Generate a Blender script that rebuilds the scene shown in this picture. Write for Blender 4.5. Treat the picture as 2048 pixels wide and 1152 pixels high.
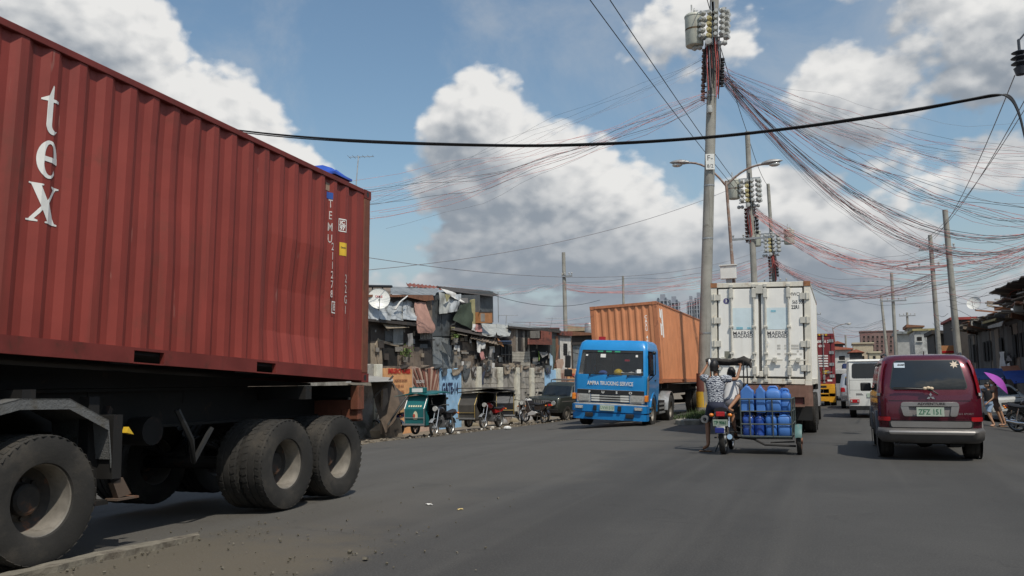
import bpy, bmesh, math, random
from math import radians, sin, cos, pi, sqrt, atan2
from mathutils import Vector, Matrix, Euler
random.seed(7)
for o in list(bpy.data.objects): bpy.data.objects.remove(o)
SC = bpy.context.scene
COL = SC.collection

# ---------------------------------------------------------------- camera, sky, sun, exposure
CAMH, FPX = 1.40, 1700.0
PSI, TH, RHO = radians(20.95), radians(6.3), radians(-0.6)
CR = Matrix.Rotation(PSI, 3, 'Z') @ Matrix.Rotation(pi/2+TH, 3, 'X') @ Matrix.Rotation(RHO, 3, 'Z')
cd = bpy.data.cameras.new('camera'); cam = bpy.data.objects.new('camera', cd); COL.objects.link(cam)
cam.matrix_world = Matrix.Translation((0, 0, CAMH)) @ CR.to_4x4()
cd.sensor_width = 36.0; cd.lens = FPX/2048*36; cd.clip_start = 0.05; cd.clip_end = 6000
SC.camera = cam

SUN_EL, SUN_AZ = radians(57), radians(135)          # azimuth clockwise from +Y (up the road)
SUN = Vector((sin(SUN_AZ)*cos(SUN_EL), cos(SUN_AZ)*cos(SUN_EL), sin(SUN_EL)))
sl = bpy.data.lights.new('sun', 'SUN'); so = bpy.data.objects.new('sun', sl); COL.objects.link(so)
sl.energy = 3.4; sl.angle = radians(0.5); sl.color = (1.0, 0.94, 0.84)
so.rotation_euler = (-SUN).to_track_quat('-Z', 'Y').to_euler(); so.location = (0, 0, 40)
SC.view_settings.view_transform = 'Standard'; SC.view_settings.look = 'None'
SC.view_settings.exposure = 0.0; SC.view_settings.gamma = 1.0; SC.view_settings.use_curve_mapping = False

class NT:
    """tiny node helper"""
    def __init__(s, nt): s.t = nt
    def n(s, typ, **k):
        nd = s.t.nodes.new(typ)
        for a, b in k.items(): setattr(nd, a, b)
        return nd
    def put(s, sock, v):
        if hasattr(v, 'is_output') or isinstance(v, bpy.types.NodeSocket): s.t.links.new(v, sock)
        else: sock.default_value = v
    def m(s, op, a, b=0.0, c=None, clamp=False):
        nd = s.n('ShaderNodeMath', operation=op, use_clamp=clamp)
        s.put(nd.inputs[0], a); s.put(nd.inputs[1], b)
        if c is not None: s.put(nd.inputs[2], c)
        return nd.outputs[0]
    def noise(s, vec, scale, detail=4, rough=.55, dist=0.0):
        nd = s.n('ShaderNodeTexNoise'); s.put(nd.inputs['Vector'], vec)
        nd.inputs['Scale'].default_value = scale; nd.inputs['Detail'].default_value = detail
        nd.inputs['Roughness'].default_value = rough; nd.inputs['Distortion'].default_value = dist
        return nd.outputs[0]
    def ss(s, x, a, b):
        nd = s.n('ShaderNodeMapRange', interpolation_type='SMOOTHSTEP')
        s.put(nd.inputs[0], x); nd.inputs[1].default_value = a; nd.inputs[2].default_value = b
        return nd.outputs[0]
    def mixc(s, f, a, b, mode='MIX'):
        nd = s.n('ShaderNodeMix', data_type='RGBA', blend_type=mode)
        s.put(nd.inputs[0], f); s.put(nd.inputs[6], a if not isinstance(a, tuple) else (*a[:3], 1)); s.put(nd.inputs[7], b if not isinstance(b, tuple) else (*b[:3], 1))
        return nd.outputs[2]
    def vmul(s, v, k):
        nd = s.n('ShaderNodeVectorMath', operation='MULTIPLY'); s.put(nd.inputs[0], v); nd.inputs[1].default_value = k
        return nd.outputs[0]

W = bpy.data.worlds.new('World'); SC.world = W; W.use_nodes = True
W.node_tree.nodes.clear()
def cloud_group():
    """cloud density over the sky, in degrees of azimuth (from the road axis) and elevation"""
    g = bpy.data.node_groups.new('cloud_density', 'ShaderNodeTree')
    g.interface.new_socket('P', in_out='INPUT', socket_type='NodeSocketVector')
    g.interface.new_socket('D', in_out='OUTPUT', socket_type='NodeSocketFloat')
    t = NT(g); gi = t.n('NodeGroupInput'); go = t.n('NodeGroupOutput')
    sp = t.n('ShaderNodeSeparateXYZ'); g.links.new(gi.outputs[0], sp.inputs[0])
    az, el = sp.outputs[0], sp.outputs[1]
    # cumulus banks: azimuth, elevation, half width, half height, strength
    B = [(-23.0, 16.6, 4.0, 4.4, 1.5), (-21.0, 13.6, 7.2, 4.2, 1.7), (-18.0, 11.6, 7.6, 4.2, 1.7), (-19.5, 9.2, 7.6, 3.4, 1.5), (-14.5, 9.0, 8.5, 3.6, 1.5),
         (-49.5, 18.5, 7.5, 6.5, 1.7), (-42.0, 15.6, 6.0, 4.6, 1.7), (-37.5, 13.2, 4.2, 3.0, 1.6), (-58, 20, 10, 8, 1.6),
         (-2.0, 8.6, 9.5, 3.4, 1.4), (-3.5, 11.2, 4.6, 2.4, 1.4), (2.0, 17.6, 4.6, 3.2, 1.15), (11, 20.0, 8.0, 4.2, .95), (-8.5, 22.8, 4.6, 3.0, .8), (5, 25, 5, 2.2, .7),
         (17.5, 16, 5.0, 4.0, .7), (9.0, 12.5, 7, 1.6, .5), (-28, 5.5, 9, 2.0, .75), (25, 16, 9, 5, 1.2), (50, 18, 12, 6, 1.2),
         (-80, 16, 12, 7, 1.3), (-110, 20, 14, 7, 1.2), (90, 17, 12, 7, 1.3), (130, 22, 16, 7, 1.2), (165, 30, 14, 8, 1.1), (-150, 25, 18, 9, 1.2)]
    acc = None
    for a, e, ra, re, k in B:
        dx = t.m('MULTIPLY', t.m('SUBTRACT', az, a), 1/ra); dy = t.m('MULTIPLY', t.m('SUBTRACT', el, e), 1/re)
        d = t.m('ADD', t.m('MULTIPLY', dx, dx), t.m('MULTIPLY', dy, dy))
        v = t.m('MULTIPLY', t.m('SUBTRACT', 1.15, d), k)
        acc = v if acc is None else t.m('MAXIMUM', acc, v)
    acc = t.m('MINIMUM', t.m('MAXIMUM', acc, -1.1), 1.7)
    deck = t.m('MULTIPLY', t.m('SUBTRACT', 7.2, el), 0.26)              # broken deck down at the horizon
    acc = t.m('MAXIMUM', acc, t.m('MINIMUM', deck, 1.5))
    q = t.vmul(gi.outputs[0], (.9, 1.3, 1))
    n1 = t.noise(q, 0.15, 9, .6, .2)
    vo = t.n('ShaderNodeTexVoronoi', feature='SMOOTH_F1'); g.links.new(q, vo.inputs['Vector']); vo.inputs['Scale'].default_value = .55
    vo.inputs['Smoothness'].default_value = .35
    vo2 = t.n('ShaderNodeTexVoronoi', feature='SMOOTH_F1'); g.links.new(q, vo2.inputs['Vector']); vo2.inputs['Scale'].default_value = 1.5
    nz = t.m('MULTIPLY', t.m('SUBTRACT', n1, .5), 2.7)
    bl = t.m('MULTIPLY', t.m('SUBTRACT', .42, vo.outputs['Distance']), .75)
    bl2 = t.m('MULTIPLY', t.m('SUBTRACT', .42, vo2.outputs['Distance']), .5)
    D = t.m('ADD', t.m('ADD', acc, nz), t.m('ADD', bl, bl2))
    g.links.new(D, go.inputs[0])
    return g
def build_world():
    t = NT(W.node_tree); L = W.node_tree.links
    out = t.n('ShaderNodeOutputWorld'); bg = t.n('ShaderNodeBackground'); L.new(bg.outputs[0], out.inputs[0])
    bg.inputs[1].default_value = 0.10
    sky = t.n('ShaderNodeTexSky', sky_type='NISHITA'); sky.sun_disc = False
    sky.sun_elevation = SUN_EL; sky.sun_rotation = SUN_AZ; sky.air_density = 1.3; sky.dust_density = 1.2; sky.ozone_density = 2.2
    tc = t.n('ShaderNodeTexCoord'); sp = t.n('ShaderNodeSeparateXYZ'); L.new(tc.outputs['Generated'], sp.inputs[0])
    az = t.m('MULTIPLY', t.m('ARCTAN2', sp.outputs[0], sp.outputs[1]), 180/pi)
    el = t.m('MULTIPLY', t.m('ARCSINE', sp.outputs[2]), 180/pi)
    G = cloud_group()
    def dens(da, de):
        c = t.n('ShaderNodeCombineXYZ'); L.new(t.m('ADD', az, da), c.inputs[0]); L.new(t.m('ADD', el, de), c.inputs[1])
        gn = t.n('ShaderNodeGroup'); gn.node_tree = G; L.new(c.outputs[0], gn.inputs[0]); return gn.outputs[0]
    d0 = dens(0, 0); d1 = dens(.45, .8); d2 = dens(1.3, 3.3)
    mask = t.ss(d0, -.10, .52)
    lit1 = t.ss(t.m('SUBTRACT', d0, d1), -.5, .6)                      # small billows facing the light
    lit2 = t.m('SUBTRACT', 1.0, t.ss(d2, -.45, 1.25))                      # thick cloud above means a grey base
    lit = t.m('ADD', t.m('MULTIPLY', lit1, .42), t.m('MULTIPLY', lit2, .62), clamp=True)
    lit = t.m('MULTIPLY', lit, t.m('ADD', .30, t.m('MULTIPLY', t.ss(el, 3.0, 13.0), .70)))
    cloud = t.mixc(lit, (2.75, 3.15, 3.65), (8.1, 8.05, 7.9))
    thin = t.noise(t.n('ShaderNodeTexCoord').outputs['Generated'], 4.0, 7, .62, .6)
    wisps = t.m('MULTIPLY', t.ss(thin, .42, .78), .5)
    blue = t.mixc(1.0, sky.outputs[0], (1.05, 1.12, 1.10), 'MULTIPLY')
    skyc = t.mixc(wisps, blue, (5.2, 5.4, 5.6))
    hz = t.m('MULTIPLY', t.m('SUBTRACT', 1.0, t.ss(el, 1.0, 14.0)), .88)
    skyc = t.mixc(hz, skyc, (3.7, 4.25, 4.85))
    allc = t.mixc(mask, skyc, cloud)
    L.new(allc, bg.inputs[0])
build_world()

# ---------------------------------------------------------------- geometry helpers
def ray(px, py): return CR @ Vector(((px-1024)/FPX, -(py-576)/FPX, -1.0))
CAMP = Vector((0, 0, CAMH))
def at(px, py, x=None, y=None, z=None):
    """point of the place that a pixel of the photograph shows, at a known x, y or z"""
    d = ray(px, py)
    t = x/d.x if x is not None else (y/d.y if y is not None else (z-CAMH)/d.z)
    return CAMP + d*t
def gz(x, y=0): return -0.06*max(0, min(-x, 18)-6) - 0.11*max(0, min(x, 6.5)-2.3)

class MB:
    def __init__(s): s.v = []; s.f = []; s.mi = []
    def add(s, vs, fs, m=0):
        b = len(s.v); s.v += [tuple(p) for p in vs]; s.f += [tuple(i+b for i in f) for f in fs]; s.mi += [m]*len(fs); return s
    def bx(s, x0, x1, y0, y1, z0, z1, m=0):
        return s.add([(x0,y0,z0),(x1,y0,z0),(x1,y1,z0),(x0,y1,z0),(x0,y0,z1),(x1,y0,z1),(x1,y1,z1),(x0,y1,z1)],
                     [(0,3,2,1),(4,5,6,7),(0,1,5,4),(1,2,6,5),(2,3,7,6),(3,0,4,7)], m)
    def box(s, c, d, rot=(0,0,0), m=0):
        R = Euler(rot).to_matrix(); c = Vector(c); h = [k/2 for k in d]
        vs = [c+R@Vector((a*h[0], b*h[1], e*h[2])) for e in (-1,1) for a, b in ((-1,-1),(1,-1),(1,1),(-1,1))]
        return s.add(vs, [(0,3,2,1),(4,5,6,7),(0,1,5,4),(1,2,6,5),(2,3,7,6),(3,0,4,7)], m)
    def bar(s, p0, p1, w, h=None, m=0, up=(0,0,1)):
        p0, p1 = Vector(p0), Vector(p1); h = h or w; a = (p1-p0).normalized(); u = Vector(up)
        if abs(a.dot(u)) > .98: u = Vector((0,1,0))
        sx = a.cross(u).normalized()*w/2; sz = sx.cross(a).normalized()*h/2
        vs = [p+e*sx+f*sz for p in (p0, p1) for e, f in ((-1,-1),(1,-1),(1,1),(-1,1))]
        return s.add(vs, [(0,1,2,3),(7,6,5,4),(0,4,5,1),(1,5,6,2),(2,6,7,3),(3,7,4,0)], m)
    def tube(s, pts, r, n=6, m=0, caps=True):
        pts = [Vector(p) for p in pts]; rs = r if isinstance(r, (list, tuple)) else [r]*len(pts)
        b = len(s.v); prev = None
        for i, p in enumerate(pts):
            a = (pts[min(i+1, len(pts)-1)]-pts[max(i-1, 0)]).normalized()
            if prev is None:
                u = Vector((0,0,1)) if abs(a.z) < .9 else Vector((1,0,0)); prev = a.cross(u).normalized()
            prev = (prev-a*prev.dot(a)).normalized(); w = a.cross(prev)
            for k in range(n):
                an = 2*pi*k/n; s.v.append(tuple(p+(prev*cos(an)+w*sin(an))*rs[i]))
        for i in range(len(pts)-1):
            for k in range(n):
                k2 = (k+1) % n; s.f.append((b+i*n+k, b+i*n+k2, b+(i+1)*n+k2, b+(i+1)*n+k)); s.mi.append(m)
        if caps:
            s.f.append(tuple(b+k for k in reversed(range(n)))); s.mi.append(m)
            e = b+(len(pts)-1)*n; s.f.append(tuple(e+k for k in range(n))); s.mi.append(m)
        return s
    def cyl(s, p0, p1, r0, r1=None, n=12, m=0): return s.tube([p0, p1], [r0, r0 if r1 is None else r1], n, m)
    def lathe(s, prof, o=(0,0,0), axis='z', n=24, m=0):
        """prof: (radius, height) pairs along the axis"""
        o = Vector(o); b = len(s.v); k = len(prof)
        for j in range(n):
            a = 2*pi*j/n; ca, sa = cos(a), sin(a)
            for r, h in prof:
                p = {'z': (r*ca, r*sa, h), 'x': (h, r*ca, r*sa), 'y': (r*sa, h, r*ca)}[axis]
                s.v.append(tuple(o+Vector(p)))
        for j in range(n):
            j2 = (j+1) % n
            for i in range(k-1): s.f.append((b+j*k+i, b+j2*k+i, b+j2*k+i+1, b+j*k+i+1)); s.mi.append(m)
        return s
    def prism(s, poly, plane, a, b, m=0):
        """poly in the plane 'yz', 'xz' or 'xy', pushed from a to b along the third axis"""
        n = len(poly)
        def P(q, h): return {'yz': (h, q[0], q[1]), 'xz': (q[0], h, q[1]), 'xy': (q[0], q[1], h)}[plane]
        return s.add([P(q, a) for q in poly]+[P(q, b) for q in poly],
                     [tuple(reversed(range(n))), tuple(range(n, 2*n))]+[(i, (i+1) % n, n+(i+1) % n, n+i) for i in range(n)], m)
    def grid(s, rows, m=0, close=False):
        k = len(rows[0]); b = len(s.v)
        for r in rows: s.v += [tuple(p) for p in r]
        for i in range(len(rows)-1):
            for j in range(k if close else k-1):
                j2 = (j+1) % k; s.f.append((b+i*k+j, b+i*k+j2, b+(i+1)*k+j2, b+(i+1)*k+j)); s.mi.append(m)
        return s
    def sheet(s, rows, th, m=0):
        """thin solid sheet: the rows of points and a copy th away along the mean normal"""
        a, b_, c = Vector(rows[0][0]), Vector(rows[0][-1]), Vector(rows[-1][0])
        nn = (b_-a).cross(c-a).normalized()*th
        k = len(rows[0]); R = len(rows); s.grid(rows, m); base = len(s.v)-k*R; b2 = len(s.v)
        for r in rows: s.v += [tuple(Vector(p)-nn) for p in r]
        for i in range(R-1):
            for j in range(k-1): s.f.append((b2+i*k+j, b2+(i+1)*k+j, b2+(i+1)*k+j+1, b2+i*k+j+1)); s.mi.append(m)
        rim = [j for j in range(k)]+[i*k+k-1 for i in range(1, R)]+[(R-1)*k+j for j in range(k-2, -1, -1)]+[i*k for i in range(R-2, 0, -1)]
        for i, q in enumerate(rim):
            q2 = rim[(i+1) % len(rim)]; s.f.append((base+q, b2+q, b2+q2, base+q2)); s.mi.append(m)
        return s
    def ball(s, c, r, n=12, k=8, m=0):
        rx, ry, rz = r if isinstance(r, (tuple, list)) else (r, r, r); c = Vector(c)
        rows = []
        for i in range(k+1):
            t = pi*i/k-pi/2
            rows.append([c+Vector((rx*cos(t)*cos(2*pi*j/n), ry*cos(t)*sin(2*pi*j/n), rz*sin(t))) for j in range(n)])
        return s.grid(rows, m, True)
    def tf(s, M, start=0):
        s.v[start:] = [tuple(M @ Vector(p)) for p in s.v[start:]]; return s
    def build(s, name, mat, parent=None, smooth=None, bevel=0, label=None, kind=None):
        me = bpy.data.meshes.new(name); me.from_pydata(s.v, [], s.f)
        mats = mat if isinstance(mat, (list, tuple)) else [mat]
        for q in mats: me.materials.append(q)
        if len(mats) > 1: me.polygons.foreach_set('material_index', s.mi)
        if smooth is not None:
            me.polygons.foreach_set('use_smooth', [True]*len(me.polygons)); me.set_sharp_from_angle(angle=radians(smooth))
        me.update()
        o = bpy.data.objects.new(name, me); COL.objects.link(o)
        if parent: o.parent = parent
        if bevel:
            md = o.modifiers.new('bevel', 'BEVEL'); md.width = bevel; md.segments = 2; md.limit_method = 'ANGLE'; md.angle_limit = radians(40)
        if label: o['label'] = label
        if kind: o['kind'] = kind
        return o

def thing(name, label, cat, loc=(0,0,0), rot=(0,0,0), group=None):
    o = bpy.data.objects.new(name, None); o.empty_display_size = .2; COL.objects.link(o)
    o.location = loc; o.rotation_euler = rot; o['label'] = label; o['category'] = cat
    if group: o['group'] = group
    return o
def tag(o, label, cat, group=None):
    o['label'] = label; o['category'] = cat
    if group: o['group'] = group
    return o
def struct(o): o['kind'] = 'structure'; return o
def copy_tree(o, parent=None, loc=None, rot=None, label=None, depth=0):
    c = o.copy(); COL.objects.link(c)
    if parent: c.parent = parent
    if loc is not None: c.location = loc
    if rot is not None: c.rotation_euler = rot
    if label: c['label'] = label
    for ch in list(o.children): copy_tree(ch, c)
    return c
def sub(name, parent, loc=(0,0,0), rot=(0,0,0)):
    o = bpy.data.objects.new(name, None); o.empty_display_size = .1; COL.objects.link(o); o.parent = parent; o.location = loc; o.rotation_euler = rot
    return o
_shape_n = [0]
def mesh_of(ob):
    COL.objects.link(ob); dg = bpy.context.evaluated_depsgraph_get(); dg.update()
    me = bpy.data.meshes.new_from_object(ob.evaluated_get(dg), depsgraph=dg)
    data = ob.data; bpy.data.objects.remove(ob)
    return me
def text_mesh(txt, size, sx=1.0, bold=0.0, spacing=1.0):
    cu = bpy.data.curves.new('t', 'FONT'); cu.body = txt; cu.size = size; cu.align_x = 'CENTER'; cu.align_y = 'CENTER'
    cu.offset = bold; cu.space_character = spacing; cu.resolution_u = 2
    me = mesh_of(bpy.data.objects.new('t', cu))
    for v in me.vertices: v.co.x *= sx
    return me
def loops_mesh(loops):
    cu = bpy.data.curves.new('s', 'CURVE'); cu.dimensions = '2D'; cu.fill_mode = 'BOTH'
    for lp in loops:
        sp = cu.splines.new('POLY'); sp.points.add(len(lp)-1); sp.use_cyclic_u = True
        for i, p in enumerate(lp): sp.points[i].co = (p[0], p[1], 0, 1)
    return mesh_of(bpy.data.objects.new('s', cu))
def decal(me, M, mat, parent, name='lettering', fold=None):
    """flat print laid on a surface; M takes (x right, y up, z out) to the parent. fold(bm) may crease it over ribs"""
    if fold:
        bm = bmesh.new(); bm.from_mesh(me); bm.transform(M); fold(bm); bm.to_mesh(me); bm.free()
    else: me.transform(M)
    me.materials.clear(); me.materials.append(mat)
    o = bpy.data.objects.new(name, me); COL.objects.link(o); o.parent = parent
    return o
def frame_m(o, right, up):
    r, u = Vector(right).normalized(), Vector(up).normalized(); n = r.cross(u)
    return Matrix(((r.x,u.x,n.x,o[0]),(r.y,u.y,n.y,o[1]),(r.z,u.z,n.z,o[2]),(0,0,0,1)))
def letters(txt, size, o, right, up, mat, parent, name='lettering', sx=1.0, bold=0.0, spacing=1.0, fold=None):
    return decal(text_mesh(txt, size, sx, bold, spacing), frame_m(o, right, up), mat, parent, name, fold)

# ---------------------------------------------------------------- materials
MATS = {}
def mk(name, col, rough=.6, metal=0.0, var=.14, ns=3.0, dirt=None, streak=None, scratch=None, bump=None, coat=0.0, spec=.5, coords='Object', trans=0.0):
    """procedural paint: base tone with mottling, optional dirt patches (colour, cover, scale), run-down streaks and relief"""
    if name in MATS: return MATS[name]
    M = bpy.data.materials.new(name); M.use_nodes = True; nt = M.node_tree; t = NT(nt); L = nt.links
    b = nt.nodes['Principled BSDF']; tc = t.n('ShaderNodeTexCoord'); vec = tc.outputs[coords]
    n1 = t.noise(vec, ns, 6, .6)
    lo = tuple(max(0, c*(1-var)) for c in col); hi = tuple(min(1, c*(1+var)) for c in col)
    c = t.mixc(t.ss(n1, .3, .7), lo, hi)
    rg = rough
    if dirt:
        dc, amt, dsc = dirt
        n2 = t.noise(vec, dsc, 8, .68, .3)
        f = t.ss(n2, .68-amt*.5, .9-amt*.45)
        c = t.mixc(f, c, dc)
    if streak:
        scol, amt, ssc = streak
        mp = t.vmul(vec, (ssc, ssc, ssc*.07)); n3 = t.noise(mp, 1.0, 5, .6)
        c = t.mixc(t.m('MULTIPLY', t.ss(n3, .52, .74), amt), c, scol)
    if scratch:     # small chips and run marks
        kc, amt, ksc = scratch
        n4 = t.noise(t.vmul(vec, (ksc, ksc, ksc*.16)), 1.0, 3, .7); n5 = t.noise(vec, .9, 3, .6)
        c = t.mixc(t.m('MULTIPLY', t.ss(n4, .66, .72), t.m('MULTIPLY', t.ss(n5, .42, .62), amt)), c, kc)
    L.new(c, b.inputs['Base Color'])
    b.inputs['Metallic'].default_value = metal
    rr = t.m('ADD', rough-.08, t.m('MULTIPLY', n1, .16), clamp=True); L.new(rr, b.inputs['Roughness'])
    b.inputs['Specular IOR Level'].default_value = spec
    if coat: b.inputs['Coat Weight'].default_value = coat; b.inputs['Coat Roughness'].default_value = .06
    if bump:
        bn = t.n('ShaderNodeBump'); bn.inputs['Strength'].default_value = bump[0]; bn.inputs['Distance'].default_value = bump[2] if len(bump) > 2 else .02
        L.new(t.noise(vec, bump[1], 5, .6), bn.inputs['Height']); L.new(bn.outputs[0], b.inputs['Normal'])
    MATS[name] = M
    return M
def emis(name, col, k):
    M = bpy.data.materials.new(name); M.use_nodes = True; b = M.node_tree.nodes['Principled BSDF']
    b.inputs['Base Color'].default_value = (*col, 1); b.inputs['Emission Color'].default_value = (*col, 1); b.inputs['Emission Strength'].default_value = k
    return M
def pane_mat(name, tint, clear):
    """car glass: part clear, part tinted, glossy"""
    M = bpy.data.materials.new(name); M.use_nodes = True; nt = M.node_tree; t = NT(nt)
    b = nt.nodes['Principled BSDF']; b.inputs['Base Color'].default_value = (*tint, 1); b.inputs['Roughness'].default_value = .04
    tr = t.n('ShaderNodeBsdfTransparent'); mx = t.n('ShaderNodeMixShader'); mx.inputs[0].default_value = clear
    nt.links.new(b.outputs[0], mx.inputs[1]); nt.links.new(tr.outputs[0], mx.inputs[2]); nt.links.new(mx.outputs[0], nt.nodes['Material Output'].inputs[0])
    return M
RUST = (.16, .06, .025); DUST = (.23, .20, .16); SOOT = (.03, .03, .03)
m_tyre = mk('tyre_rubber', (.026, .024, .021), .9, var=.3, ns=3, dirt=((.058, .050, .040), .38, 3.0), bump=(.25, 40, .01))
m_rim = mk('wheel_steel', (.22, .20, .17), .5, .25, .2, 6, dirt=((.12, .10, .08), .35, 9))
m_hub = mk('hub_dark', (.035, .030, .025), .7, .1, .3, 9, dirt=(RUST, .3, 8))
m_black = mk('black_plastic', (.018, .018, .018), .5, var=.2)
m_chassis = mk('chassis_black', (.009, .008, .007), .75, var=.3, ns=4, dirt=((.06, .03, .018), .25, 5))
m_chrome = mk('chrome', (.7, .7, .7), .15, 1.0, .06)
m_glass = mk('dark_glass', (.012, .015, .016), .05, var=.1, spec=.8)
m_white = mk('white_paint', (.72, .72, .68), .4, var=.05, dirt=(DUST, .18, 3))
m_letter_w = mk('white_print', (.75, .74, .70), .6, var=.06, ns=8)
m_letter_k = mk('dark_print', (.03, .03, .035), .6, var=.1)
m_red_lens = mk('red_lens', (.42, .015, .02), .15, var=.1, coat=.6)
m_amber = mk('amber_lens', (.75, .22, .02), .15, var=.1, coat=.6)
m_lamp = mk('lamp_glass', (.55, .55, .52), .1, .3, .2, 20)
m_galv = mk('galvanised', (.36, .37, .37), .45, .6, .15, 5, dirt=(DUST, .3, 4))
m_conc = mk('concrete_pole', (.30, .29, .255), .9, var=.16, ns=1.6, dirt=((.13, .12, .10), .25, 2.5), streak=((.11, .10, .085), .5, 6), bump=(.3, 30, .01))
m_plate = mk('number_plate', (.42, .49, .40), .5, var=.1, ns=10)
m_plate_t = mk('plate_print', (.05, .16, .09), .5)
m_skin = mk('skin', (.30, .15, .085), .55, var=.08, ns=8, spec=.35)
m_hair = mk('black_hair', (.012, .010, .009), .5, var=.3, ns=40, bump=(.5, 90, .006))
# ---------------------------------------------------------------- ground, road, median
def ground_mat(name, col, col2, patch, sp, bump, rough=.9, track=False):
    M = bpy.data.materials.new(name); M.use_nodes = True; nt = M.node_tree; t = NT(nt); L = nt.links
    b = nt.nodes['Principled BSDF']; geo = t.n('ShaderNodeNewGeometry'); p = geo.outputs['Position']
    n1 = t.noise(p, .35, 6, .6); n2 = t.noise(p, 2.2, 6, .7); n3 = t.noise(p, 55, 4, .7)
    c = t.mixc(t.ss(n1, .3, .7), col, col2)
    c = t.mixc(t.m('MULTIPLY', t.ss(n2, .5, .8), .5), c, patch)
    if track:       # worn, slightly paler wheel paths and oil-dark lane centres running up the road
        mp = t.vmul(p, (1.0, .03, 1)); n4 = t.noise(mp, .9, 4, .55)
        c = t.mixc(t.m('MULTIPLY', t.ss(n4, .42, .68), .4), c, (.030, .029, .027))
        sx = t.n('ShaderNodeSeparateXYZ'); L.new(p, sx.inputs[0])
        edge = t.m('ADD', sx.outputs[0], t.m('MULTIPLY', t.m('SUBTRACT', n1, .5), 5.0))
        dust = t.m('SUBTRACT', 1.0, t.ss(edge, -4.6, -3.3))
        c = t.mixc(t.m('MULTIPLY', dust, .42), c, (.125, .115, .098))
        n6 = t.noise(p, .8, 3, .5); c = t.mixc(t.m('MULTIPLY', t.ss(n6, .62, .76), .3), c, (.032, .031, .030))
        n5 = t.noise(t.vmul(p, (1.6, .05, 1)), 1.0, 3, .5)
        c = t.mixc(t.m('MULTIPLY', t.ss(n5, .52, .75), .35), c, (.105, .10, .09))
        vo = t.n('ShaderNodeTexVoronoi', feature='DISTANCE_TO_EDGE'); vo.inputs['Scale'].default_value = .33
        wv = t.n('ShaderNodeVectorMath', operation='ADD'); L.new(p, wv.inputs[0])
        nz = t.n('ShaderNodeTexNoise'); L.new(p, nz.inputs['Vector']); nz.inputs['Scale'].default_value = 1.3; nz.inputs['Detail'].default_value = 5
        L.new(t.vmul(nz.outputs['Color'], (1.6, 1.6, 0)), wv.inputs[1]); L.new(wv.outputs[0], vo.inputs['Vector'])
        cr = t.m('SUBTRACT', 1.0, t.ss(vo.outputs['Distance'], .0, .012))
        c = t.mixc(t.m('MULTIPLY', cr, t.m('MULTIPLY', t.ss(n2, .45, .6), .28)), c, (.018, .017, .016))
    if track:       # soil trodden over the tarmac where the old median strip was broken out
        mx = t.m('MULTIPLY', t.ss(t.m('ADD', sx.outputs[0], t.m('MULTIPLY', n2, .35)), -5.75, -5.35), t.m('SUBTRACT', 1.0, t.ss(t.m('ADD', sx.outputs[0], t.m('MULTIPLY', t.m('SUBTRACT', n2, .5), 1.3)), -4.1, -3.5)))
        my = t.m('SUBTRACT', 1.0, t.ss(t.m('ADD', sx.outputs[1], t.m('MULTIPLY', t.m('SUBTRACT', n2, .5), 4.0)), 5.6, 7.6))
        c = t.mixc(t.m('MULTIPLY', t.m('MULTIPLY', mx, my), t.m('ADD', .45, t.m('MULTIPLY', n2, .6), clamp=True)), c, (.118, .100, .070))
    c = t.mixc(t.m('MULTIPLY', t.ss(n3, .45, .75), .30), c, sp)
    L.new(c, b.inputs['Base Color']); b.inputs['Roughness'].default_value = rough; b.inputs['Specular IOR Level'].default_value = .3
    bn = t.n('ShaderNodeBump'); bn.inputs['Strength'].default_value = bump; bn.inputs['Distance'].default_value = .012
    L.new(t.m('ADD', n3, t.m('MULTIPLY', n2, .6)), bn.inputs['Height']); L.new(bn.outputs[0], b.inputs['Normal'])
    return M
m_asph = ground_mat('asphalt', (.050, .0485, .0455), (.066, .0635, .059), (.080, .077, .070), (.19, .18, .165), .35, .82, True)
m_dirt = ground_mat('packed_dirt', (.15, .125, .095), (.20, .17, .13), (.10, .085, .065), (.28, .25, .2), .6)
m_slab = ground_mat('old_concrete', (.098, .086, .062), (.13, .115, .083), (.065, .053, .038), (.26, .24, .2), 1.0)
m_kerbd = mk('dirty_kerb', (.20, .18, .14), .95, var=.25, dirt=((.08, .065, .05), .5, 3), bump=(.6, 12, .03))
m_kerb = mk('kerb_concrete', (.30, .28, .24), .9, var=.2, dirt=((.12, .10, .08), .4, 2), bump=(.4, 12, .02))

xs = [-700, -300, -120, -60, -30, -24, -18, -15, -12, -9, -6, -4, -2, 0, 2.3, 4, 6.5, 9, 14, 30, 80, 300, 700]
ys = [-60, -20, 0, 20, 40, 60, 80, 110, 160, 260, 500, 900, 2500]
struct(MB().grid([[(x, y, gz(x)-.03) for x in xs] for y in ys]).build('ground', m_dirt))
LK = [(-30, -13.2), (20, -13.2), (24.65, -14.1), (26.1, -13.0), (29.6, -12.3), (34.6, -11.6), (42, -11.2), (60, -10.8), (400, -10.8)]   # left road edge
def lk(y):
    for (a, xa), (b, xb) in zip(LK, LK[1:]):
        if a <= y <= b: return xa+(xb-xa)*(y-a)/(b-a)
    return LK[-1][1]
RK = 6.3
rows = []
for y in [-30, -10, 0, 5, 10, 15, 20, 22, 24, 25, 26, 27, 28, 30, 32, 35, 38, 42, 50, 60, 80, 110, 160, 240, 400]:
    l = lk(y)
    rows.append([(x, y, gz(x)) for x in (l, (l-6)/2, -6, -4, -2, 0, 2.3, 4.2, RK)])
struct(MB().grid(rows).build('road', m_asph))
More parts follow.
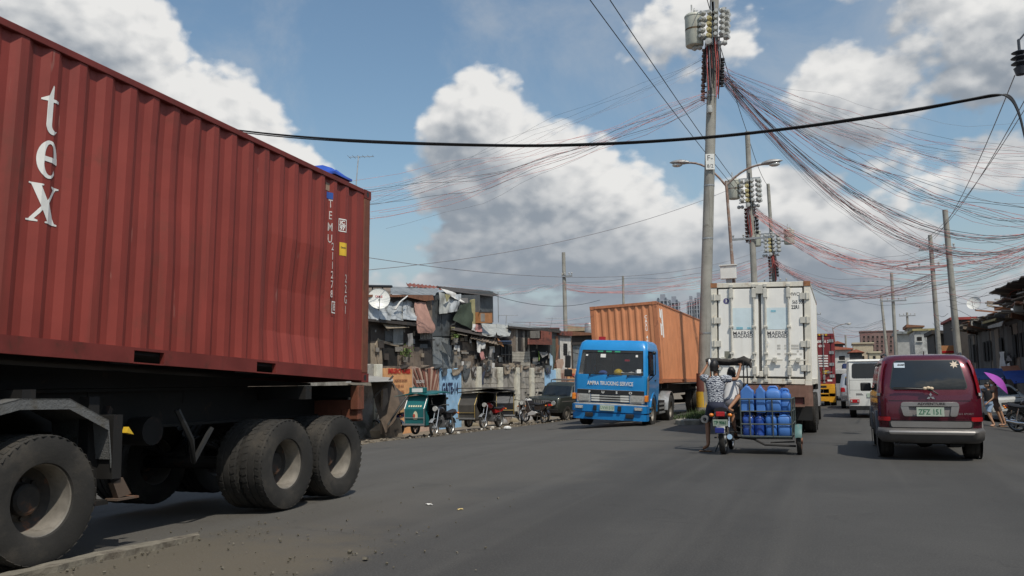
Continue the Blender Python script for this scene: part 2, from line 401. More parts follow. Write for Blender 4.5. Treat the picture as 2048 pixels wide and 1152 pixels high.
# worn kerb along the right pavement and broken edge along the left shoulder
mb = MB()
for i in range(44):
    y = 20+i*2.0
    mb.bx(RK, RK+.16, y, y+1.97, gz(RK)-.1, gz(RK)+.13+random.uniform(-.01, .01))
struct(mb.build('right_kerb', m_kerb, bevel=.015))
struct(MB().bx(RK+.16, 40, 15, 400, gz(6.5)-.2, gz(6.5)+.10).build('right_pavement', m_kerb))

# median: a broken concrete strip near the camera and a raised kerbed island with grass further up
def strip(name, outline, z, mat, jag=.05, parent=None):
    pts = []
    for i, (x, y) in enumerate(outline):
        x2, y2 = outline[(i+1) % len(outline)]; n = max(1, int(math.hypot(x2-x, y2-y)/.12))
        for k in range(n):
            f = k/n; pts.append((x+(x2-x)*f+random.uniform(-jag, jag), y+(y2-y)*f+random.uniform(-jag, jag)))
    b = MB(); n = len(pts); b.prism(pts, 'xy', -.05, z); return b.build(name, mat, parent)
struct(strip('median_kerb', [(-5.80, -8), (-5.64, -8), (-5.64, 3.0), (-5.62, 5.2), (-5.50, 6.35), (-5.62, 6.45), (-5.78, 5.3)], .05, m_kerbd, .025))
mb = MB(); mb.prism([(-4.95, 27.3), (-4.6, 26.9), (-4.2, 27.3), (-3.95, 29), (-3.95, 160), (-5.2, 160), (-5.2, 29)], 'xy', -.05, .16)
struct(mb.build('median_island', m_kerb, bevel=.03))
mb = MB(); random.seed(3)
m_grass = mk('grass', (.045, .075, .02), .8, var=.5, ns=3)
for i in range(2600):
    x = random.uniform(-5.1, -4.05); y = 27.6+abs(random.gauss(0, 6)); h = random.uniform(.04, .20)*(1.6 if random.random() < .12 else 1); a = random.uniform(0, 6.28); w = .012
    l = random.uniform(-.12, .12); q = random.uniform(-.12, .12)
    mb.add([(x-w*cos(a), y-w*sin(a), .15), (x+w*cos(a), y+w*sin(a), .15), (x+l, y+q, .15+h)], [(0, 1, 2)])
mb.build('grass', m_grass, kind='stuff')
mb = MB(); random.seed(9)
for i in range(380):
    f = random.random(); x = random.choice((-5.6+abs(random.gauss(0, .25)), -3.75+random.gauss(0, .18), random.uniform(-5.6, -3.8), random.uniform(-6.2, -2.5))); y = random.uniform(2.5, 7.6) if random.random() < .8 else random.uniform(2.5, 11); r = random.uniform(.004, .013)*(2.2 if random.random() < .04 else 1)
    mb.box((x, y, .012+r*.3), (r*random.uniform(.8, 1.8), r*random.uniform(.8, 1.8), r), (random.uniform(-.4, .4), random.uniform(-.4, .4), random.uniform(0, 3)), m=random.choice((0, 1, 1)))
mb.build('gravel', [m_kerbd, m_slab], kind='stuff')
# rubble and scraps along the left shoulder
mb = MB(); random.seed(5)
for i in range(600):
    y = random.uniform(22, 52); x = lk(y)-abs(random.gauss(0, .9))+.15; r = random.uniform(.015, .06)*(2 if random.random() < .05 else 1)
    mb.box((x, y, gz(x)+r*.3), (r*random.uniform(.7, 2), r*random.uniform(.7, 2), r), (random.uniform(-.4, .4), random.uniform(-.4, .4), random.uniform(0, 3)), m=random.choice((0, 1, 1, 1, 1, 2)) if random.random() < .5 else 1)
mb.build('rubble', [m_kerb, m_dirt, mk('paper_scrap', (.6, .58, .52), .8)], kind='stuff')
m_leaf = mk('dry_leaf', (.55, .42, .18), .8)
tag(MB().sheet([[(-4.02+.012*j+.018*i, 8.72+.03*i-.006*j, .008+.008*((i+j) % 2)) for j in range(3)] for i in range(3)], .004).build('dry_leaf', m_leaf), 'small yellow dry leaf lying on the asphalt in mid road', 'leaf')
tag(MB().sheet([[(-4.55+.03*j+.025*i, 9.0+.01*i-.02*j, .008+.008*((i+j) % 2)) for j in range(3)] for i in range(3)], .004).build('paper_scrap', m_letter_w), 'pale scrap of paper lying on the road beside the yellow leaf', 'litter')
P0 = at(1015, 861, z=-.36)
tag(MB().ball((P0.x, P0.y, gz(P0.x)+.06), (.16, .12, .07), 8, 5).build('plastic_bag', m_letter_w), 'white plastic bag on the ground near the dark tricycle', 'litter')
P0 = at(1357, 845, z=.02)
tag(MB().sheet([[(P0.x+.11*j, P0.y+.09*i, gz(P0.x)+.012+.03*((i+j) % 2)) for j in range(4)] for i in range(3)], .004).build('paper_wrapper', m_letter_w), 'crumpled white paper wrapper lying beside the median grass', 'litter')

# ---------------------------------------------------------------- poles
m_meter = mk('meter_glass', (.46, .46, .43), .25, .2, .15, 30)
m_meter_y = mk('meter_yellowed', (.55, .47, .24), .3, .1, .15, 30)
m_porc = mk('porcelain', (.42, .42, .40), .25, var=.15)
m_trafo = mk('transformer_paint', (.46, .47, .40), .45, var=.08, dirt=(RUST, .12, 3), streak=(RUST, .35, 9))
m_band = mk('brown_band', (.10, .06, .02), .6)
m_wire_red = mk('red_wire', (.48, .10, .085), .6, var=.3, ns=1.5)
m_wire_pink = mk('pinkish_red_wire', (.62, .30, .28), .6, var=.3, ns=1.5)  # paler, pinker tone than the plain red wire
m_wire_blk = mk('black_wire', (.018, .018, .020), .55, var=.2)
m_wire_gry = mk('grey_wire', (.22, .21, .22), .55, var=.2)
def pole_shaft(base, top, r0, r1, n=14):
    b = MB(); b.tube([base, Vector(base).lerp(Vector(top), .5), top], [r0, (r0+r1)/2, r1], n); return b
def utility_pole(base, top, r0, r1, label, group, meters=None, cross=None, trafo=None, detail=True):
    base, top = Vector(base), Vector(top)
    t = thing('utility_pole', label, 'utility pole', base, group=group)
    ax = (top-base); H = ax.length; u = ax.normalized()
    pole_shaft((0,0,0), ax, r0, r1).build('shaft', m_conc, t, 40)
    def pt(z): return u*((z-base.z)/u.z)
    if meters:
        zt, rows, cols, s = meters            # meter board: rows of round glass meters facing the camera side and the sides
        f = MB(); c = pt(zt)
        for k in (-1, 1): f.bx(c.x-.06+k*.02, c.x+.06+k*.02, -r1-.10, -r1-.06, c.z-rows*s-.25, c.z+.35)
        f.bx(c.x-.55*s*cols, c.x+.55*s*cols, -r1-.08, -r1-.04, c.z-.02, c.z+.05); f.bx(c.x-.55*s*cols, c.x+.55*s*cols, -r1-.08, -r1-.04, c.z-rows*s, c.z-rows*s+.06)
        f.build('meter_rack', m_galv, t)
        cache = {}
        for r in range(rows):
            for q in range(cols):
                a = (q-(cols-1)/2)*s; yel = (q == 1 and r > 0)
                key = yel
                if key not in cache:
                    b = MB(); b.lathe([(0, -.20), (s*.30, -.20), (s*.36, -.15), (s*.36, -.05), (s*.44, -.045), (s*.44, .02), (0, .02)], axis='y', n=12)
                    o = b.build('electric_meter', m_meter_y if yel else m_meter, t, 40); cache[key] = o
                else:
                    o = cache[key].copy(); COL.objects.link(o)
                p = pt(zt-(r+.5)*s); o.location = (p.x+a, -r1-.12-.05*(q in (0, cols-1)), p.z); o.rotation_euler = (0, 0, (q-(cols-1)/2)*.35)
        # meters on the right-hand flank
        for r in range(rows):
            for q in range(2):
                o = cache[False].copy(); COL.objects.link(o); p = pt(zt-(r+.45)*s)
                o.location = (p.x+r1+.28*s/.3+.05, -.1+.34*q, p.z); o.rotation_euler = (0, 0, 1.1)
        k = MB(); random.seed(int(base.y))
        zz = zt-rows*s-.3                       # tangled service wires strapped round the pole under the meters
        for i in range(46 if detail else 26):
            a = random.uniform(0, 6.28); z0 = zz+random.uniform(-.1, .5); z1 = zz-random.uniform(.8, 2.3); rr = r1+random.uniform(.03, .13)
            k.tube([pt(z0)+Vector((cos(a)*rr, sin(a)*rr, 0)), pt((z0+z1)/2)+Vector((cos(a+.3)*(rr+.06), sin(a+.3)*(rr+.06), 0)), pt(z1)+Vector((cos(a+.5)*rr, sin(a+.5)*rr, 0))], .018, 4, m=random.choice((0, 0, 0, 0, 2, 2, 1)), caps=False)
        for i in range(9):                      # spool insulators up the street side
            p = pt(zz-.1-i*.24); k.lathe([(.0, -.09), (.09, -.09), (.045, -.03), (.09, .03), (.09, .09), (0, .09)], (p.x-r1-.17, p.y-.05, p.z), 'z', 8, 3); k.bx(p.x-r1-.16, p.x, -.03, .03, p.z-.02, p.z+.02, 0)
            if i < 5: k.lathe([(.0, -.09), (.09, -.09), (.045, -.03), (.09, .03), (.09, .09), (0, .09)], (p.x+r1+.2, p.y-.1, p.z-.5), 'z', 8, 0); k.bx(p.x, p.x+r1+.2, -.1, -.06, p.z-.52, p.z-.48, 0)
        k.build('service_drop_tangle', [m_wire_blk, m_wire_red, m_wire_gry, mk('brown_insulator', (.10, .05, .04), .3)], t, 40)
        b = MB(); p = pt(zt-rows*s-.15)
        b.lathe([(0, -.12), (.13, -.1), (.15, 0), (.08, .1), (0, .12)], (p.x-.12, -r1-.2, p.z), 'y', 10); b.lathe([(0, -.3), (.07, -.3), (.12, -.2), (.07, -.1), (.12, 0), (.07, .1), (0, .1)], (p.x+r1+.3, -.15, p.z-.05), 'x', 10)
        b.lathe([(0, -.3), (.07, -.3), (.12, -.2), (.07, -.1), (.12, 0), (.07, .1), (0, .1)], (p.x-r1-.35, -.05, p.z-.05), 'x', 10)
        b.build('insulator_group', m_porc, t, 40)
    if trafo:
        for (dx, zt, rad, h) in trafo:
            p = pt(zt); c = (p.x+dx, -.05, p.z-h)
            d = MB(); d.lathe([(0, 0), (rad*.93, 0), (rad, .05), (rad, h-.05), (rad*1.04, h-.05), (rad*1.04, h), (rad*.9, h+.06), (0, h+.1)], c, 'z', 20)
            tr = d.build('transformer', m_trafo, t, 40)
            d = MB(); d.lathe([(rad*1.006, h*.5), (rad*1.006, h*.56)], c, 'z', 20); d.build('brown_stripe', m_band, tr, 40)
            d = MB()
            for k, (ex, ey) in enumerate(((-.1, .1), (.06, -.1), (.15, .1))):
                hh = .5 if k == 0 else .24
                d.lathe([(.05, 0), (.06, .06), (.035, .09), (.055, .14), (.03, .18), (.03, hh)], (c[0]+ex*rad*2.4, c[1]+ey, c[2]+h+.05), 'z', 8)
            d.build('bushing', m_porc, tr, 40)
            [MB().bar((c[0], c[1], c[2]+h*q_), (p.x, 0, c[2]+h*q_), .06, .12).build('bracket', m_galv, t) for q_ in (.8, .25)]
    for (zc, w, off) in cross or ():
        p = pt(zc); d = MB(); d.box((p.x+off, -r1-.05, p.z), (w, .1, .12)); d.build('crossarm', m_galv, t)
        pin = None
        for k in (-1, -.45, .45, 1):
            if pin is None:
                d = MB(); d.lathe([(.02, 0), (.02, .06), (.07, .08), (.04, .13), (.08, .17), (.03, .24), (0, .25)], (0, 0, 0), 'z', 8); pin = d.build('pin_insulator', m_porc, t, 40)
            else: pin = pin.copy(); COL.objects.link(pin)
            pin.location = (p.x+off+k*w*.46, -r1-.05, p.z+.061)
    return t, pt, base
MG = 'utility poles on the median'
p1, pt1, b1 = utility_pole((-5.02, 33.5, 0), (-3.86, 33.5, 18.6), .235, .17, 'large concrete median pole with white transformer, round meters and a number plate', MG,
    meters=(16.05, 5, 4, .235), trafo=[(-.80, 16.0, .36, 1.25)])
q = MB(); q.lathe([(.238, .35), (.238, .95)], (.02, 0, 0), 'z', 14); q.build('yellow_band', mk('kerb_yellow', (.62, .38, .03), .7, dirt=(SOOT, .2, 3)), p1, 40)
q = MB(); q.lathe([(.2385, .95), (.237, 1.65)], (.045, 0, 0), 'z', 14); q.build('red_band', mk('band_maroon', (.16, .06, .045), .8, dirt=(SOOT, .3, 3)), p1, 40)
pz = pt1(9.9); q = MB(); q.box((pz.x+.05, -.26, pz.z), (.34, .02, .62), (0, 0, .3)); npl = q.build('number_board', m_white, p1, label='small white number board on the pole')
letters('F-', .3, (pz.x+.05, -.275, pz.z+.14), (1, .3, 0), (0, 0, 1), m_letter_k, npl); letters('8/2', .2, (pz.x+.05, -.275, pz.z-.18), (1, .3, 0), (0, 0, 1), m_letter_k, npl)
q = MB(); pz = pt1(12.0); q.lathe([(0, -.16), (.1, -.14), (.12, 0), (.1, .14), (0, .16)], (pz.x-.02, -.3, pz.z), 'z', 12); q.build('white_meter', m_meter, p1, 40)
for zz in (6.9, 9.0, 12.6, 3.2): q = MB(); pz = pt1(zz); q.lathe([(.245-zz*.0035, -.03), (.245-zz*.0035, .03)], pz, 'z', 14); q.build('steel_strap', m_galv, p1, 40)
p2, pt2, b2 = utility_pole((-4.55, 53, 0), (-4.62, 53, 16.6), .22, .15, 'second concrete median pole behind the street lamp with a transformer', MG,
    meters=(13.6, 5, 4, .30), trafo=[(-.95, 13.6, .36, 1.15)], cross=[(9.9, 2.4, 0)], detail=False)
p3, pt3, b3 = utility_pole((-4.35, 70, 0), (-4.66, 70, 17), .20, .13, 'third and farthest concrete median pole with two transformers', MG,
    meters=(12.9, 5, 4, .30), trafo=[(-1.2, 13.2, .40, 1.2), (1.35, 13.1, .40, 1.1)], cross=[(9.0, 1.8, .1)], detail=False)
# more distant poles on the left, right
LG, RG = 'concrete poles behind the left houses', 'concrete poles along the right pavement'
def simple_pole(px, ytop, ybot, Y, label, group, r=.17, cross=(), stub=False):
    tp = at(px[0], ytop, y=Y); bt = at(px[1], ybot, y=Y)
    f = (gz(bt.x)-bt.z)/(tp.z-bt.z); bs = bt+(tp-bt)*f
    return utility_pole(bs, tp, r, r*.72, label, group, cross=[(tp.z-d, w, o) for d, w, o in cross])
lp1 = simple_pole((1127, 1131), 505, 655, 66, 'taller left pole, between the white house and the blue truck', LG, .20, [(2.0, .9, .3)])
lp2 = simple_pole((1246, 1247), 552, 610, 95, 'far left pole rising behind the orange container', LG, .17)
rp1 = simple_pole((1890, 1914), 420, 685, 48.5, 'nearest right pole, bare and leaning, above the dark shanties', RG, .185)
rp2 = simple_pole((1860, 1877), 470, 690, 57, 'right pole with two crossarms of insulators', RG, .165, [(.9, 2.0, .3), (2.0, 2.6, -.2)])
rp3 = simple_pole((1783, 1791), 545, 690, 84, 'right pole with one dark crossarm above the maroon roof', RG, .18, [(2.6, 2.2, 0)])
rp4 = simple_pole((1762, 1772), 592, 690, 112, 'slim right pole left of the crossarm pole', RG, .2)
rp5 = simple_pole((1814, 1816), 625, 662, 112, 'short far pole on the right with a small crossarm', RG, .17, [(.4, 1.8, 0)])
rp6 = simple_pole((1691, 1694), 670, 740, 112, 'thin grey pole in front of the far white house', RG, .15)
mp4 = simple_pole((1630, 1632), 622, 700, 122, 'far median pole just right of the white container', MG, .2, [(.5, 1.5, 0)])

# street lamps
m_lampgrey = mk('lamp_grey', (.34, .34, .33), .5, .4, .12, 4, dirt=(RUST, .3, 4))
m_lamprust = mk('lamp_post_rusty', (.26, .17, .13), .75, .1, .25, 5, dirt=((.36, .35, .33), .45, 3), streak=(RUST, .7, 12))
def street_lamp(base, top, arms, label, sc=1.0):
    base, top = Vector(base), Vector(top); t = thing('street_lamp', label, 'street lamp', base, group='street lamps on the median')
    k = top-base
    MB().tube([(0,0,0), k*.5, k], [.10*sc, .085*sc, .065*sc], 12).build('post', m_lamprust, t, 40)
    for tip in arms:
        d = Vector(tip)-base; b = MB(); pts = []
        for i in range(9):
            f = i/8; e = 1-(1-f)**2.2
            pts.append(Vector((k.x+(d.x-k.x)*f, k.y+(d.y-k.y)*f, k.z-.25*sc+(d.z-k.z+.25*sc)*e)))
        b.tube(pts, .05*sc, 8); b.build('arm', m_lamprust, t, 40)
        s = 1 if d.x > k.x else -1
        h = MB(); rows = []
        for i in range(9):
            f = i/8; w = .17*sin(pi*min(1, f*.93+.07))**.7*sc+.01; hh = .13*sin(pi*min(1, f*.9+.1))**.8*sc+.01
            c = d+Vector((s*(-.15+f*.95)*sc, 0, .02+.07*f*sc))
            rows.append([c+Vector((0, w*cos(a), (hh if sin(a) > 0 else hh*.75)*sin(a))) for a in [2*pi*q/10 for q in range(10)]])
        h.grid(rows, close=True); hd = h.build('lamp_head', m_lampgrey, t, 50)
        g = MB(); g.ball(d+Vector((s*.42*sc, 0, -.05*sc)), (.26*sc, .13*sc, .12*sc), 10, 6); g.build('lens', m_lamp, hd, 60)
    return t
sl1 = street_lamp((-4.20, 40.5, .1), at(1452, 362, y=40.5), [at(1372, 326, y=40.5), at(1530, 328, y=40.5)], 'double-armed rusty street lamp between the first two median poles')
bt = at(1458, 545, y=40.45)-Vector(sl1.location); b = MB(); b.bx(bt.x-.36, bt.x+.36, -.42, -.14, bt.z-.33, bt.z+.28); cb = b.build('control_box', m_white, sl1, bevel=.02, label='white metal control box on the lamp post')
MB().bx(bt.x-.4, bt.x+.4, -.47, -.1, bt.z+.283, bt.z+.33).build('box_lid', m_white, cb)
MB().bx(bt.x-.12, bt.x+.12, -.3, -.14, bt.z-.5, bt.z-.335).build('box_bracket', m_galv, cb)
sl2 = street_lamp((.3, 122, 0), at(1665, 655, y=122), [at(1692, 648, y=122)], 'far single-armed street lamp behind the dark red container', .9)

# ---------------------------------------------------------------- wires
def wire(a, b, sag, r, mat, label, group, name='overhead_wire', cat='overhead wire', n=12, jig=0.0):
    a, b = Vector(a), Vector(b); pts = []
    ph = random.uniform(0, 6); ph2 = random.uniform(0, 6)
    for i in range(n+1):
        f = i/n; p = a.lerp(b, f); s = 4*f*(1-f)
        p.z -= sag*s; p.z += jig*s**.5*(sin(f*9+ph)*.5+sin(f*23+ph2)*.3); p.x += jig*s**.5*.6*sin(f*7+ph2)
        pts.append(p)
    return tag(MB().tube(pts, r, 4).build(name, mat, None, 80), label, cat, group)
def bundle(n, a, b, sag, spread_a, spread_b, dsag, mats, label, group, r=.016, jig=.28):
    for i in range(n):
        m = random.choice(mats); nm = {'red_wire': 'dark red', 'pinkish_red_wire': 'pinkish red', 'black_wire': 'black', 'grey_wire': 'grey'}[m.name]
        pa = Vector(a)+Vector([random.uniform(-k, k) for k in spread_a]); pb = Vector(b)+Vector([random.uniform(-k, k) for k in spread_b])
        wire(pa, pb, sag+random.uniform(-dsag, dsag), r*.42*random.choice((.55, .7, 1, 1.2, 1.6) if m.name != 'black_wire' else (.7, 1.0, 1.35)), m, nm+' '+label, nm+' '+group, n=16, jig=jig)
RED = [m_wire_red, m_wire_pink, m_wire_pink, m_wire_pink, m_wire_blk, m_wire_gry]; MIX = [m_wire_red, m_wire_pink, m_wire_blk, m_wire_gry, m_wire_gry]; DRK = [m_wire_blk, m_wire_pink, m_wire_red, m_wire_gry]
random.seed(21)
A1 = Vector((-4.0, 33.4, 13.6)); A1l = Vector((-4.25, 33.4, 12.6)); A2 = Vector((-4.5, 53, 11.7)); A3 = Vector((-4.5, 70, 10.9))
# heavy sagging bundles from the first median pole to the right-hand houses
E1 = at(2110, 470, x=9.0)
bundle(12, A1, E1, 3.3, (.05, .1, .25), (.15, .4, .1), .07, DRK+RED, 'wire in the heavy sagging bundle off the large median pole', 'wires in the heavy bundle off the large median pole', .020, jig=.12)
bundle(10, A1, at(2110, 455, x=9.0), 2.75, (.05, .1, .25), (.2, .5, .15), .10, DRK+[m_wire_blk, m_wire_pink], 'wire in the darker upper bundle off the large median pole', 'wires in the upper bundle off the large median pole', .018, jig=.12)
bundle(12, A1, at(2110, 500, x=9.0), 2.9, (.06, .1, .3), (.5, 2, .5), .5, MIX+RED, 'wire straggling under the heavy bundle off the large median pole', 'wires straggling under the heavy bundle', .012)
bundle(13, A1, at(2110, 440, x=8.6), 1.5, (.1, .1, .3), (.5, 2, .5), .35, MIX+RED, 'wire fanning right from the large median pole over the road', 'wires fanning right from the large median pole')
bundle(26, A1, at(2100, 330, x=8.0), .9, (.1, .1, .35), (.5, 3, 1.0), .45, MIX+RED+[m_wire_gry], 'thin wire of the high fan right of the large median pole', 'thin wires of the high fan off the large median pole', .009)
# its left-hand fan to the shanties
bundle(18, A1l, at(700, 420, x=-18), .55, (.1, .1, .25), (.3, 3, .6), .35, RED, 'wire running left from the large median pole to the houses', 'wires from the large median pole to the left houses', .011)
bundle(6, A1+Vector((0, 0, .6)), at(690, 395, x=-18), .4, (.1, .1, .3), (.3, 3, .5), .3, MIX, 'high wire crossing left above the red fan to the houses', 'high wires over the left fan', .008)
# second pole to the right
E2 = at(2100, 470, x=10)
bundle(16, A2, at(2060, 500, x=10), 2.4, (.12, .1, .35), (.6, 3, .6), .35, DRK+RED, 'wire in the sagging bundle off the second median pole', 'wires in the bundle off the second median pole', .022)
bundle(14, A2, at(1893, 500, y=48.4), 1.7, (.1, .1, .3), (.1, .1, .5), .4, RED+MIX, 'wire strung from the second median pole to the right poles', 'wires from the second median pole to the right poles', .015)
# third pole, both ways
bundle(16, A3, at(1867, 560, y=56.9), 1.9, (.1, .1, .3), (.1, .1, .4), .3, RED+RED+DRK, 'wire sagging right from the third median pole', 'wires sagging right from the third median pole', .022)
bundle(14, A3, at(1129, 572, y=65.9), 1.0, (.1, .1, .4), (.12, .1, .35), .45, RED, 'wire running left from the third median pole to the far houses', 'wires running left from the third median pole', .017)
bundle(9, A3+Vector((0, 0, -.8)), at(1040, 650, x=-17.2), 1.2, (.1, .1, .4), (.3, 2.5, .12), .5, RED+[m_wire_gry], 'low wire sloping left past the blue truck to the house roofs', 'low wires sloping left to the house roofs', .014)
bundle(8, at(1130, 565, y=66), at(930, 580, x=-18.6), .4, (.1, .1, .2), (.3, 2, .12), .3, RED, 'wire from the tall left pole to the shanty roofs', 'wires from the tall left pole', .012)
bundle(10, at(1632, 640, y=122), at(1768, 645, y=111.9), 1.2, (.1, .1, .9), (.2, .1, .7), .5, RED+DRK, 'wire in the far bundle right of the white container', 'wires in the far bundle', .03)
bundle(14, A3+Vector((0, 0, -.3)), at(2090, 500, x=10), 2.2, (.1, .1, .3), (.5, 4, 1), .5, RED+MIX, 'loose wire drooping from the third median pole to the right shanties', 'loose wires from the third median pole', .014)
bundle(7, at(1895, 600, y=48.5), at(2100, 560, x=9), .5, (.1, .1, .5), (.3, 2, .8), .3, DRK, 'wire from the nearest right pole to the shanty roofs', 'wires from the nearest right pole', .016)
bundle(5, at(1868, 640, y=57), at(1900, 640, y=48.5), .3, (.1, .1, .5), (.1, .1, .6), .2, DRK, 'wire between the two nearest right poles', 'wires between the nearest right poles', .02, jig=.04)
# bare lines along the road
for i in range(2): wire((-6.5+.55*i, 1, 12.15+.2*i), (-4.9+.25*i, 53, 12.3), .5, .016, m_wire_blk, 'bare black line coming overhead along the median to the second pole', 'bare lines along the median', n=20)
wire((-3.9, 12, 19.0), (-4.62, 53, 16.5), 1.0, .017, m_wire_blk, 'single black line between the tops of the first two median poles', 'pole top lines', n=20)
wire((-4.6, 53, 16.4), (-4.64, 70, 16.8), .5, .017, m_wire_blk, 'single black line between the tops of the second and third median poles', 'pole top lines', n=10)
for i, (px, py) in enumerate(((2030, 150), (2055, 190), (2085, 160))):
    wire(at(px, py, x=4.6+.5*i), at(1868-8*i, 478, y=57), .5, .014, m_wire_gry, 'thin line sloping from the corner insulator down to the crossarm pole', 'thin lines to the crossarm pole', n=14)
wire(at(735, 515, x=-17), at(1525, 500, y=70), 1.4, .013, m_wire_gry, 'thin grey line across the sky above the shanties', 'thin lines above the shanties', n=18)
wire(at(735, 540, x=-17.5), at(1480, 370, y=53), .8, .013, m_wire_gry, 'thin grey line rising from the shanties to the second pole', 'thin lines above the shanties', n=18)
wire(at(985, 590, x=-16.5), at(1200, 600, x=-15), .5, .013, m_wire_blk, 'short black line drooping from the dark roof', 'thin lines above the shanties', n=10)
# thick cable slung across the whole street
cpx = [(300, 232), (480, 262), (700, 281), (1000, 291), (1200, 288), (1410, 275), (1600, 254), (1800, 225), (1930, 201), (1990, 191), (2018, 194), (2036, 222), (2050, 275), (2062, 330)]
def smooth_path(P, n=6):
    out = []
    for i in range(len(P)-1):
        p0, p1, p2, p3 = P[max(0, i-1)], P[i], P[i+1], P[min(len(P)-1, i+2)]
        for k in range(n):
            t = k/n; out.append(.5*((2*p1)+(p2-p0)*t+(2*p0-5*p1+4*p2-p3)*t*t+(3*p1-p0-3*p2+p3)*t**3))
    return out+[P[-1]]
for k in range(3):
    P = [at(x, y+(k-1)*2.0+random.uniform(-.6, .6)+(0 if i < 10 else (1-k)*5), y=17+.03*k) for i, (x, y) in enumerate(cpx)]
    tag(MB().tube(smooth_path(P), .0145, 6).build('thick_cable', m_wire_blk, None, 60), ('lowest', 'middle', 'topmost')[k]+' of three thick black cable strands slung across the street', 'cable', 'strands of the thick street cable')
P = at(2040, 118, y=20); b = MB()
b.lathe([(0, .45), (.03, .42), (.03, .2), (.16, .14), (.05, .1), (.18, .02), (.06, -.02), (.18, -.1), (.06, -.14), (.14, -.2), (.1, -.34), (0, -.36)], P, 'z', 12)
b.tube([P+Vector((0, 0, .4)), P+Vector((1.2, .2, 1.8))], .02, 6)
tag(b.build('strain_insulator', mk('insulator_dark', (.05, .055, .065), .3), None, 40), 'dark ribbed insulator hanging in the upper right sky corner', 'insulator')
# ---------------------------------------------------------------- builders shared by the vehicles
def wheel(parent, loc, R, w, side=1, kind='car', rim=None, dual=False):
    """wheel turning about x; side = +1 when its outer face looks to +x"""
    key = ('whl', R, w, kind, dual)
    if key not in MATS:
        t = MB(); ri = {'car': .60, 'truck': .545, 'bike': .80, 'alloy': .62}[kind]*R
        if kind == 'bike':
            prof = [(ri, -w*.4), (ri+.01, -w*.5), (R*.95, -w*.5), (R*.99, -w*.3), (R, 0), (R*.99, w*.3), (R*.95, w*.5), (ri+.01, w*.5), (ri, w*.4)]
        else:
            prof = [(ri, -w*.42), (ri*1.03, -w*.48), (ri*1.25, -w*.53), (R*.9, -w*.53), (R*.965, -w*.49), (R*.985, -w*.42), (R*.985, -w*.2), (R*.965, -w*.18), (R*.965, -w*.15), (R*.985, -w*.13), (R*.985, w*.13), (R*.965, w*.15), (R*.965, w*.18), (R*.985, w*.2),
                    (R*.985, w*.42), (R*.965, w*.49), (R*.9, w*.53), (ri*1.25, w*.53), (ri*1.03, w*.48), (ri, w*.42)]
        nseg = 44 if kind == 'truck' else 28
        t.lathe(prof, (0,0,0), 'x', nseg)
        if kind == 'truck':
            for k in range(40):
                a = 2*pi*k/40
                for q, sg in ((-.31, 1), (.31, -1), (-.47, -1), (.47, 1)):
                    b = len(t.v); t.box((q*w, 0, R*.987 if abs(q) < .4 else R*.965), (w*(.2 if abs(q) < .4 else .10), R*.10, R*.010), (0, 0, .25*sg)); t.tf(Matrix.Rotation(a, 4, 'X'), b)
        r = MB(); d = w*.42
        if kind == 'truck':
            r.lathe([(ri*1.035, d+.012), (ri*1.035, d-.004), (ri*.985, d-.012), (ri*.97, d-.05), (ri*.94, d-.07), (ri*.93, -d*.3), (ri*.90, -d*.70)], (0,0,0), 'x', 32)
            r.lathe([(ri*.90, -d*.70), (ri*.88, -d*.75), (ri*.62, -d*.95), (ri*.46, -d*.8), (ri*.44, -d*.35), (ri*.36, -d*.2), (0, -d*.2)], (0,0,0), 'x', 32, 1)
            for k in range(10):
                a = 2*pi*k/10; b = len(r.v); r.cyl((-d*.95, 0, ri*.54), (-d*.70, 0, ri*.54), .018, n=6, m=1); r.tf(Matrix.Rotation(a, 4, 'X'), b)
        elif kind in ('car', 'alloy'):
            r.lathe([(ri*1.02, d), (ri*.93, d-.01), (ri*.9, d*.4)] + ([(ri*.75, d*.5), (ri*.4, d*.75), (ri*.25, d*.8), (0, d*.8)] if kind == 'car' else [(ri*.88, d*.2), (ri*.3, d*.25), (ri*.28, d*.7), (0, d*.75)]), (0,0,0), 'x', 24)
            if kind == 'alloy':
                for k in range(6):
                    b = len(r.v); r.box((d*.62, 0, ri*.58), (d*.3, ri*.22, ri*.76)); r.tf(Matrix.Rotation(2*pi*k/6, 4, 'X'), b)
        else:
            r.lathe([(ri, -w*.35), (ri*1.03, -w*.42), (ri*1.03, w*.42), (ri, w*.35), (ri*.93, 0), (ri, -w*.35)], (0,0,0), 'x', 28)
            r.lathe([(0, -.06), (.06, -.06), (.06, .06), (0, .06)], (0,0,0), 'x', 12)
            for k in range(6):
                a = 2*pi*k/6; r.bar((0, .05*cos(a), .05*sin(a)), (0, ri*.96*cos(a+.15), ri*.96*sin(a+.15)), .022, .03)
        MATS[key] = (t, r)
        to = t.build('tyre', m_tyre, None, 30); ro = r.build('rim', [m_rim, m_hub] if kind == 'truck' else m_rim, None, 35)
        MATS[key] = (to.data, ro.data); bpy.data.objects.remove(to); bpy.data.objects.remove(ro)
    wh = sub('wheel', parent, loc, (0, 0, 0 if side > 0 else pi))
    for nm, me in zip(('tyre', 'rim'), MATS[key]):
        if nm == 'rim' and rim is not None:
            k2 = (key, rim.name)
            if k2 not in MATS: me2 = me.copy(); me2.materials.clear(); me2.materials.append(rim); MATS[k2] = me2
            me = MATS[k2]
        o = bpy.data.objects.new(nm, me); COL.objects.link(o); o.parent = wh
        if nm == 'tyre': o.rotation_euler = (random.uniform(0, 6), 0, 0)
    return wh

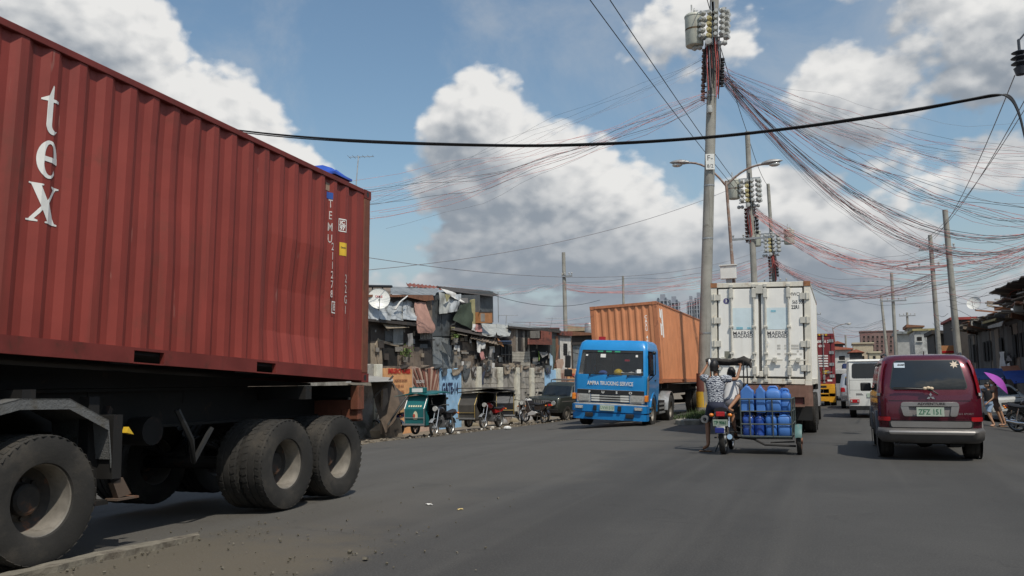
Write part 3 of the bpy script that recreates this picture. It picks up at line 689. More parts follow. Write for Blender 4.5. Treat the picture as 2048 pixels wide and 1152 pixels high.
class Loft:
    """vehicle shell: stacked rounded rectangles (z, y rear, y front, half width, corner radius)"""
    def __init__(s, lv, bulge=.02, ny=4, nx=6, nc=4): s.lv = lv; s.b = bulge; s.ny, s.nx, s.nc = ny, nx, nc
    def P(s, z):
        L = s.lv
        for a, b in zip(L, L[1:]):
            if a[0] <= z <= b[0] and b[0] > a[0]:
                f = (z-a[0])/(b[0]-a[0]); return [p+(q-p)*f for p, q in zip(a[1:], b[1:])]
        return list(L[-1][1:] if z > L[-1][0] else L[0][1:])
    def endy(s, x, p, e):
        y0, y1, hw, r = p; base = y0 if e == 'R' else y1; sg = -1 if e == 'R' else 1
        bl = s.b*(1-(x/hw)**2); d = abs(x)-(hw-r)
        y = base-sg*s.b+sg*bl
        if d > 0: y -= sg*(r-sqrt(max(0, r*r-d*d)))
        return y
    def ring(s, lv):
        z = lv[0]; p = list(lv[1:]); y0, y1, hw, r = p; pts = []
        nx, ny, nc = s.nx, s.ny, s.nc
        for i in range(nx+1): x = -(hw-r)+2*(hw-r)*i/nx; pts.append((x, s.endy(x, p, 'R'), z))
        for k in range(1, nc): a = pi/2*k/nc; x = hw-r+r*sin(a); pts.append((x, s.endy(x, p, 'R'), z))
        ya, yb = y0+r, y1-r
        for i in range(ny+1): pts.append((hw, ya+(yb-ya)*i/ny, z))
        for k in range(1, nc): a = pi/2*k/nc; x = hw-r+r*cos(a); pts.append((x, s.endy(x, p, 'F'), z))
        for i in range(nx+1): x = (hw-r)-2*(hw-r)*i/nx; pts.append((x, s.endy(x, p, 'F'), z))
        for k in range(1, nc): a = pi/2*k/nc; x = -(hw-r+r*sin(a)); pts.append((x, s.endy(x, p, 'F'), z))
        for i in range(ny+1): pts.append((-hw, yb+(ya-yb)*i/ny, z))
        for k in range(1, nc): a = pi/2*k/nc; x = -(hw-r+r*cos(a)); pts.append((x, s.endy(x, p, 'R'), z))
        return pts
    def mesh(s, mb, m=0, skip=None, top=True):
        rows = [s.ring(l) for l in s.lv]; k = len(rows[0]); b = len(mb.v)
        for r in rows: mb.v += r
        for i in range(len(rows)-1):
            for j in range(k):
                j2 = (j+1) % k; f = (b+i*k+j, b+i*k+j2, b+(i+1)*k+j2, b+(i+1)*k+j)
                if skip and skip(sum((Vector(mb.v[q]) for q in f), Vector())/4): continue
                mb.f.append(f); mb.mi.append(m)
        if top:
            # roof closed by a slightly crowned inner ring
            c = [sum(p[q] for p in rows[-1])/k for q in range(3)]; z = rows[-1][0][2]; n0 = len(mb.v)
            mb.v += [(c[0]+(p[0]-c[0])*.5, c[1]+(p[1]-c[1])*.5, z+.02) for p in rows[-1]]; mb.v.append((c[0], c[1], z+.028)); o = b+(len(rows)-1)*k
            for j in range(k):
                j2 = (j+1) % k; mb.f.append((o+j, o+j2, n0+j2, n0+j)); mb.f.append((n0+j, n0+j2, n0+k)); mb.mi += [m, m]
        mb.f.append(tuple(b+j for j in reversed(range(k)))); mb.mi.append(m)
        return mb
    def patch(s, mb, face, z0, z1, a0, b0, a1, b1, off=.006, rc=.05, n=8, m=0, back=.05):
        """panel lying on a face: R rear, F front (a,b are x), S right side, L left side (a,b are y); at z0 from a0 to b0, at z1 from a1 to b1. Solid, pushed out by off"""
        H = z1-z0; rc = min(rc, H/2)
        ts = [0, .12, .3, .6, 1] if rc > 0 else [1]
        zs = [rc*(1-cos(pi/2*t)) for t in ts]; zs = sorted(set(round(z, 5) for z in zs+[H/2]+[H-z for z in zs]+([0, H])))
        rows = []; rows2 = []
        for h in zs:
            f = h/H; d = min(h, H-h); ins = rc-sqrt(max(0, rc*rc-(rc-d)**2)) if d < rc else 0
            a, b = a0+(a1-a0)*f+ins, b0+(b1-b0)*f-ins; p = s.P(z0+h); r = []; r2 = []
            for i in range(n+1):
                q = a+(b-a)*i/n
                if face in 'RF':
                    y = s.endy(q, p, face); sg = -1 if face == 'R' else 1; r.append((q, y+sg*off, z0+h)); r2.append((q, y-sg*back, z0+h))
                else:
                    sg = 1 if face == 'S' else -1; r.append((sg*(p[2]+off), q, z0+h)); r2.append((sg*(p[2]-back), q, z0+h))
            rows.append(r); rows2.append(r2)
        k = n+1; R = len(rows); b = len(mb.v); mb.grid(rows, m); b2 = len(mb.v)
        for r in rows2: mb.v += r
        rim = [j for j in range(k)]+[i*k+k-1 for i in range(1, R)]+[(R-1)*k+j for j in range(k-2, -1, -1)]+[i*k for i in range(R-2, 0, -1)]
        for i, q in enumerate(rim):
            q2 = rim[(i+1) % len(rim)]; mb.f.append((b+q, b2+q, b2+q2, b+q2)); mb.mi.append(m)
        return mb

# ---- shipping containers
def corr(y0, y1, pitch=.278, dep=.036, first=.05):
    """rib profile along a side: list of (distance, recess)"""
    out = [(y0, 0)]; y = y0+first
    while y+pitch < y1-.02:
        out += [(y+.07, 0), (y+.138, dep), (y+.208, dep), (y+.276, 0)]; y += pitch
    out.append((y1, 0)); return out
def prof_at(pr, y):
    for (a, da), (b, db) in zip(pr, pr[1:]):
        if a <= y <= b: return da+(db-da)*(y-a)/max(1e-6, b-a)
    return 0
def fold_side(pr, x, sg=1, off=.004):
    """creases flat print over the ribs of a side wall at x"""
    def f(bm):
        for y, _ in pr:
            bmesh.ops.bisect_plane(bm, geom=bm.verts[:]+bm.edges[:]+bm.faces[:], plane_co=(0, y, 0), plane_no=(0, 1, 0))
        for v in bm.verts: v.co.x = sg*(x-prof_at(pr, v.co.y)+off)
    return f
def container(name, label, loc, rot, L, H, mat, mat_post, group=None, W=2.438, front='ribs', dents=0):
    """origin under the middle of its rear (y=0) end, the box runs to y=-L; y=0 is the door end"""
    t = thing(name, label, 'container', loc, rot, group); hw = W/2
    pr = corr(-L+.12, -.12)
    for sg in (1, -1):
        b = MB(); cols = []
        for y, d in pr:
            dz = [.16, .5, 1.0, 1.6, H-.5, H-.065]; cols.append([])
            for z in dz:
                q = 0
                if dents and sg > 0: q = dents*max(0, 1-((y+1.5)/.9)**2-((z-.75)/.5)**2)+dents*.7*max(0, 1-((y+3.6)/.5)**2-((z-1.9)/.8)**2)*.5
                cols[-1].append((sg*(hw-.012-d-q*.05), y, z))
        b.grid(cols if sg < 0 else list(reversed(cols))); b.build('side_wall', mat, t)
        b = MB(); b.bx(sg*hw-.03*(1+sg), sg*hw+.03*(1-sg), -L+.16, -.16, H-.065, H-.003); b.build('top_rail', mat_post, t, bevel=.006)
        b = MB()
        ps = [-L+.16, -L+.16+(L*.34)-.18, -L+.16+(L*.34)+.18, -.16-L*.33-.18+.03, -.16-L*.33+.18, -.16]
        for a, c in ((ps[0], ps[1]), (ps[2], ps[3]), (ps[4], ps[5])): b.bx(sg*hw-.025*(1+sg), sg*hw+.025*(1-sg), a, c, .02, .16)
        for a, c in ((ps[1], ps[2]), (ps[3], ps[4])):
            b.bx(sg*hw-.025*(1+sg), sg*hw+.025*(1-sg), a, c, .135, .1598)
            b.bx(sg*hw-.025*(1+sg), sg*hw+.025*(1-sg), a, c, .018, .03)
            b.bx(sg*(hw-.3)-.02, sg*(hw-.3)+.02, a, c, .03, .135, 1)
        b.build('bottom_rail', [mat_post, m_black], t)
        for y0, y1 in ((-.16, 0), (-L, -L+.16)):
            b = MB(); b.bx(sg*hw-.075*(1+sg), sg*hw+.075*(1-sg), y0+.004, y1-.004, .118, H-.118); b.build('corner_post', mat_post, t, bevel=.012)
            for z in (0, H-.118):
                b = MB(); b.bx(sg*(hw+.003)-.08*(1+sg), sg*(hw+.003)+.08*(1-sg), y0-.01*(y1 < -1), y1+.01*(y1 > -1), z, z+.118)
                yc = (y0+y1)/2
                b.add([(sg*(hw+.0045), yc+.03*cos(a)*1.0, z+.06+.042*sin(a)) for a in [2*pi*k/10 for k in range(10)]], [tuple(range(10)) if sg > 0 else tuple(reversed(range(10)))], 1)
                b.build('corner_casting', [mat_post, m_black], t)
    b = MB(); b.bx(-hw+.06, hw-.06, -L+.02, -.02, H-.03, H-.012); b.build('roof_panel', mat, t)
    b = MB(); b.bx(-hw+.05, hw-.05, -L+.06, -.06, .10, .15); b.build('floor', m_chassis, t)
    # front end
    b = MB(); pw = corr(-hw+.15, hw-.15, .25, .045, .0)
    b.grid([[(x, -L+.02+d, z) for x, d in pw] for z in (.12, H-.10)]); b.build('front_wall', mat, t)
    [MB().bx(-hw+.16, hw-.16, -L, -L+.07, za, zb).build('end_rail', mat_post, t) for za, zb in ((H-.10, H-.004), (.02, .12))]
    return t, pr
def doors(t, L, H, mat, mat_post, mat_bar, W=2.438, hinges=4, mat_seal=None):
    """double doors on the y=0 end"""
    hw = W/2; seal = mat_seal or m_black
    b = MB(); b.bx(-hw+.154, hw-.154, -.16, -.005, H-.125, H-.004); b.build('door_header', mat_post, t, bevel=.008)
    b = MB(); b.bx(-hw+.154, hw-.154, -.16, -.005, .02, .15); b.build('door_sill', mat_post, t, bevel=.008)
    for sg in (-1, 1):
        x0, x1 = sorted((sg*.035, sg*(hw-.19)))
        b = MB(); b.bx(x0, x1, -.07, -.012, .20, H-.165); d = b.build('door', mat, t, bevel=.01)
        b = MB(); b.bx(x0-.035, x1+.035, -.09, -.04, .165, H-.13); b.build('door_seal', seal, d)
        for xb in (sg*.14, sg*.70):
            b = MB(); b.tube([(xb, .035, .07), (xb, .035, H-.06)], .021, 8); br = b.build('locking_bar', mat_bar, d, 40)
            for z, h in ((.06, .08), (.24, .22), (.75, .06), (H*.55, .06), (H-.40, .24), (H-.13, .08)): MB().bx(xb-.05, xb+.05, -.01, .062, z, z+h).build('bar_keeper', mat_bar, br, bevel=.008)
            b = MB(); hx = sorted((xb-sg*.02, xb+sg*.40)); b.bx(hx[0], hx[1], .05, .075, .60, .635)
            b.bx(xb+sg*.21-.05, xb+sg*.21+.05, .02, .085, .56, .68); b.build('door_handle', mat_bar, br, bevel=.005)
        for k in range(hinges):
            z = .35+(H-.8)*k/(hinges-1)
            b = MB(); xx = sorted((sg*(hw-.25), sg*(hw-.02))); b.bx(xx[0], xx[1], -.004, .022, z, z+.15); b.cyl((sg*(hw-.09), .02, z-.01), (sg*(hw-.09), .02, z+.16), .025, n=8); b.build('hinge', mat_bar, d)
    b = MB(); b.bx(-.09, .09, .0, .05, H-.30, H-.06); b.build('cam_guard', mat_bar, t, bevel=.01)

def chassis(name, label, loc, rot, L, axles, R=.52, dual=True, rear_beam=None, W=2.44, z_top=1.25, group=None, beam_mat=None, side_off=0):
    """skeletal container trailer; origin on the ground under its rear end, runs to y=-L"""
    t = thing(name, label, 'trailer', loc, rot, group)
    for sg in (-1, 1):
        b = MB(); x = sg*.5; b.bx(x-.07, x+.07, -L, 0, z_top-.03, z_top); b.bx(x-.012, x+.012, -L, 0, z_top-.37, z_top-.03); b.bx(x-.07, x+.07, -L, 0, z_top-.40, z_top-.37); b.build('main_beam', m_chassis, t)
    n = int(L/1.2)
    for k in range(n+1):
        y = -L+L*k/n; b = MB(); w = W/2-.02 if k in (0, n, 1, n-1) else .52
        b.bx(-w, w, min(-.15, y-.06), min(-.15, y-.06)+.12, z_top-.16, z_top-.002); b.build('cross_member', m_chassis, t)
    for ya in axles:
        b = MB(); b.tube([(-1.0, ya, R), (1.0, ya, R)], .075, 10); b.build('axle', m_chassis, t)
        for sg in (-1, 1):
            wheel(t, (sg*(W/2-.13), ya, R), R, .27, sg, 'truck')
            if dual: wheel(t, (sg*(W/2-.45), ya, R), R, .27, -sg, 'truck')
            b = MB()
            for q in range(4): b.prism([(ya-.55+.1*q, R+.28-.0*q), (ya, R+.10-.02*q), (ya+.55-.1*q, R+.28), (ya+.55-.1*q, R+.26), (ya, R+.08-.02*q), (ya-.55+.1*q, R+.26)], 'yz', sg*.5-.04, sg*.5+.04)
            b.build('leaf_spring', m_chassis, t)
    return t
# ---------------------------------------------------------------- left truck: oxide red container on its trailer, tractor just out of frame
OX = (.235, .040, .029)
m_ox = mk('oxide_red_paint', OX, .55, var=.10, ns=1.2, dirt=((.15, .042, .027), .26, 1.5), streak=((.11, .030, .021), .42, 5.5), scratch=((.36, .20, .16), .75, 9), bump=(.2, 12, .008), spec=.35)
m_oxp = mk('oxide_red_rail', (.16, .030, .024), .6, var=.15, ns=3, dirt=((.07, .028, .018), .3, 4), streak=((.08, .03, .02), .4, 9), spec=.3)
m_rustpost = mk('rusty_post', (.17, .055, .03), .7, var=.2, ns=4, dirt=((.09, .04, .02), .45, 4), streak=((.24, .10, .05), .5, 9))
TH_C = radians(-2.4)
lc, lpr = container('shipping_container', 'weathered oxide red container with white tex lettering on the left truck', (-7.045, 9.86, 1.39), (TH_C, radians(-1.0), 0), 6.058, 2.591, m_ox, m_oxp, dents=1.6)
for o in lc.children:
    if o.name.startswith('corner_post') and o.data.vertices[0].co.y > -1: o.data.materials[0] = m_rustpost
doors(lc, 6.058, 2.591, m_ox, m_oxp, m_oxp)
fold = fold_side(lpr, 1.219-.012)
m_fade = mk('faded_white_print', (.50, .44, .41), .65, var=.25, ns=20)
def side_letters(me, y, z, name='lettering', mat=m_letter_w):
    return decal(me, frame_m((1.3, y, z), (0, 1, 0), (0, 0, 1)), mat, lc, name, fold)
def arc(cx, cy, rx, ry, a0, a1, n=14): return [(cx+rx*cos(radians(a0+(a1-a0)*i/n)), cy+ry*sin(radians(a0+(a1-a0)*i/n))) for i in range(n+1)]
T_ = [[(-.045, .20), (-.015, .145), (.02, .0), (.02, 0)][:0] + [(-.02, .12), (-.075, .085), (-.075, .072), (-.03, .072), (-.03, -.11)] + arc(.03, -.125, .06, .075, 180, 290, 8) + [(.082, -.165), (.088, -.155)] + list(reversed(arc(.055, -.115, .035, .05, 180, 280, 6))) + [(.02, .072), (.083, .078), (.083, .10), (.02, .10), (.02, .205), (.012, .215)]]
E_ = [arc(0, 0, .098, .158, 0, 318, 30) + [(.058, -.075)] + list(reversed(arc(.008, -.01, .056, .122, 210, 308, 8)))[:0] + list(reversed(arc(.012, -.012, .058, .118, 195, 312, 10))) + [(-.043, -.02), (.098, -.02)],
      list(reversed(arc(.002, .022, .044, .108, 0, 180, 12))) + [(.046, .022), (-.042, .022)][::-1][:0]]
X_ = [[(-.14, .155), (-.03, .155), (-.03, .143), (-.05, .138), (.012, .03), (.072, .13), (.045, .143), (.045, .155), (.135, .155), (.135, .143), (.105, .135), (.03, .01), (.115, -.14), (.14, -.143), (.14, -.157), (.0, -.157), (.0, -.145), (.022, -.14), (-.025, -.055), (-.085, -.135), (-.06, -.145), (-.06, -.157), (-.145, -.157), (-.145, -.145), (-.12, -.14), (-.042, -.028), (-.115, .14), (-.14, .143)]]
side_letters(loops_mesh(T_), -5.03, 2.01); side_letters(loops_mesh(E_), -5.01, 1.60); side_letters(loops_mesh(X_), -5.01, 1.235)
for i, ch in enumerate('TEMU'): side_letters(text_mesh(ch,   .150, .60, .001), -.925, 2.205-.150*i, mat=m_fade)
for i, ch in enumerate('211278'): side_letters(text_mesh(ch, .135, .60, .001), -.885, 1.66-.120*i, mat=m_fade)
b = text_mesh('8', .13, .7, .004); side_letters(b, -.83, .90, mat=m_fade)
side_letters(loops_mesh([[(-.055, -.075), (.055, -.075), (.055, .075), (-.055, .075)], [(-.043, -.062), (-.043, .062), (.043, .062), (.043, -.062)]]), -.83, .90, 'check_digit_box')
for i, ch in enumerate('22G1'): side_letters(text_mesh(ch, .15, .6, .001), -.57, 1.30-.135*i, mat=m_fade)
side_letters(loops_mesh([[(-.065, -.085), (.065, -.085), (.065, .085), (-.065, .085)], [(-.05, .005), (-.05, .072), (.05, .072), (.05, .005)], [(-.05, -.072), (-.05, -.006), (.05, -.006), (.05, -.072)]]), -.645, 1.99, 'owner_code_box')
side_letters(text_mesh('iC', .07, .9, .003), -.645, 2.025); side_letters(text_mesh('97', .07, .9, .003), -.645, 1.95)
m_yel = mk('warning_yellow', (.62, .40, .03), .5); m_bluep = mk('print_blue', (.03, .09, .35), .5)
side_letters(loops_mesh([[(-.055, -.085), (.055, -.085), (.055, .085), (-.055, .085)]]), -.625, 1.68, 'yellow_sticker', m_yel)
o = side_letters(text_mesh('Caution', .03, .8, .001), -.625, 1.70, 'lettering', m_letter_k); o.location.x += .003
side_letters(loops_mesh([[(-.05, -.04), (.05, -.04), (.05, .045), (-.05, .045)]]), -.945, 2.31, 'blue_sticker', m_bluep)
side_letters(loops_mesh([[(-.045, -.05), (.03, -.05), (.03, .05), (-.045, .05)]]), -.975, 2.42, 'worn_plate', mk('worn_plate', (.30, .20, .14), .6))
# blue tarpaulin bundle on its roof
tp = MB(); rows = []
for i in range(9):
    f = i/8; rows.append([(-7.4+1.15*j/8, 9.12+.42*f, 0) for j in range(9)])
Minv = lc.matrix_basis
rows2 = []
for i, r in enumerate(rows):
    rr = []
    for j, (x, y, z) in enumerate(r):
        e = min(1, 3*min(i/8, 1-i/8)+.0)**.5*min(1, 3.2*min(j/8, 1-j/8))**.5
        rr.append((x+.35, y, 4.04+e*.15+.02*sin(i*2.1+j*1.3)*e-(y-9.86)*.042))
    rows2.append(rr)
tp.sheet(list(reversed(rows2)), .03)
tag(tp.build('blue_tarpaulin', mk('blue_tarp', (.025, .08, .42), .45, var=.2, bump=(.5, 9, .03)), None, 60), 'bundled blue tarpaulin lying on the roof of the oxide red container', 'tarpaulin')

lt = chassis('container_trailer', 'black skeletal trailer carrying the oxide red container', (-7.045, 9.80, 0), (0, radians(-.6), 0), 6.2, (-.58, -1.66), R=.50, z_top=1.37)
# sag of the deck towards the tractor is taken up by wedge plates under the box
for sg in (-1, 1):
    b = MB(); b.prism([(-6.2, 1.375), (-.3, 1.375), (-.3, 1.405), (-6.2, 1.64)], 'yz', sg*.5-.09, sg*.5+.09); b.build('bolster', m_chassis, lt)
    b = MB(); b.bx(sg*1.16-.06, sg*1.16+.06, -.16, -.01, 1.05, 1.36); b.bx(sg*1.14-.2, sg*1.14+.05, -.12, -.02, .92, 1.06); b.build('twist_lock', m_rustpost, lt, bevel=.01)
    b = MB(); b.bar((sg*1.0, -4.2, 1.3), (sg*1.0, -4.2, .42), .11, .11); b.bar((sg*.9, -3.9, 1.2), (sg*1.0, -4.18, .7), .06, .06); b.bx(sg*1.0-.12, sg*1.0+.12, -4.32, -4.08, .38, .42); b.build('landing_leg', m_chassis, lt)
    b = MB(); b.bx(sg*.7-.3, sg*.7+.3, -.06, -.03, .75, 1.25); b.build('mud_flap', m_black, lt)
b = MB(); b.bx(-1.18, 1.18, -.1, .02, .9, 1.18); b.build('rear_bumper', m_rustpost, lt, bevel=.01)
for x in (-.9, .9):
    b = MB(); b.bx(x-.18, x+.18, .02, .05, .96, 1.10); b.build('tail_lamp', m_red_lens, lt)
# air tanks, spare hanging hose
b = MB(); b.tube([(-.75, -3.2, .95), (.75, -3.2, .95)], .14, 12); b.build('air_tank', m_chassis, lt, 40)
b = MB(); b.tube([(.95, -3.1, 1.15), (1.0, -2.95, .85), (.9, -2.8, .62), (.95, -2.6, .95)], .03, 6); b.build('air_hose', m_black, lt, 40)

# tractor unit (only its rear bogie shows)
tr = thing('truck_tractor', 'rear end of the left truck tractor with a checker plate mudguard', 'truck', (-7.02, 4.99, 0), (0, radians(-.6), 0))
for sg in (-1, 1):
    wheel(tr, (sg*1.06, 0, .51), .51, .28, sg, 'truck'); wheel(tr, (sg*.72, 0, .51), .51, .28, -sg, 'truck')
    wheel(tr, (sg*1.02, -3.6, .53), .53, .28, sg, 'truck')
    b = MB(); b.bx(sg*.42-.04, sg*.42+.04, -4.4, .95, .72, .98); b.build('chassis_rail', m_chassis, tr)
    b = MB()
    out = [(-.95, .75), (-.62, 1.22), (-.25, 1.30), (.20, 1.29), (.60, 1.10), (.64, .78)]
    for (ya, za), (yb, zb) in zip(out, out[1:]):
        x0, x1 = sorted((sg*.55, sg*1.21)); b.add([(x0,ya,za),(x1,ya,za),(x1,yb,zb),(x0,yb,zb),(x0,ya,za-.012),(x1,ya,za-.012),(x1,yb,zb-.012),(x0,yb,zb-.012)], [(0,1,2,3),(7,6,5,4),(0,4,5,1),(1,5,6,2),(2,6,7,3),(3,7,4,0)])
        xe = sg*1.21; b.add([(xe,ya,za),(xe,yb,zb),(xe,yb,zb-.085),(xe,ya,za-.085),(xe-sg*.01,ya,za),(xe-sg*.01,yb,zb),(xe-sg*.01,yb,zb-.085),(xe-sg*.01,ya,za-.085)], [(0,1,2,3),(7,6,5,4),(3,2,6,7)])
    b.build('mudguard', mk('checker_plate', (.15, .15, .145), .55, .25, .12, 5, dirt=((.10, .085, .06), .35, 4), bump=(.8, 55, .01)), tr)
    b = MB(); b.bx(sg*1.10-.11, sg*1.10+.10, .66, .76, .60, 1.14); b.build('guard_bracket', m_chassis, tr)
    b = MB(); b.prism([(.80, .60), (.90, .45), (.76, .43), (.70, .56)], 'yz', sg*1.15-.03, sg*1.15+.03); b.bx(sg*1.13-.06, sg*1.13+.08, .72, .96, .41, .428); b.build('tow_eye', mk('worn_bracket', (.10, .07, .05), .7, dirt=(RUST, .4, 6)), tr)
    b = MB(); b.prism([(.84, .98), (.92, .96), (.86, 1.03)], 'yz', sg*1.14-.03, sg*1.14+.03); b.build('yellow_reflector', m_yel, tr)
b = MB(); b.tube([(-1, 0, .53), (1, 0, .53)], .11, 10); b.ball((0, 0, .55), (.28, .25, .25), 12, 8); b.build('drive_axle', m_chassis, tr, 40)
Lf = Loft([(.55, -5.6, -3.0, 1.2, .15), (1.5, -5.62, -2.95, 1.23, .16), (2.1, -5.6, -2.95, 1.23, .16), (2.85, -5.35, -2.98, 1.16, .2)])
b = MB(); Lf.mesh(b); cabp = b.build('cab', mk('tractor_paint', (.06, .05, .045), .45, coat=.3), tr, 35)
b = MB(); Lf.patch(b, 'S', 1.75, 2.45, -5.2, -3.6, -5.05, -3.6); Lf.patch(b, 'L', 1.75, 2.45, -5.2, -3.6, -5.05, -3.6); b.build('side_window', m_glass, cabp)

# ---------------------------------------------------------------- white reefer truck ahead
m_reef = mk('reefer_white', (.88, .86, .80), .45, var=.04, ns=2, dirt=((.58, .52, .42), .10, 2.5), streak=((.5, .43, .32), .14, 7))
m_reefp = mk('reefer_frame', (.72, .68, .58), .55, var=.10, ns=3, dirt=((.32, .22, .12), .22, 5), streak=((.34, .22, .12), .4, 9))
m_reefb = mk('reefer_bar', (.64, .61, .53), .45, .2, .12, 5, dirt=((.25, .2, .14), .25, 8))
m_gry = mk('grey_seal', (.10, .095, .085), .8)
WX = -1.88
wc, wpr = container('reefer_container', 'dirty white refrigerated container seen from its double doors', (WX, 22.35, 1.27), (0, radians(-1.6), pi), 6.058, 2.591, m_reef, m_reefp)
doors(wc, 6.058, 2.591, m_reef, m_reefp, m_reefb, mat_seal=m_gry)
for o in wc.children:
    if o.name.startswith('corner_casting') and o.data.vertices[0].co.z > 1: o.data.materials[0] = mk('rust_casting', (.34, .15, .065), .7, dirt=((.14, .06, .03), .4, 7))
def on_door(me, x, z, mat, name='lettering', y=-.008):    # the door end faces the camera: right in the picture is -x here
    return decal(me, frame_m((-x, y, z), (-1, 0, 0), (0, 0, 1)), mat, wc, name)
R_ = lambda w, h: loops_mesh([[(-w/2, -h/2), (w/2, -h/2), (w/2, h/2), (-w/2, h/2)]])
m_lb = mk('faded_sky_blue', (.66, .77, .80), .5, var=.06)
m_dk = mk('faded_black_print', (.09, .09, .10), .6, var=.2, ns=30)
on_door(R_(.50, .55), -.42, 1.66, m_lb, 'faded_panel'); on_door(R_(.50, .55), .42, 1.66, m_lb, 'faded_panel')
m_cy = mk('faded_cyan', (.25, .52, .62), .5, var=.2, ns=25)
on_door(R_(.16, .06), -.50, 1.42, m_cy, 'logo_remnant', -.004); on_door(R_(.09, .05), -.27, 1.42, m_cy, 'logo_remnant', -.004); on_door(R_(.12, .05), .33, 1.85, m_cy, 'logo_remnant', -.004)
for x in (-.42, .42):
    on_door(text_mesh('MAERSK', .135, 1.02, .001), x, 1.285, m_dk); on_door(text_mesh('SEALAND', .095, 1.18, .001), x, 1.205, m_dk)
on_door(text_mesh('MWCU', .13, .72, 0), .87, 2.265, m_letter_k); on_door(text_mesh('565 304 5', .125, .70, .001), .965, 2.065, m_letter_k); on_door(text_mesh('22R1', .125, .76, .003), .865, 1.94, m_letter_k)
for r in range(4):
    for x, w in ((.50, .08), (.66, .05), (.86, .13), (1.02, .06), (.95, .05)):
        if (r*7+int(x*100)) % 4: on_door(R_(w, .045), x-.05, .98-.07*r, mk('ghost_print', (.55, .53, .48), .6), 'faded_print')
on_door(R_(.17, .22), -.80, .72, mk('grey_plate', (.20, .20, .16), .6), 'data_plate')
on_door(loops_mesh([arc(0, 0, .075, .075, 0, 352, 20)]), -.83, 2.12, mk('badge_violet', (.10, .09, .22), .5), 'round_sticker'); on_door(text_mesh('2', .09, 1, .004), -.83, 2.12, m_letter_w, 'lettering', -.004)
b = MB(); b.box((.0-.16, .03, 1.08), (.05, .02, .14), (0, .5, 0)); b.build('seal_tag', m_letter_w, wc)
b = MB(); b.box((-.02, .05, .26), (.09, .05, .14)); b.build('lock_box', m_reefp, wc, bevel=.012)
m_rb = mk('rusty_brown_beam', (.20, .105, .075), .7, var=.2, ns=3, dirt=((.10, .055, .035), .4, 3), streak=((.30, .2, .15), .4, 8))
wt = chassis('container_trailer', 'trailer with a rust brown rear beam under the white container', (WX, 22.30, 0), (0, radians(-.6), pi), 6.3, (-1.7, -2.95), R=.50, z_top=1.25)
b = MB(); prof = [(-1.22, .72), (-1.22, 1.24), (1.22, 1.24), (1.22, .72), (-.20, .72), (-.25, .72)]
b.bx(-1.22, 1.22, -.12, .0, .96, 1.255); b.bx(-1.22, -1.02, -.12, .0, .74, .96); b.bx(1.02, 1.22, -.12, .0, .74, .96); b.bx(-.45, .45, -.12, .0, .74, .96); b.bx(-1.02, -.45, -.12, -.0, .72, .78); b.bx(.45, 1.02, -.12, -.0, .72, .78); b.build('rear_beam', m_rb, wt)
for x in (-.72, .72):
    b = MB(); b.bx(x-.27, x+.27, -.11, -.07, .785, .955); b.build('lamp_recess', mk('recess_maroon', (.12, .03, .025), .6), wt)
for sg in (-1, 1):
    b = MB(); b.bx(sg*.86-.3, sg*.86+.3, -.98, -.95, .35, .98); b.build('mud_flap', m_black, wt)
tt = thing('truck_tractor', 'truck cab hidden in front of the white container', 'truck', (WX, 31.2, 0), (0, 0, 0))
Lf = Loft([(.5, -1.1, 1.1, 1.2, .12), (1.5, -1.1, 1.12, 1.22, .14), (2.7, -1.1, .95, 1.15, .16)])
b = MB(); Lf.mesh(b); b.build('cab', mk('cab_grey', (.3, .3, .3), .4), tt, 35)
for sg in (-1, 1):
    wheel(tt, (sg*1.05, .3, .5), .5, .27, sg, 'truck'); wheel(tt, (sg*1.05, -3.2, .5), .5, .27, sg, 'truck')
    b = MB(); b.bx(sg*.4-.05, sg*.4+.05, -4, .9, .7, .95); b.build('chassis_rail', m_chassis, tt)

# ---------------------------------------------------------------- orange container and blue truck
m_org = mk('orange_paint', (.60, .245, .115), .55, var=.08, ns=1.5, dirt=((.20, .07, .035), .13, 2.8), streak=((.25, .085, .035), .45, 5), spec=.35)
m_orgp = mk('orange_post', (.46, .17, .075), .6, var=.12, dirt=((.16, .06, .03), .4, 3), streak=((.15, .06, .03), .6, 9))
OXX, OYF = -7.03, 29.75
RB = radians(-2.6)
oc, opr = container('shipping_container', 'faded orange long container behind the blue truck cab', (OXX, OYF+12.19, 1.24), (0, RB, 0), 12.19, 2.896, m_org, m_orgp)
doors(oc, 12.19, 2.896, m_org, m_orgp, m_orgp)
pfr = corr(-1.219+.15, 1.219-.15, .25, .045, .0)
def fold_front(bm):
    for x, _ in pfr: bmesh.ops.bisect_plane(bm, geom=bm.verts[:]+bm.edges[:]+bm.faces[:], plane_co=(x, 0, 0), plane_no=(1, 0, 0))
    for v in bm.verts: v.co.y = -12.19+.02+prof_at(pfr, v.co.x)-.004
for i, ch in enumerate('CAXU 48627'):
    if ch != ' ': decal(text_mesh(ch, .17, .7, .004), frame_m((.80, -12.3, 2.36-.145*i), (1, 0, 0), (0, 0, 1)), m_letter_w, oc, 'lettering', fold_front)
fo = fold_side(opr, 1.207)
LOGO = [[(-.34, .42), (-.22, .42), (-.05, .10), (-.05, .42), (.06, .42), (.06, -.48), (-.05, -.48), (-.05, -.12), (-.30, .25), (-.34, .25)], [(-.30, .08), (-.18, -.10), (-.18, -.42), (-.26, -.42), (-.26, -.2), (-.34, -.14)]]
decal(loops_mesh([[(x*1.6, y*1.15) for x, y in l] for l in LOGO]), frame_m((1.3, -11.15, 2.2), (0, 1, 0), (0, 0, 1)), m_letter_w, oc, 'painted_logo', fo)
ot = chassis('container_trailer', 'dark trailer under the faded orange container', (OXX, OYF+12.19, gz(OXX)), (0, RB, 0), 12.0, (-2.2, -3.5), R=.52, z_top=1.29)

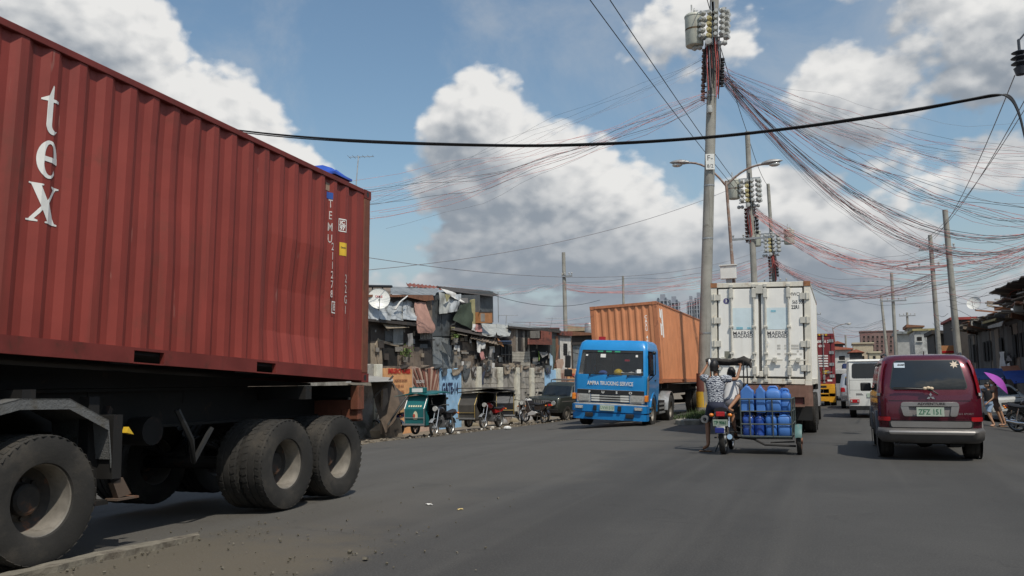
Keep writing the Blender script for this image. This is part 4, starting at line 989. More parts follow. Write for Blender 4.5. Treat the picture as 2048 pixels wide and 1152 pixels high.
BX, BY = -6.84, 26.2
m_tb = mk('truck_blue', (.014, .235, .56), .32, var=.06, ns=2, dirt=((.05, .14, .36), .12, 3), coat=.35)
m_tb2 = mk('bumper_blue', (.012, .21, .54), .4, var=.1, dirt=((.05, .10, .22), .25, 4))
bt_ = thing('blue_truck', 'blue flat-nosed container truck with white lettering on its front', 'truck', (BX, BY, gz(BX)-.02), (0, RB, pi))
# local: +y is forward (towards the camera), origin under the front bumper centre
lv = [(.72, -2.05, -.10, 1.14, .10), (1.05, -2.05, -.05, 1.17, .12), (1.62, -2.05, -.04, 1.18, .13), (1.66, -2.05, -.045, 1.18, .13), (2.44, -2.05, -.23, 1.12, .13), (2.50, -2.05, -.25, 1.115, .13), (2.68, -2.0, -.32, 1.08, .16), (2.76, -1.94, -.42, 1.0, .2)]
cabL = Loft(lv, .05, 6, 12, 4)
b = MB(); cabL.mesh(b, skip=lambda c: c.y > -.35 and 1.66 < c.z < 2.44 and abs(c.x) < 1.02 or (abs(c.x) > 1.08 and 1.66 < c.z < 2.44 and -1.2 < c.y < -.4))
cab = b.build('cab', m_tb, bt_, 35)
b = MB(); b.bx(-1.0, 1.0, -1.95, -1.9, .9, 2.5); b.bx(-1.02, 1.02, -1.9, -.2, 1.0, 1.05); b.build('cab_interior', mk('cab_lining', (.06, .055, .05), .9), cab)
b = MB(); b.box((0, -.32, 1.60), (1.95, .38, .10)); b.build('dashboard', mk('dash_grey', (.14, .13, .12), .8), cab)
for x in (-.5, .5):
    b = MB(); b.box((x, -1.15, 1.45), (.52, .5, .2)); b.box((x, -1.42, 1.85), (.5, .14, .72), (-.12, 0, 0)); b.build('cab_seat', mk('seat_cloth', (.07, .06, .06), .9), cab, bevel=.03)
b = MB(); b.tube([(.5+.2*cos(a), -.62+.12*sin(a), 1.82+.16*sin(a)) for a in [2*pi*k/16 for k in range(17)]], .018, 6); b.build('steering_wheel', m_black, cab)
def cab_item(mb, nm, mat, label, cat): return tag(mb.build(nm, mat, None, 50), label, cat)
def WB(x, y, z): return bt_.matrix_basis @ Vector((x, y, z))
b = MB(); c = WB(-.20, -.28, 1.72); b.ball(c, (.15, .15, .14), 14, 8); cab_item(b, 'hard_hat', mk('hat_yellow', (.75, .52, .02), .35), 'round yellow hard hat on the blue truck dashboard', 'hard hat')
b = MB(); c = WB(.30, -.28, 1.70); b.ball(c, (.15, .13, .10), 12, 6); cab_item(b, 'visor_hat', mk('cap_blue', (.04, .10, .38), .7), 'small blue hat on the blue truck dashboard', 'hat')
b = MB(); c = WB(-.62, -.26, 1.66); b.sheet([[c+Vector((.42-.1*i, -.02*j, .03*j+.03*((i*j) % 3))) for i in range(9)] for j in range(4)], .01); cab_item(b, 'folded_cloth', m_letter_w, 'pale folded cloth along the blue truck dashboard', 'cloth')
b = MB(); c = WB(-.82, -.22, 1.74); b.lathe([(0, -.09), (.055, -.09), (.055, .06), (.04, .09), (0, .09)], c, 'z', 10); cab_item(b, 'drink_cup', m_letter_w, 'white drink cup at the right end of the blue truck dashboard', 'cup')
b = MB(); cabL.patch(b, 'F', 1.665, 2.435, -1.03, 1.03, -.98, .98, -.012, .07, 12, back=.018); b.build('windshield', pane_mat('windshield_glass', (.07, .075, .078), .55), cab)  # grey tint puts a hazy reflected sheen into the glass colour
b = MB(); cabL.patch(b, 'F', 2.36, 2.435, -.98, .98, -.975, .975, .004, .01, 12, back=.0); b.build('sun_visor_strip', m_black, cab)
for x in (.38, .10, -.18):
    b = MB(); cabL.patch(b, 'F', 2.375, 2.42, x-.09, x+.09, x-.09, x+.09, .008, .005, 4, back=.0); b.build('green_sticker', mk('sticker_green', (.03, .30, .16), .5), cab)
for x, z, w, h in ((.28, 2.26, .17, .11), (.82, 2.27, .07, .05), (-.80, 2.27, .07, .07), (-.90, 1.80, .13, .12)):
    b = MB(); cabL.patch(b, 'F', z-h/2, z+h/2, x-w/2, x+w/2, x-w/2, x+w/2, -.006, .004, 3, back=.008); b.build('windshield_sticker', m_letter_w, cab)
b = MB(); cabL.patch(b, 'F', 2.10, 2.16, -.58, -.42, -.58, -.42, -.03, .004, 3, back=.035); b.build('red_ornament', m_red_lens, cab)
for x in (.55, -.05, -.68):
    b = MB(); y = cabL.endy(x, cabL.P(1.66), 'F'); b.bar((x+.12, y+.03, 1.655), (x-.36, y+.02, 1.715), .025, .02); b.cyl((x+.12, y-.02, 1.64), (x+.12, y+.045, 1.64), .025, n=8); b.build('wiper', m_black, cab)
letters('AMPRA TRUCKING SERVICE', .17, (0, -.036, 1.385), (-1, 0, 0), (0, 0, 1), m_letter_w, cab, sx=.70, bold=.003)
b = MB(); cabL.patch(b, 'F', 1.17, 1.19, -1.08, 1.08, -1.08, 1.08, .014, .004, 10); b.build('trim_strip', m_chrome, cab)
b = MB(); cabL.patch(b, 'F', 1.045, 1.168, -1.08, 1.08, -1.08, 1.08, .008, .004, 10); fp = b.build('grille_panel', m_black, cab)
for i, ch in enumerate('FUSO'): letters(ch, .105, (.66-.44*i, -.030, 1.108), (-1, 0, 0), (0, 0, 1), m_letter_w, fp, sx=1.25, bold=.003)
b = MB(); cabL.patch(b, 'F', .80, 1.040, -.62, .62, -.62, .62, .004, .004, 10); gr = b.build('grille', m_black, cab)
for z in (.83, .905, .98):
    b = MB(); cabL.patch(b, 'F', z, z+.034, -.62, .62, -.62, .62, .022, .004, 10, back=-.0); b.build('grille_bar', mk('pale_bezel', (.52, .52, .50), .4, .3), gr)
for sg in (-1, 1):
    b = MB(); 
    for z in (.83, .905, .98): cabL.patch(b, 'F', z-.006, z+.046, *sorted((sg*.60, sg*.34)), *sorted((sg*.60, sg*.34)), .028, .004, 4, back=-.0)
    b.build('grille_fin', m_white, gr)
    b = MB(); cabL.patch(b, 'F', .79, 1.045, *sorted((sg*.635, sg*1.09)), *sorted((sg*.635, sg*1.09)), .012, .02, 6); bz = b.build('headlamp_bezel', mk('pale_bezel', (.52, .52, .50), .4, .3), cab)
    b = MB(); cabL.patch(b, 'F', .835, 1.005, *sorted((sg*.68, sg*1.02)), *sorted((sg*.68, sg*1.02)), .024, .02, 6, back=-.0); b.build('headlamp', m_lamp, bz)
    b = MB(); b.box((sg*1.165, -.07, .955), (.10, .20, .2)); b.build('indicator', m_amber, cab, bevel=.02)
    b = MB(); b.prism([(-.32, 1.02), (-.10, 1.05), (-.10, 1.6), (-.32, 1.72)], 'yz', sg*1.175, sg*1.19); b.build('corner_vane', m_galv, cab)
    b = MB(); cabL.patch(b, 'S' if sg > 0 else 'L', 1.70, 2.40, -1.3, -.42, -1.25, -.58, -.01, .05, 4, back=.02); b.build('side_window', pane_mat('side_pane', (.02, .025, .025), .4), cab)
    b = MB(); cabL.patch(b, 'S' if sg > 0 else 'L', .86, 1.66, -1.42, -.36, -1.42, -.36, .006, .04, 4); d = b.build('door', m_tb, cab)
    b = MB(); b.box((sg*1.19, -1.25, 1.52), (.03, .14, .04)); b.build('handle', m_black, d)
    b = MB(); b.box((sg*1.0, -.62, .42), (.42, .3, .06)); b.box((sg*1.0, -.6, .66), (.42, .3, .04)); b.build('step', m_galv, cab)
    b = MB(); pts = [(-.52-.52*cos(a), .52+.62*sin(a)) for a in [pi*k/10 for k in range(11)]]; inn = [(-.52-.46*cos(a), .52+.56*sin(a)) for a in [pi*k/10 for k in range(11)]]
    b.prism(pts+inn[::-1], 'yz', sg*.85, sg*1.19); b.tf(Matrix.Translation((0, -.62, -.0))); b.build('wheel_arch', m_tb, cab, 40)
    wheel(bt_, (sg*1.03, -1.10, .50), .50, .27, sg, 'truck')
    wheel(bt_, (sg*1.05, -4.1, .50), .50, .27, sg, 'truck'); wheel(bt_, (sg*.74, -4.1, .50), .50, .27, -sg, 'truck')
    b = MB(); b.bx(sg*.42-.05, sg*.42+.05, -5.0, -.2, .72, .96); b.build('chassis_rail', m_chassis, bt_)
    b = MB(); pts = [(-4.1-.62*cos(a), .5+.64*sin(a)) for a in [pi*k/8 for k in range(9)]]; inn = [(-4.1-.6*cos(a), .5+.62*sin(a)) for a in [pi*k/8 for k in range(9)]]
    b.prism(pts+inn[::-1], 'yz', sg*.6, sg*1.19); b.build('mudguard', m_galv, bt_, 40)
# mirrors on long arms
for sg in (1, -1):
    b = MB(); b.tube([(sg*1.14, -.30, 2.30), (sg*1.40, -.12, 2.36), (sg*1.42, -.10, 1.72), (sg*1.18, -.2, 1.5)], .016, 6); ar = b.build('mirror_arm', m_black, bt_)
    if sg > 0:
        b = MB(); b.box((sg*1.42, -.10, 2.04), (.19, .07, .40)); b.build('mirror', m_black, ar, bevel=.03)
        b = MB(); b.box((sg*1.40, -.10, 1.68), (.26, .08, .24)); b.build('mirror', m_black, ar, bevel=.03)
    else:
        b = MB(); b.ball((sg*1.36, -.12, 2.38), (.07, .06, .06), 10, 6); b.build('mirror', m_black, ar, 60)
        b = MB(); b.box((sg*1.30, -.16, 2.0), (.05, .14, .34)); b.build('mirror', m_black, ar, bevel=.02)
b = MB()
for z, h, d, w in ((.50, .22, .10, 1.20), (.26, .20, .06, 1.19)):
    Lb = Loft([(z-.0, -.5, d, w, .12), (z+h, -.5, d+.02, w, .12)], .06, 2, 8, 4); Lb.mesh(b)
b.bx(-1.1, 1.1, -.3, .02, .40, .55, 0); bp = b.build('bumper', m_tb2, bt_, 35)
b = MB(); b.bx(-1.0, 1.0, -.3, -.02, .75, .78); b.build('bumper_gap', m_black, bt_)
b = MB(); Loft([(.722, -.4, .105, 1.17, .12), (.748, -.4, .105, 1.17, .12)], .06, 2, 8, 4).mesh(b); b.build('bumper_top_band', mk('pale_bezel', (.52, .52, .50), .4, .3), bp, 35)
for x in (.43, -.36):
    b = MB(); b.box((x, .12, .62), (.11, .06, .16)); b.build('bumper_stop', m_black, bp, bevel=.02)
for x in (.62, -.68):
    b = MB(); b.box((x, .10, .40), (.26, .06, .13)); b.build('tow_slot', m_black, bp, bevel=.02)
for sg in (-1, 1):
    b = MB(); b.box((sg*.95, .115, .63), (.26, .04, .10)); fl = b.build('fog_lamp', m_galv, bp, bevel=.015); b = MB(); b.box((sg*.95, .138, .63), (.19, .012, .07)); b.build('lens', m_lamp, fl)
b = MB(); b.box((.03, .145, .63), (.46, .02, .17)); pl = b.build('number_plate', m_plate, bp); letters('UVW 510', .13, (.03, .158, .63), (-1, 0, 0), (0, 0, 1), m_plate_t, pl, sx=.8)
# battery box and chrome tank behind the cab on the driver's side (picture right)
b = MB(); b.box((-.98, -2.6, .62), (.34, .9, .46)); bb = b.build('battery_box', m_chassis, bt_)
for z in (.46, .60, .74):
    b = MB(); b.box((-1.165, -2.6, z), (.03, .9, .06)); b.build('guard_rail', m_galv, bb)
b = MB(); b.tube([(.98, -2.3, .66), (.98, -3.2, .66)], .27, 16); b.build('fuel_tank', m_galv, bt_, 40)
b = MB(); b.box((-.6, -2.3, 1.15), (.8, .3, .5)); b.tube([(-.9, -2.4, 1.3), (-.7, -2.5, 1.5), (-.3, -2.6, 1.3), (0, -2.9, 1.2)], .03, 6); b.build('air_gear', m_chassis, bt_)
b = MB(); b.box((.70, -1.6, 2.84), (.22, .1, .16)); b.build('red_roof_lamp', m_red_lens, bt_)
# ---------------------------------------------------------------- maroon people carrier
m_mar = mk('maroon_paint', (.105, .010, .022), .28, .35, .06, 3, coat=.7, dirt=((.14, .06, .055), .12, 3))
m_grycl = mk('grey_cladding', (.095, .09, .086), .5, .15, .1, 4, dirt=(DUST, .2, 4))
m_sil = mk('silver_trim', (.34, .32, .30), .38, .6, .05)
SX, SY = 1.385, 16.15
suv = thing('maroon_suv', 'maroon people carrier seen from behind with stickers on its rear window', 'car', (SX, SY, 0), (0, radians(.3), 0))
lv = [(.40, .02, 4.30, .72, .16), (.55, -.02, 4.36, .79, .18), (.78, -.03, 4.38, .805, .18), (1.02, -.02, 4.33, .805, .18), (1.10, .0, 4.25, .80, .17), (1.14, .01, 3.25, .795, .16), (1.30, .05, 3.02, .78, .15), (1.55, .14, 2.72, .735, .15), (1.70, .21, 2.52, .69, .17), (1.775, .30, 2.38, .63, .2), (1.80, .45, 2.2, .53, .25)]
S = Loft(lv, .05, 6, 10, 5)
b = MB(); S.mesh(b); body = b.build('body', m_mar, suv, 32)
b = MB(); S.patch(b, 'R', 1.20, 1.70, -.61, .61, -.515, .515, .008, .06, 14); rw = b.build('rear_window', m_black, suv, 60)
b = MB(); S.patch(b, 'R', 1.212, 1.69, -.595, .595, -.502, .502, .012, .055, 14, back=0); b.build('pane', m_glass, rw, 60)
b = MB(); S.patch(b, 'R', .70, 1.135, -.68, .68, -.66, .66, .004, .05, 12); tg = b.build('tailgate', m_mar, suv, 60)
b = MB(); S.patch(b, 'R', 1.005, 1.012, -.735, .735, -.735, .735, .006, .001, 12, back=0); b.build('panel_gap', m_black, tg)
# lamps up the corner posts
for sg in (-1, 1):
    nm = 'SL'[0 if sg > 0 else 1]
    b = MB(); rows = []
    for z in (1.14, 1.25, 1.4, 1.55, 1.69):
        p = S.P(z); rr = []
        for a in (38, 50, 64, 78, 90):
            x = sg*(p[2]-p[3]+(p[3]+.012)*sin(radians(a))); y = p[0]+p[3]-(p[3]+.012)*cos(radians(a))+.05*0; rr.append((x, y+0, z))
        rows.append(rr if sg > 0 else rr[::-1])
    b.grid(rows); lamp = b.build('tail_lamp', mk('tail_lens', (.22, .008, .014), .12, var=.1, coat=.8), suv, 60)
    b = MB(); rows = []
    for z in (1.09, 1.11, 1.138):
        p = S.P(z); rows.append([(sg*(p[2]-p[3]+(p[3]+.014)*sin(radians(a))), p[0]+p[3]-(p[3]+.014)*cos(radians(a)), z) for a in (45, 60, 75, 90)][::sg])
    b.grid(rows); b.build('clear_lens', m_lamp, lamp, 60)
    b = MB(); rows = []
    for z in (.665, .70, .735):
        p = S.P(z); rows.append([(sg*(p[2]-p[3]+(p[3]+.014)*sin(radians(a))), p[0]+p[3]-(p[3]+.014)*cos(radians(a)), z) for a in (0, 25, 50, 75, 90)][::sg])
    b.grid(rows); b.build('reflector', m_red_lens, suv, 60)
    # side glass, cladding, mirror, arches
    b = MB(); S.patch(b, nm, 1.18, 1.62, .28, 1.10, .38, 1.10, .006, .05, 4); b.build('side_window', m_glass, suv, 60)
    b = MB(); S.patch(b, nm, 1.18, 1.62, 1.16, 2.0, 1.16, 1.98, .006, .05, 4); b.build('side_window', m_glass, suv, 60)
    b = MB(); S.patch(b, nm, 1.18, 1.62, 2.06, 2.92, 2.06, 2.55, .006, .05, 4); b.build('side_window', m_glass, suv, 60)
    b = MB(); S.patch(b, nm, .42, .72, 1.15, 2.85, 1.15, 2.85, .03, .05, 4); b.build('side_cladding', m_grycl, suv, 60)
    for yw in (.72, 3.42):
        wheel(suv, (sg*.675, yw, .335), .335, .215, sg, 'alloy')
        b = MB(); pts = [(yw-.46*cos(a), .36+.46*sin(a)) for a in [pi*k/12 for k in range(13)]]; inn = [(yw-.365*cos(a), .36+.365*sin(a)) for a in [pi*k/12 for k in range(13)]]
        b.prism(pts+inn[::-1], 'yz', sg*.66, sg*.845); b.build('arch_flare', m_grycl, suv, 40, bevel=.02)
        b = MB(); b.lathe([(0, 0), (.37, 0)], (sg*.822, yw, .36), 'x', 20); b.build('wheel_well', m_black, suv)
    b = MB(); b.box((sg*.92, 2.72, 1.22), (.20, .10, .17)); b.bar((sg*.74, 2.74, 1.17), (sg*.90, 2.72, 1.19), .05, .05); b.build('wing_mirror', m_black, suv, bevel=.035)
    b = MB(); b.tube([(sg*.60, .65, 1.775), (sg*.62, .85, 1.825), (sg*.63, 2.0, 1.83), (sg*.61, 2.2, 1.79)], .018, 8); b.build('roof_rail', m_black, suv, 50)
    b = MB(); b.prism([(2.62, 1.165), (2.95, 1.15), (2.95, 1.19), (1.5, 1.66), (1.0, 1.68), (.4, 1.66), (.4, 1.64), (1.5, 1.635), (2.5, 1.34)][:0] or [(.3, 1.63), (2.5, 1.635), (2.5, 1.655), (.3, 1.655)], 'yz', sg*.715, sg*.75); b.build('rain_visor', m_black, suv)
# bumper in grey with a pale step and a silver sill
Bp = Loft([(.30, -.06, .5, .76, .2), (.36, -.13, .5, .81, .22), (.48, -.16, .5, .825, .22), (.52, -.14, .5, .82, .22), (.545, -.08, .5, .81, .2)], .06, 3, 10, 5)
b = MB(); Bp.mesh(b); bp = b.build('rear_bumper', m_grycl, suv, 40)
b = MB(); Bp.patch(b, 'R', .445, .505, -.64, .64, -.66, .66, .012, .02, 10); b.build('bumper_step', m_sil, bp, 60)
b = MB(); S.patch(b, 'R', .56, .66, -.61, .61, -.625, .625, .06, .03, 12, back=.0); b.build('sill_plate', m_sil, suv, 60)
b = MB(); S.patch(b, 'R', .545, .675, -.635, .635, -.645, .645, .05, .03, 12, back=0); b.build('sill_recess', m_black, suv, 60)
# garnish round the plate
ring_ = MB()
o_ = [(-.44, .755), (-.40, .735)] ; 
S.patch(ring_, 'R', .915, .985, -.455, .455, -.43, .43, .045, .03, 12, back=0); S.patch(ring_, 'R', .745, .93, -.41, -.30, -.455, -.33, .04, .03, 4, back=0); S.patch(ring_, 'R', .745, .93, .30, .41, .33, .455, .04, .03, 4, back=0)
gn = ring_.build('plate_garnish', m_sil, suv, 50, bevel=.008)
b = MB(); S.patch(b, 'R', .745, .915, -.32, .32, -.32, .32, .012, .01, 6, back=0); b.build('plate_recess', mk('plate_recess_grey', (.22, .20, .19), .5), gn)
b = MB(); b.box((0, -.105, .825), (.42, .012, .15)); pl = b.build('number_plate', m_plate, suv); letters('ZFZ 151', .125, (0, -.1125, .818), (1, 0, 0), (0, 0, 1), m_plate_t, pl, sx=.82, bold=.003)
letters('ADVENTURE', .055, (.02, -.128, .955), (1, 0, 0), (0, 0, 1), m_black, gn, sx=1.35, bold=.002)
b = MB()
for a in (90, 210, 330):
    c, s_ = cos(radians(a)), sin(radians(a)); L = .042
    b.add([(0, 0, 0), (L*cos(radians(a-30)), 0, L*sin(radians(a-30))), (2*L*c*.866, 0, 2*L*s_*.866), (L*cos(radians(a+30)), 0, L*sin(radians(a+30)))], [(0, 1, 2, 3)])
b.tf(Matrix.Translation((.02, -.088, 1.075))); b.build('emblem', m_chrome, suv)
b = MB(); b.tube([(.14, -.05, 1.115), (.02, -.065, 1.20), (-.50, -.02, 1.225)], .012, 6); b.bar((-.02, -.045, 1.215), (-.55, -.03, 1.225), .012, .03); b.ball((.02, -.07, 1.20), (.045, .03, .03), 8, 6); b.build('rear_wiper', m_black, suv, 50)
b = MB()
for i in range(3): b.ball((-.06+.05*i, -.085, 1.215+.01*(i % 2)), (.035, .02, .028), 8, 6)
b.build('lace_ornament', mk('lace_cream', (.62, .5, .35), .8), suv, 60)
def rear_pt(x, z, off=.016): return (x, S.endy(x, S.P(z), 'R')-off, z)
q = rear_pt(-.425, 1.615); b = MB(); b.box(q, (.17, .004, .095), (-.42, 0, 0)); st = b.build('pass_sticker', mk('sticker_pale', (.5, .6, .68), .5), suv)
letters('4440', .062, (q[0]+.025, q[1]-.004, q[2]), (1, 0, 0), (0, .3, 1), m_letter_k, st, sx=.9, bold=.003)
q = rear_pt(.43, 1.62); FL = []
for k in range(14):
    a = 2*pi*k/14; r = .075 if k % 2 == 0 else .035; FL.append((r*cos(a), r*sin(a)))
decal(loops_mesh([FL]), frame_m(q, (1, 0, 0), (0, .4, 1)), mk('sticker_cream', (.62, .52, .40), .6), suv, 'flower_sticker')
for x, w in ((.50, .05), (.57, .06), (.64, .05)): pass
letters('GLS SPORT', .045, (.53, -.085, .79), (1, 0, 0), (0, 0, 1), m_sil, suv, sx=1.1)
b = MB(); b.bx(-.55, .55, .25, 1.4, .26, .42); b.ball((-.05, .75, .30), (.16, .14, .13), 10, 8); b.tube([(-.66, .75, .33), (.66, .75, .33)], .05, 8); b.bx(.28, .5, .05, .4, .24, .40); b.tube([(-.5, -.05, .30), (-.5, .5, .32)], .03, 8); b.build('underbody', m_chassis, suv)
b = MB(); b.tube([(0, .55, 1.8), (0, .5, 1.86)], .008, 5); b.build('aerial', m_black, suv)

# ---------------------------------------------------------------- white van, silver car, parked car, jeep
vx, vy = at(1698, 835, z=0).x, 32.7
van = thing('white_van', 'boxy white utility van with a dark rear window ahead of the maroon car', 'van', (vx+.82, vy, 0))
Vn = Loft([(.42, 0, 3.9, .80, .05), (.75, -.02, 4.0, .83, .05), (1.15, 0, 3.9, .83, .06), (1.22, 0, 3.3, .83, .06), (2.0, .03, 2.7, .79, .07), (2.06, .07, 2.6, .75, .1)], .01, 4, 6, 3)
b = MB(); Vn.mesh(b); vb = b.build('body', m_white, van, 35)
b = MB(); Vn.patch(b, 'R', 1.40, 1.92, -.66, .66, -.64, .64, .008, .07, 8); b.build('rear_window', m_glass, van)
b = MB(); Vn.patch(b, 'R', .70, 1.98, -.76, -.745, -.75, -.735, .003, .002, 2); Vn.patch(b, 'R', 1.33, 1.342, -.74, .74, -.74, .74, .003, .002, 4); Vn.patch(b, 'R', .98, .99, -.74, .74, -.74, .74, .003, .002, 4); b.build('panel_gap', mk('seam_grey', (.25, .25, .24), .7), van)
b = MB(); Vn.patch(b, 'R', 2.0, 2.05, -.78, .78, -.76, .76, .04, .01, 6); b.build('rain_gutter', m_white, van)
for sg in (-1, 1):
    b = MB(); b.box((sg*.60, -.02, .60), (.30, .03, .12)); tl = b.build('tail_lamp', m_red_lens, van); b = MB(); b.box((sg*.71, -.038, .60), (.05, .01, .08)); b.box((sg*.49, -.038, .60), (.05, .01, .08)); b.build('clear_lens', m_lamp, tl)
    wheel(van, (sg*.66, .75, .31), .31, .2, sg, 'car'); wheel(van, (sg*.66, 3.1, .31), .31, .2, sg, 'car')
    b = MB(); Vn.patch(b, 'S' if sg > 0 else 'L', 1.3, 1.85, .4, 2.5, .4, 2.3, .006, .06, 4); b.build('side_window', m_glass, van)
b = MB(); b.bx(-.78, .78, -.02, 3.6, .28, .43); b.build('underbody', m_black, van)
b = MB(); b.box((0, -.03, .80), (.40, .015, .14)); b.build('number_plate', m_plate, van)
b = MB(); Vn.patch(b, 'R', .80, .87, -.55, -.30, -.55, -.36, .004, .01, 3); b.build('badge_strip', m_sil, van)

sx_, sy_ = at(1684, 818, z=0).x, 42.4
def plain_car(nm, label, cat, loc, rot, paint, lv, rearw, sidew, plate=True, spare=False, rails=False, front=None, group=None, wr=.33, wy=(.75, 3.3), tw=.70):
    t = thing(nm, label, cat, loc, rot, group); Q = Loft(lv, .04, 5, 8, 4); b = MB(); Q.mesh(b); b.build('body', paint, t, 35)
    b = MB(); Q.patch(b, 'R', *rearw, .008, .06, 8); b.build('rear_window', m_glass, t, 60)
    if front: b = MB(); Q.patch(b, 'F', *front, .008, .06, 8); b.build('windshield', m_glass, t, 60)
    for sg in (-1, 1):
        for sw in sidew: b = MB(); Q.patch(b, 'S' if sg > 0 else 'L', *sw, .007, .05, 4); b.build('side_window', m_glass, t, 60)
        for yw in wy:
            wheel(t, (sg*tw, yw, wr), wr, .2, sg, 'car')
            p = Q.P(wr); b = MB(); b.lathe([(0, 0), (wr*1.16, 0)], (sg*(p[2]+.012), yw, wr), 'x', 20); b.build('wheel_well', m_black, t)
    return t, Q
lvS = [(.36, 0, 4.2, .78, .12), (.6, -.04, 4.25, .84, .14), (.95, -.02, 4.2, .84, .14), (1.02, 0, 3.3, .83, .14), (1.55, .18, 2.6, .72, .15), (1.62, .28, 2.4, .66, .2)]
sc_, Q = plain_car('silver_car', 'silver utility car partly hidden behind the white van', 'car', (sx_+.78, sy_, 0), (0, 0, 0), mk('silver_paint', (.50, .51, .52), .3, .5, .05, coat=.4), lvS,
    (1.08, 1.5, -.62, .62, -.56, .56), [(1.06, 1.5, .35, 1.5, .45, 1.5), (1.06, 1.5, 1.58, 3.0, 1.58, 2.6)])
b = MB(); Q.patch(b, 'R', .78, .98, -.80, -.60, -.78, -.62, .012, .03, 3); Q.patch(b, 'R', .78, .98, .60, .80, .62, .78, .012, .03, 3); b.build('tail_lamp', m_red_lens, sc_)
b = MB(); Q.patch(b, 'R', .42, .62, -.74, .74, -.76, .76, .05, .03, 6); b.build('rear_bumper', mk('bumper_grey', (.22, .22, .22), .5), sc_)
b = MB(); b.box((0, -.06, .76), (.4, .02, .14)); b.build('number_plate', m_plate, sc_)
b = MB(); b.box((-.52, .16, 1.42), (.12, .01, .08)); b.build('yellow_sticker', m_yel, sc_)

# yellow chassis truck with a dark red container, far ahead
m_dred = mk('dark_red_container', (.19, .022, .026), .5, var=.08, dirt=((.10, .03, .02), .15, 2))
fy = 46.5; fc0 = at(1640, 640, y=fy).x; fx = at(1664, 640, y=fy).x-1.22
fc, fpr = container('shipping_container', 'dark red container on the yellow trailer far ahead', (fx, fy, 1.12), (0, radians(-1), pi), 6.058, 2.591, m_dred, m_dred)
doors(fc, 6.058, 2.591, m_dred, m_dred, m_galv)
def on_far(me, x, z, mat, nm='lettering'): return decal(me, frame_m((-x, -.006, z), (-1, 0, 0), (0, 0, 1)), mat, fc, nm)
on_far(text_mesh('TCNU 408196 2', .2, .8, .006), .42, 2.18, m_letter_w); on_far(text_mesh('45G1', .17, .8, .006), .62, 1.95, m_letter_w)
for r in range(5):
    on_far(R_(.5, .07), .66, 1.45-.13*r, m_letter_w, 'printed_line'); on_far(R_(.18, .07), .25, 1.45-.13*r, m_letter_w, 'printed_line')
on_far(R_(.3, .18), .78, .62, m_yel, 'yellow_sticker'); on_far(R_(.3, .09), 1.0, .20, m_letter_w, 'printed_line')
b = MB()
for k in range(5): b.box((-.85+.16*k, .012, 2.53), (.09, .01, .09), (0, .5, 0))
b.build('hazard_stripe', m_yel, fc)
b = MB(); b.box((.12, .04, 1.05), (.5, .06, .4)); b.build('hanging_cloth', mk('navy_cloth', (.03, .035, .06), .9), fc)
ft = chassis('container_trailer', 'yellow trailer carrying the dark red container far ahead', (fx, fy-.02, 0), (0, 0, pi), 6.2, (-1.5, -2.8), R=.48, z_top=1.08)
m_ytr = mk('trailer_yellow', (.68, .33, .015), .5, dirt=((.3, .16, .02), .2, 3))
b = MB(); b.bx(-1.2, 1.2, -.05, .10, .86, 1.12); b.bx(-1.2, 1.2, -.05, .10, .48, .66); b.bx(-1.2, -.90, -.05, .10, .20, .86); b.bx(.85, 1.2, -.05, .10, .40, .86); b.bx(-.9, -.30, -.05, .10, .25, .62); b.bx(-.30, -.1, -.05, .1, .66, .86); b.build('rear_frame', m_ytr, ft, bevel=.01)
b = MB(); b.bx(-.8, .8, .101, .108, .94, 1.04); b.build('black_lettering_strip', m_black, ft)
# another container lorry standing crosswise at the far end, and small traffic
c2, _ = container('shipping_container', 'maroon container crossing the far end of the street', (at(1668, 742, y=118).x, 118, .9), (0, 0, radians(90)), 12.19, 2.7, m_dred, m_dred)
chassis('container_trailer', 'dark trailer beneath the maroon container at the far end', (at(1668, 742, y=118).x, 118, -.15), (0, 0, radians(90)), 12, (-2, -3.3), R=.5, z_top=1.05)
lvT = [(.3, 0, 5, .95, .1), (1.0, 0, 5.05, .98, .12), (1.9, .05, 5.0, .92, .15), (2.0, .1, 4.9, .85, .2)]
jx = at(1672, 795, z=0)
plain_car('passenger_jeepney', 'small pale jeepney glimpsed right of the yellow trailer', 'jeepney', (jx.x+.75, 58, 0), (0, 0, 0), mk('jeepney_grey', (.4, .39, .37), .45, .3), lvT, (1.1, 1.7, -.7, .7, -.66, .66), [(1.2, 1.75, .4, 4, .4, 4)])
plain_car('blue_minibus', 'dark blue high vehicle showing over the silver car', 'minibus', (at(1694, 745, y=60).x+.6, 62, 0), (0, 0, 0), mk('navy_paint', (.02, .03, .09), .4), [(.35, 0, 5, .9, .1), (1.2, 0, 5, .92, .1), (2.3, .05, 4.9, .88, .12), (2.4, .1, 4.8, .8, .2)], (1.3, 2.1, -.7, .7, -.66, .66), [(1.3, 2.1, .4, 4, .4, 4)])

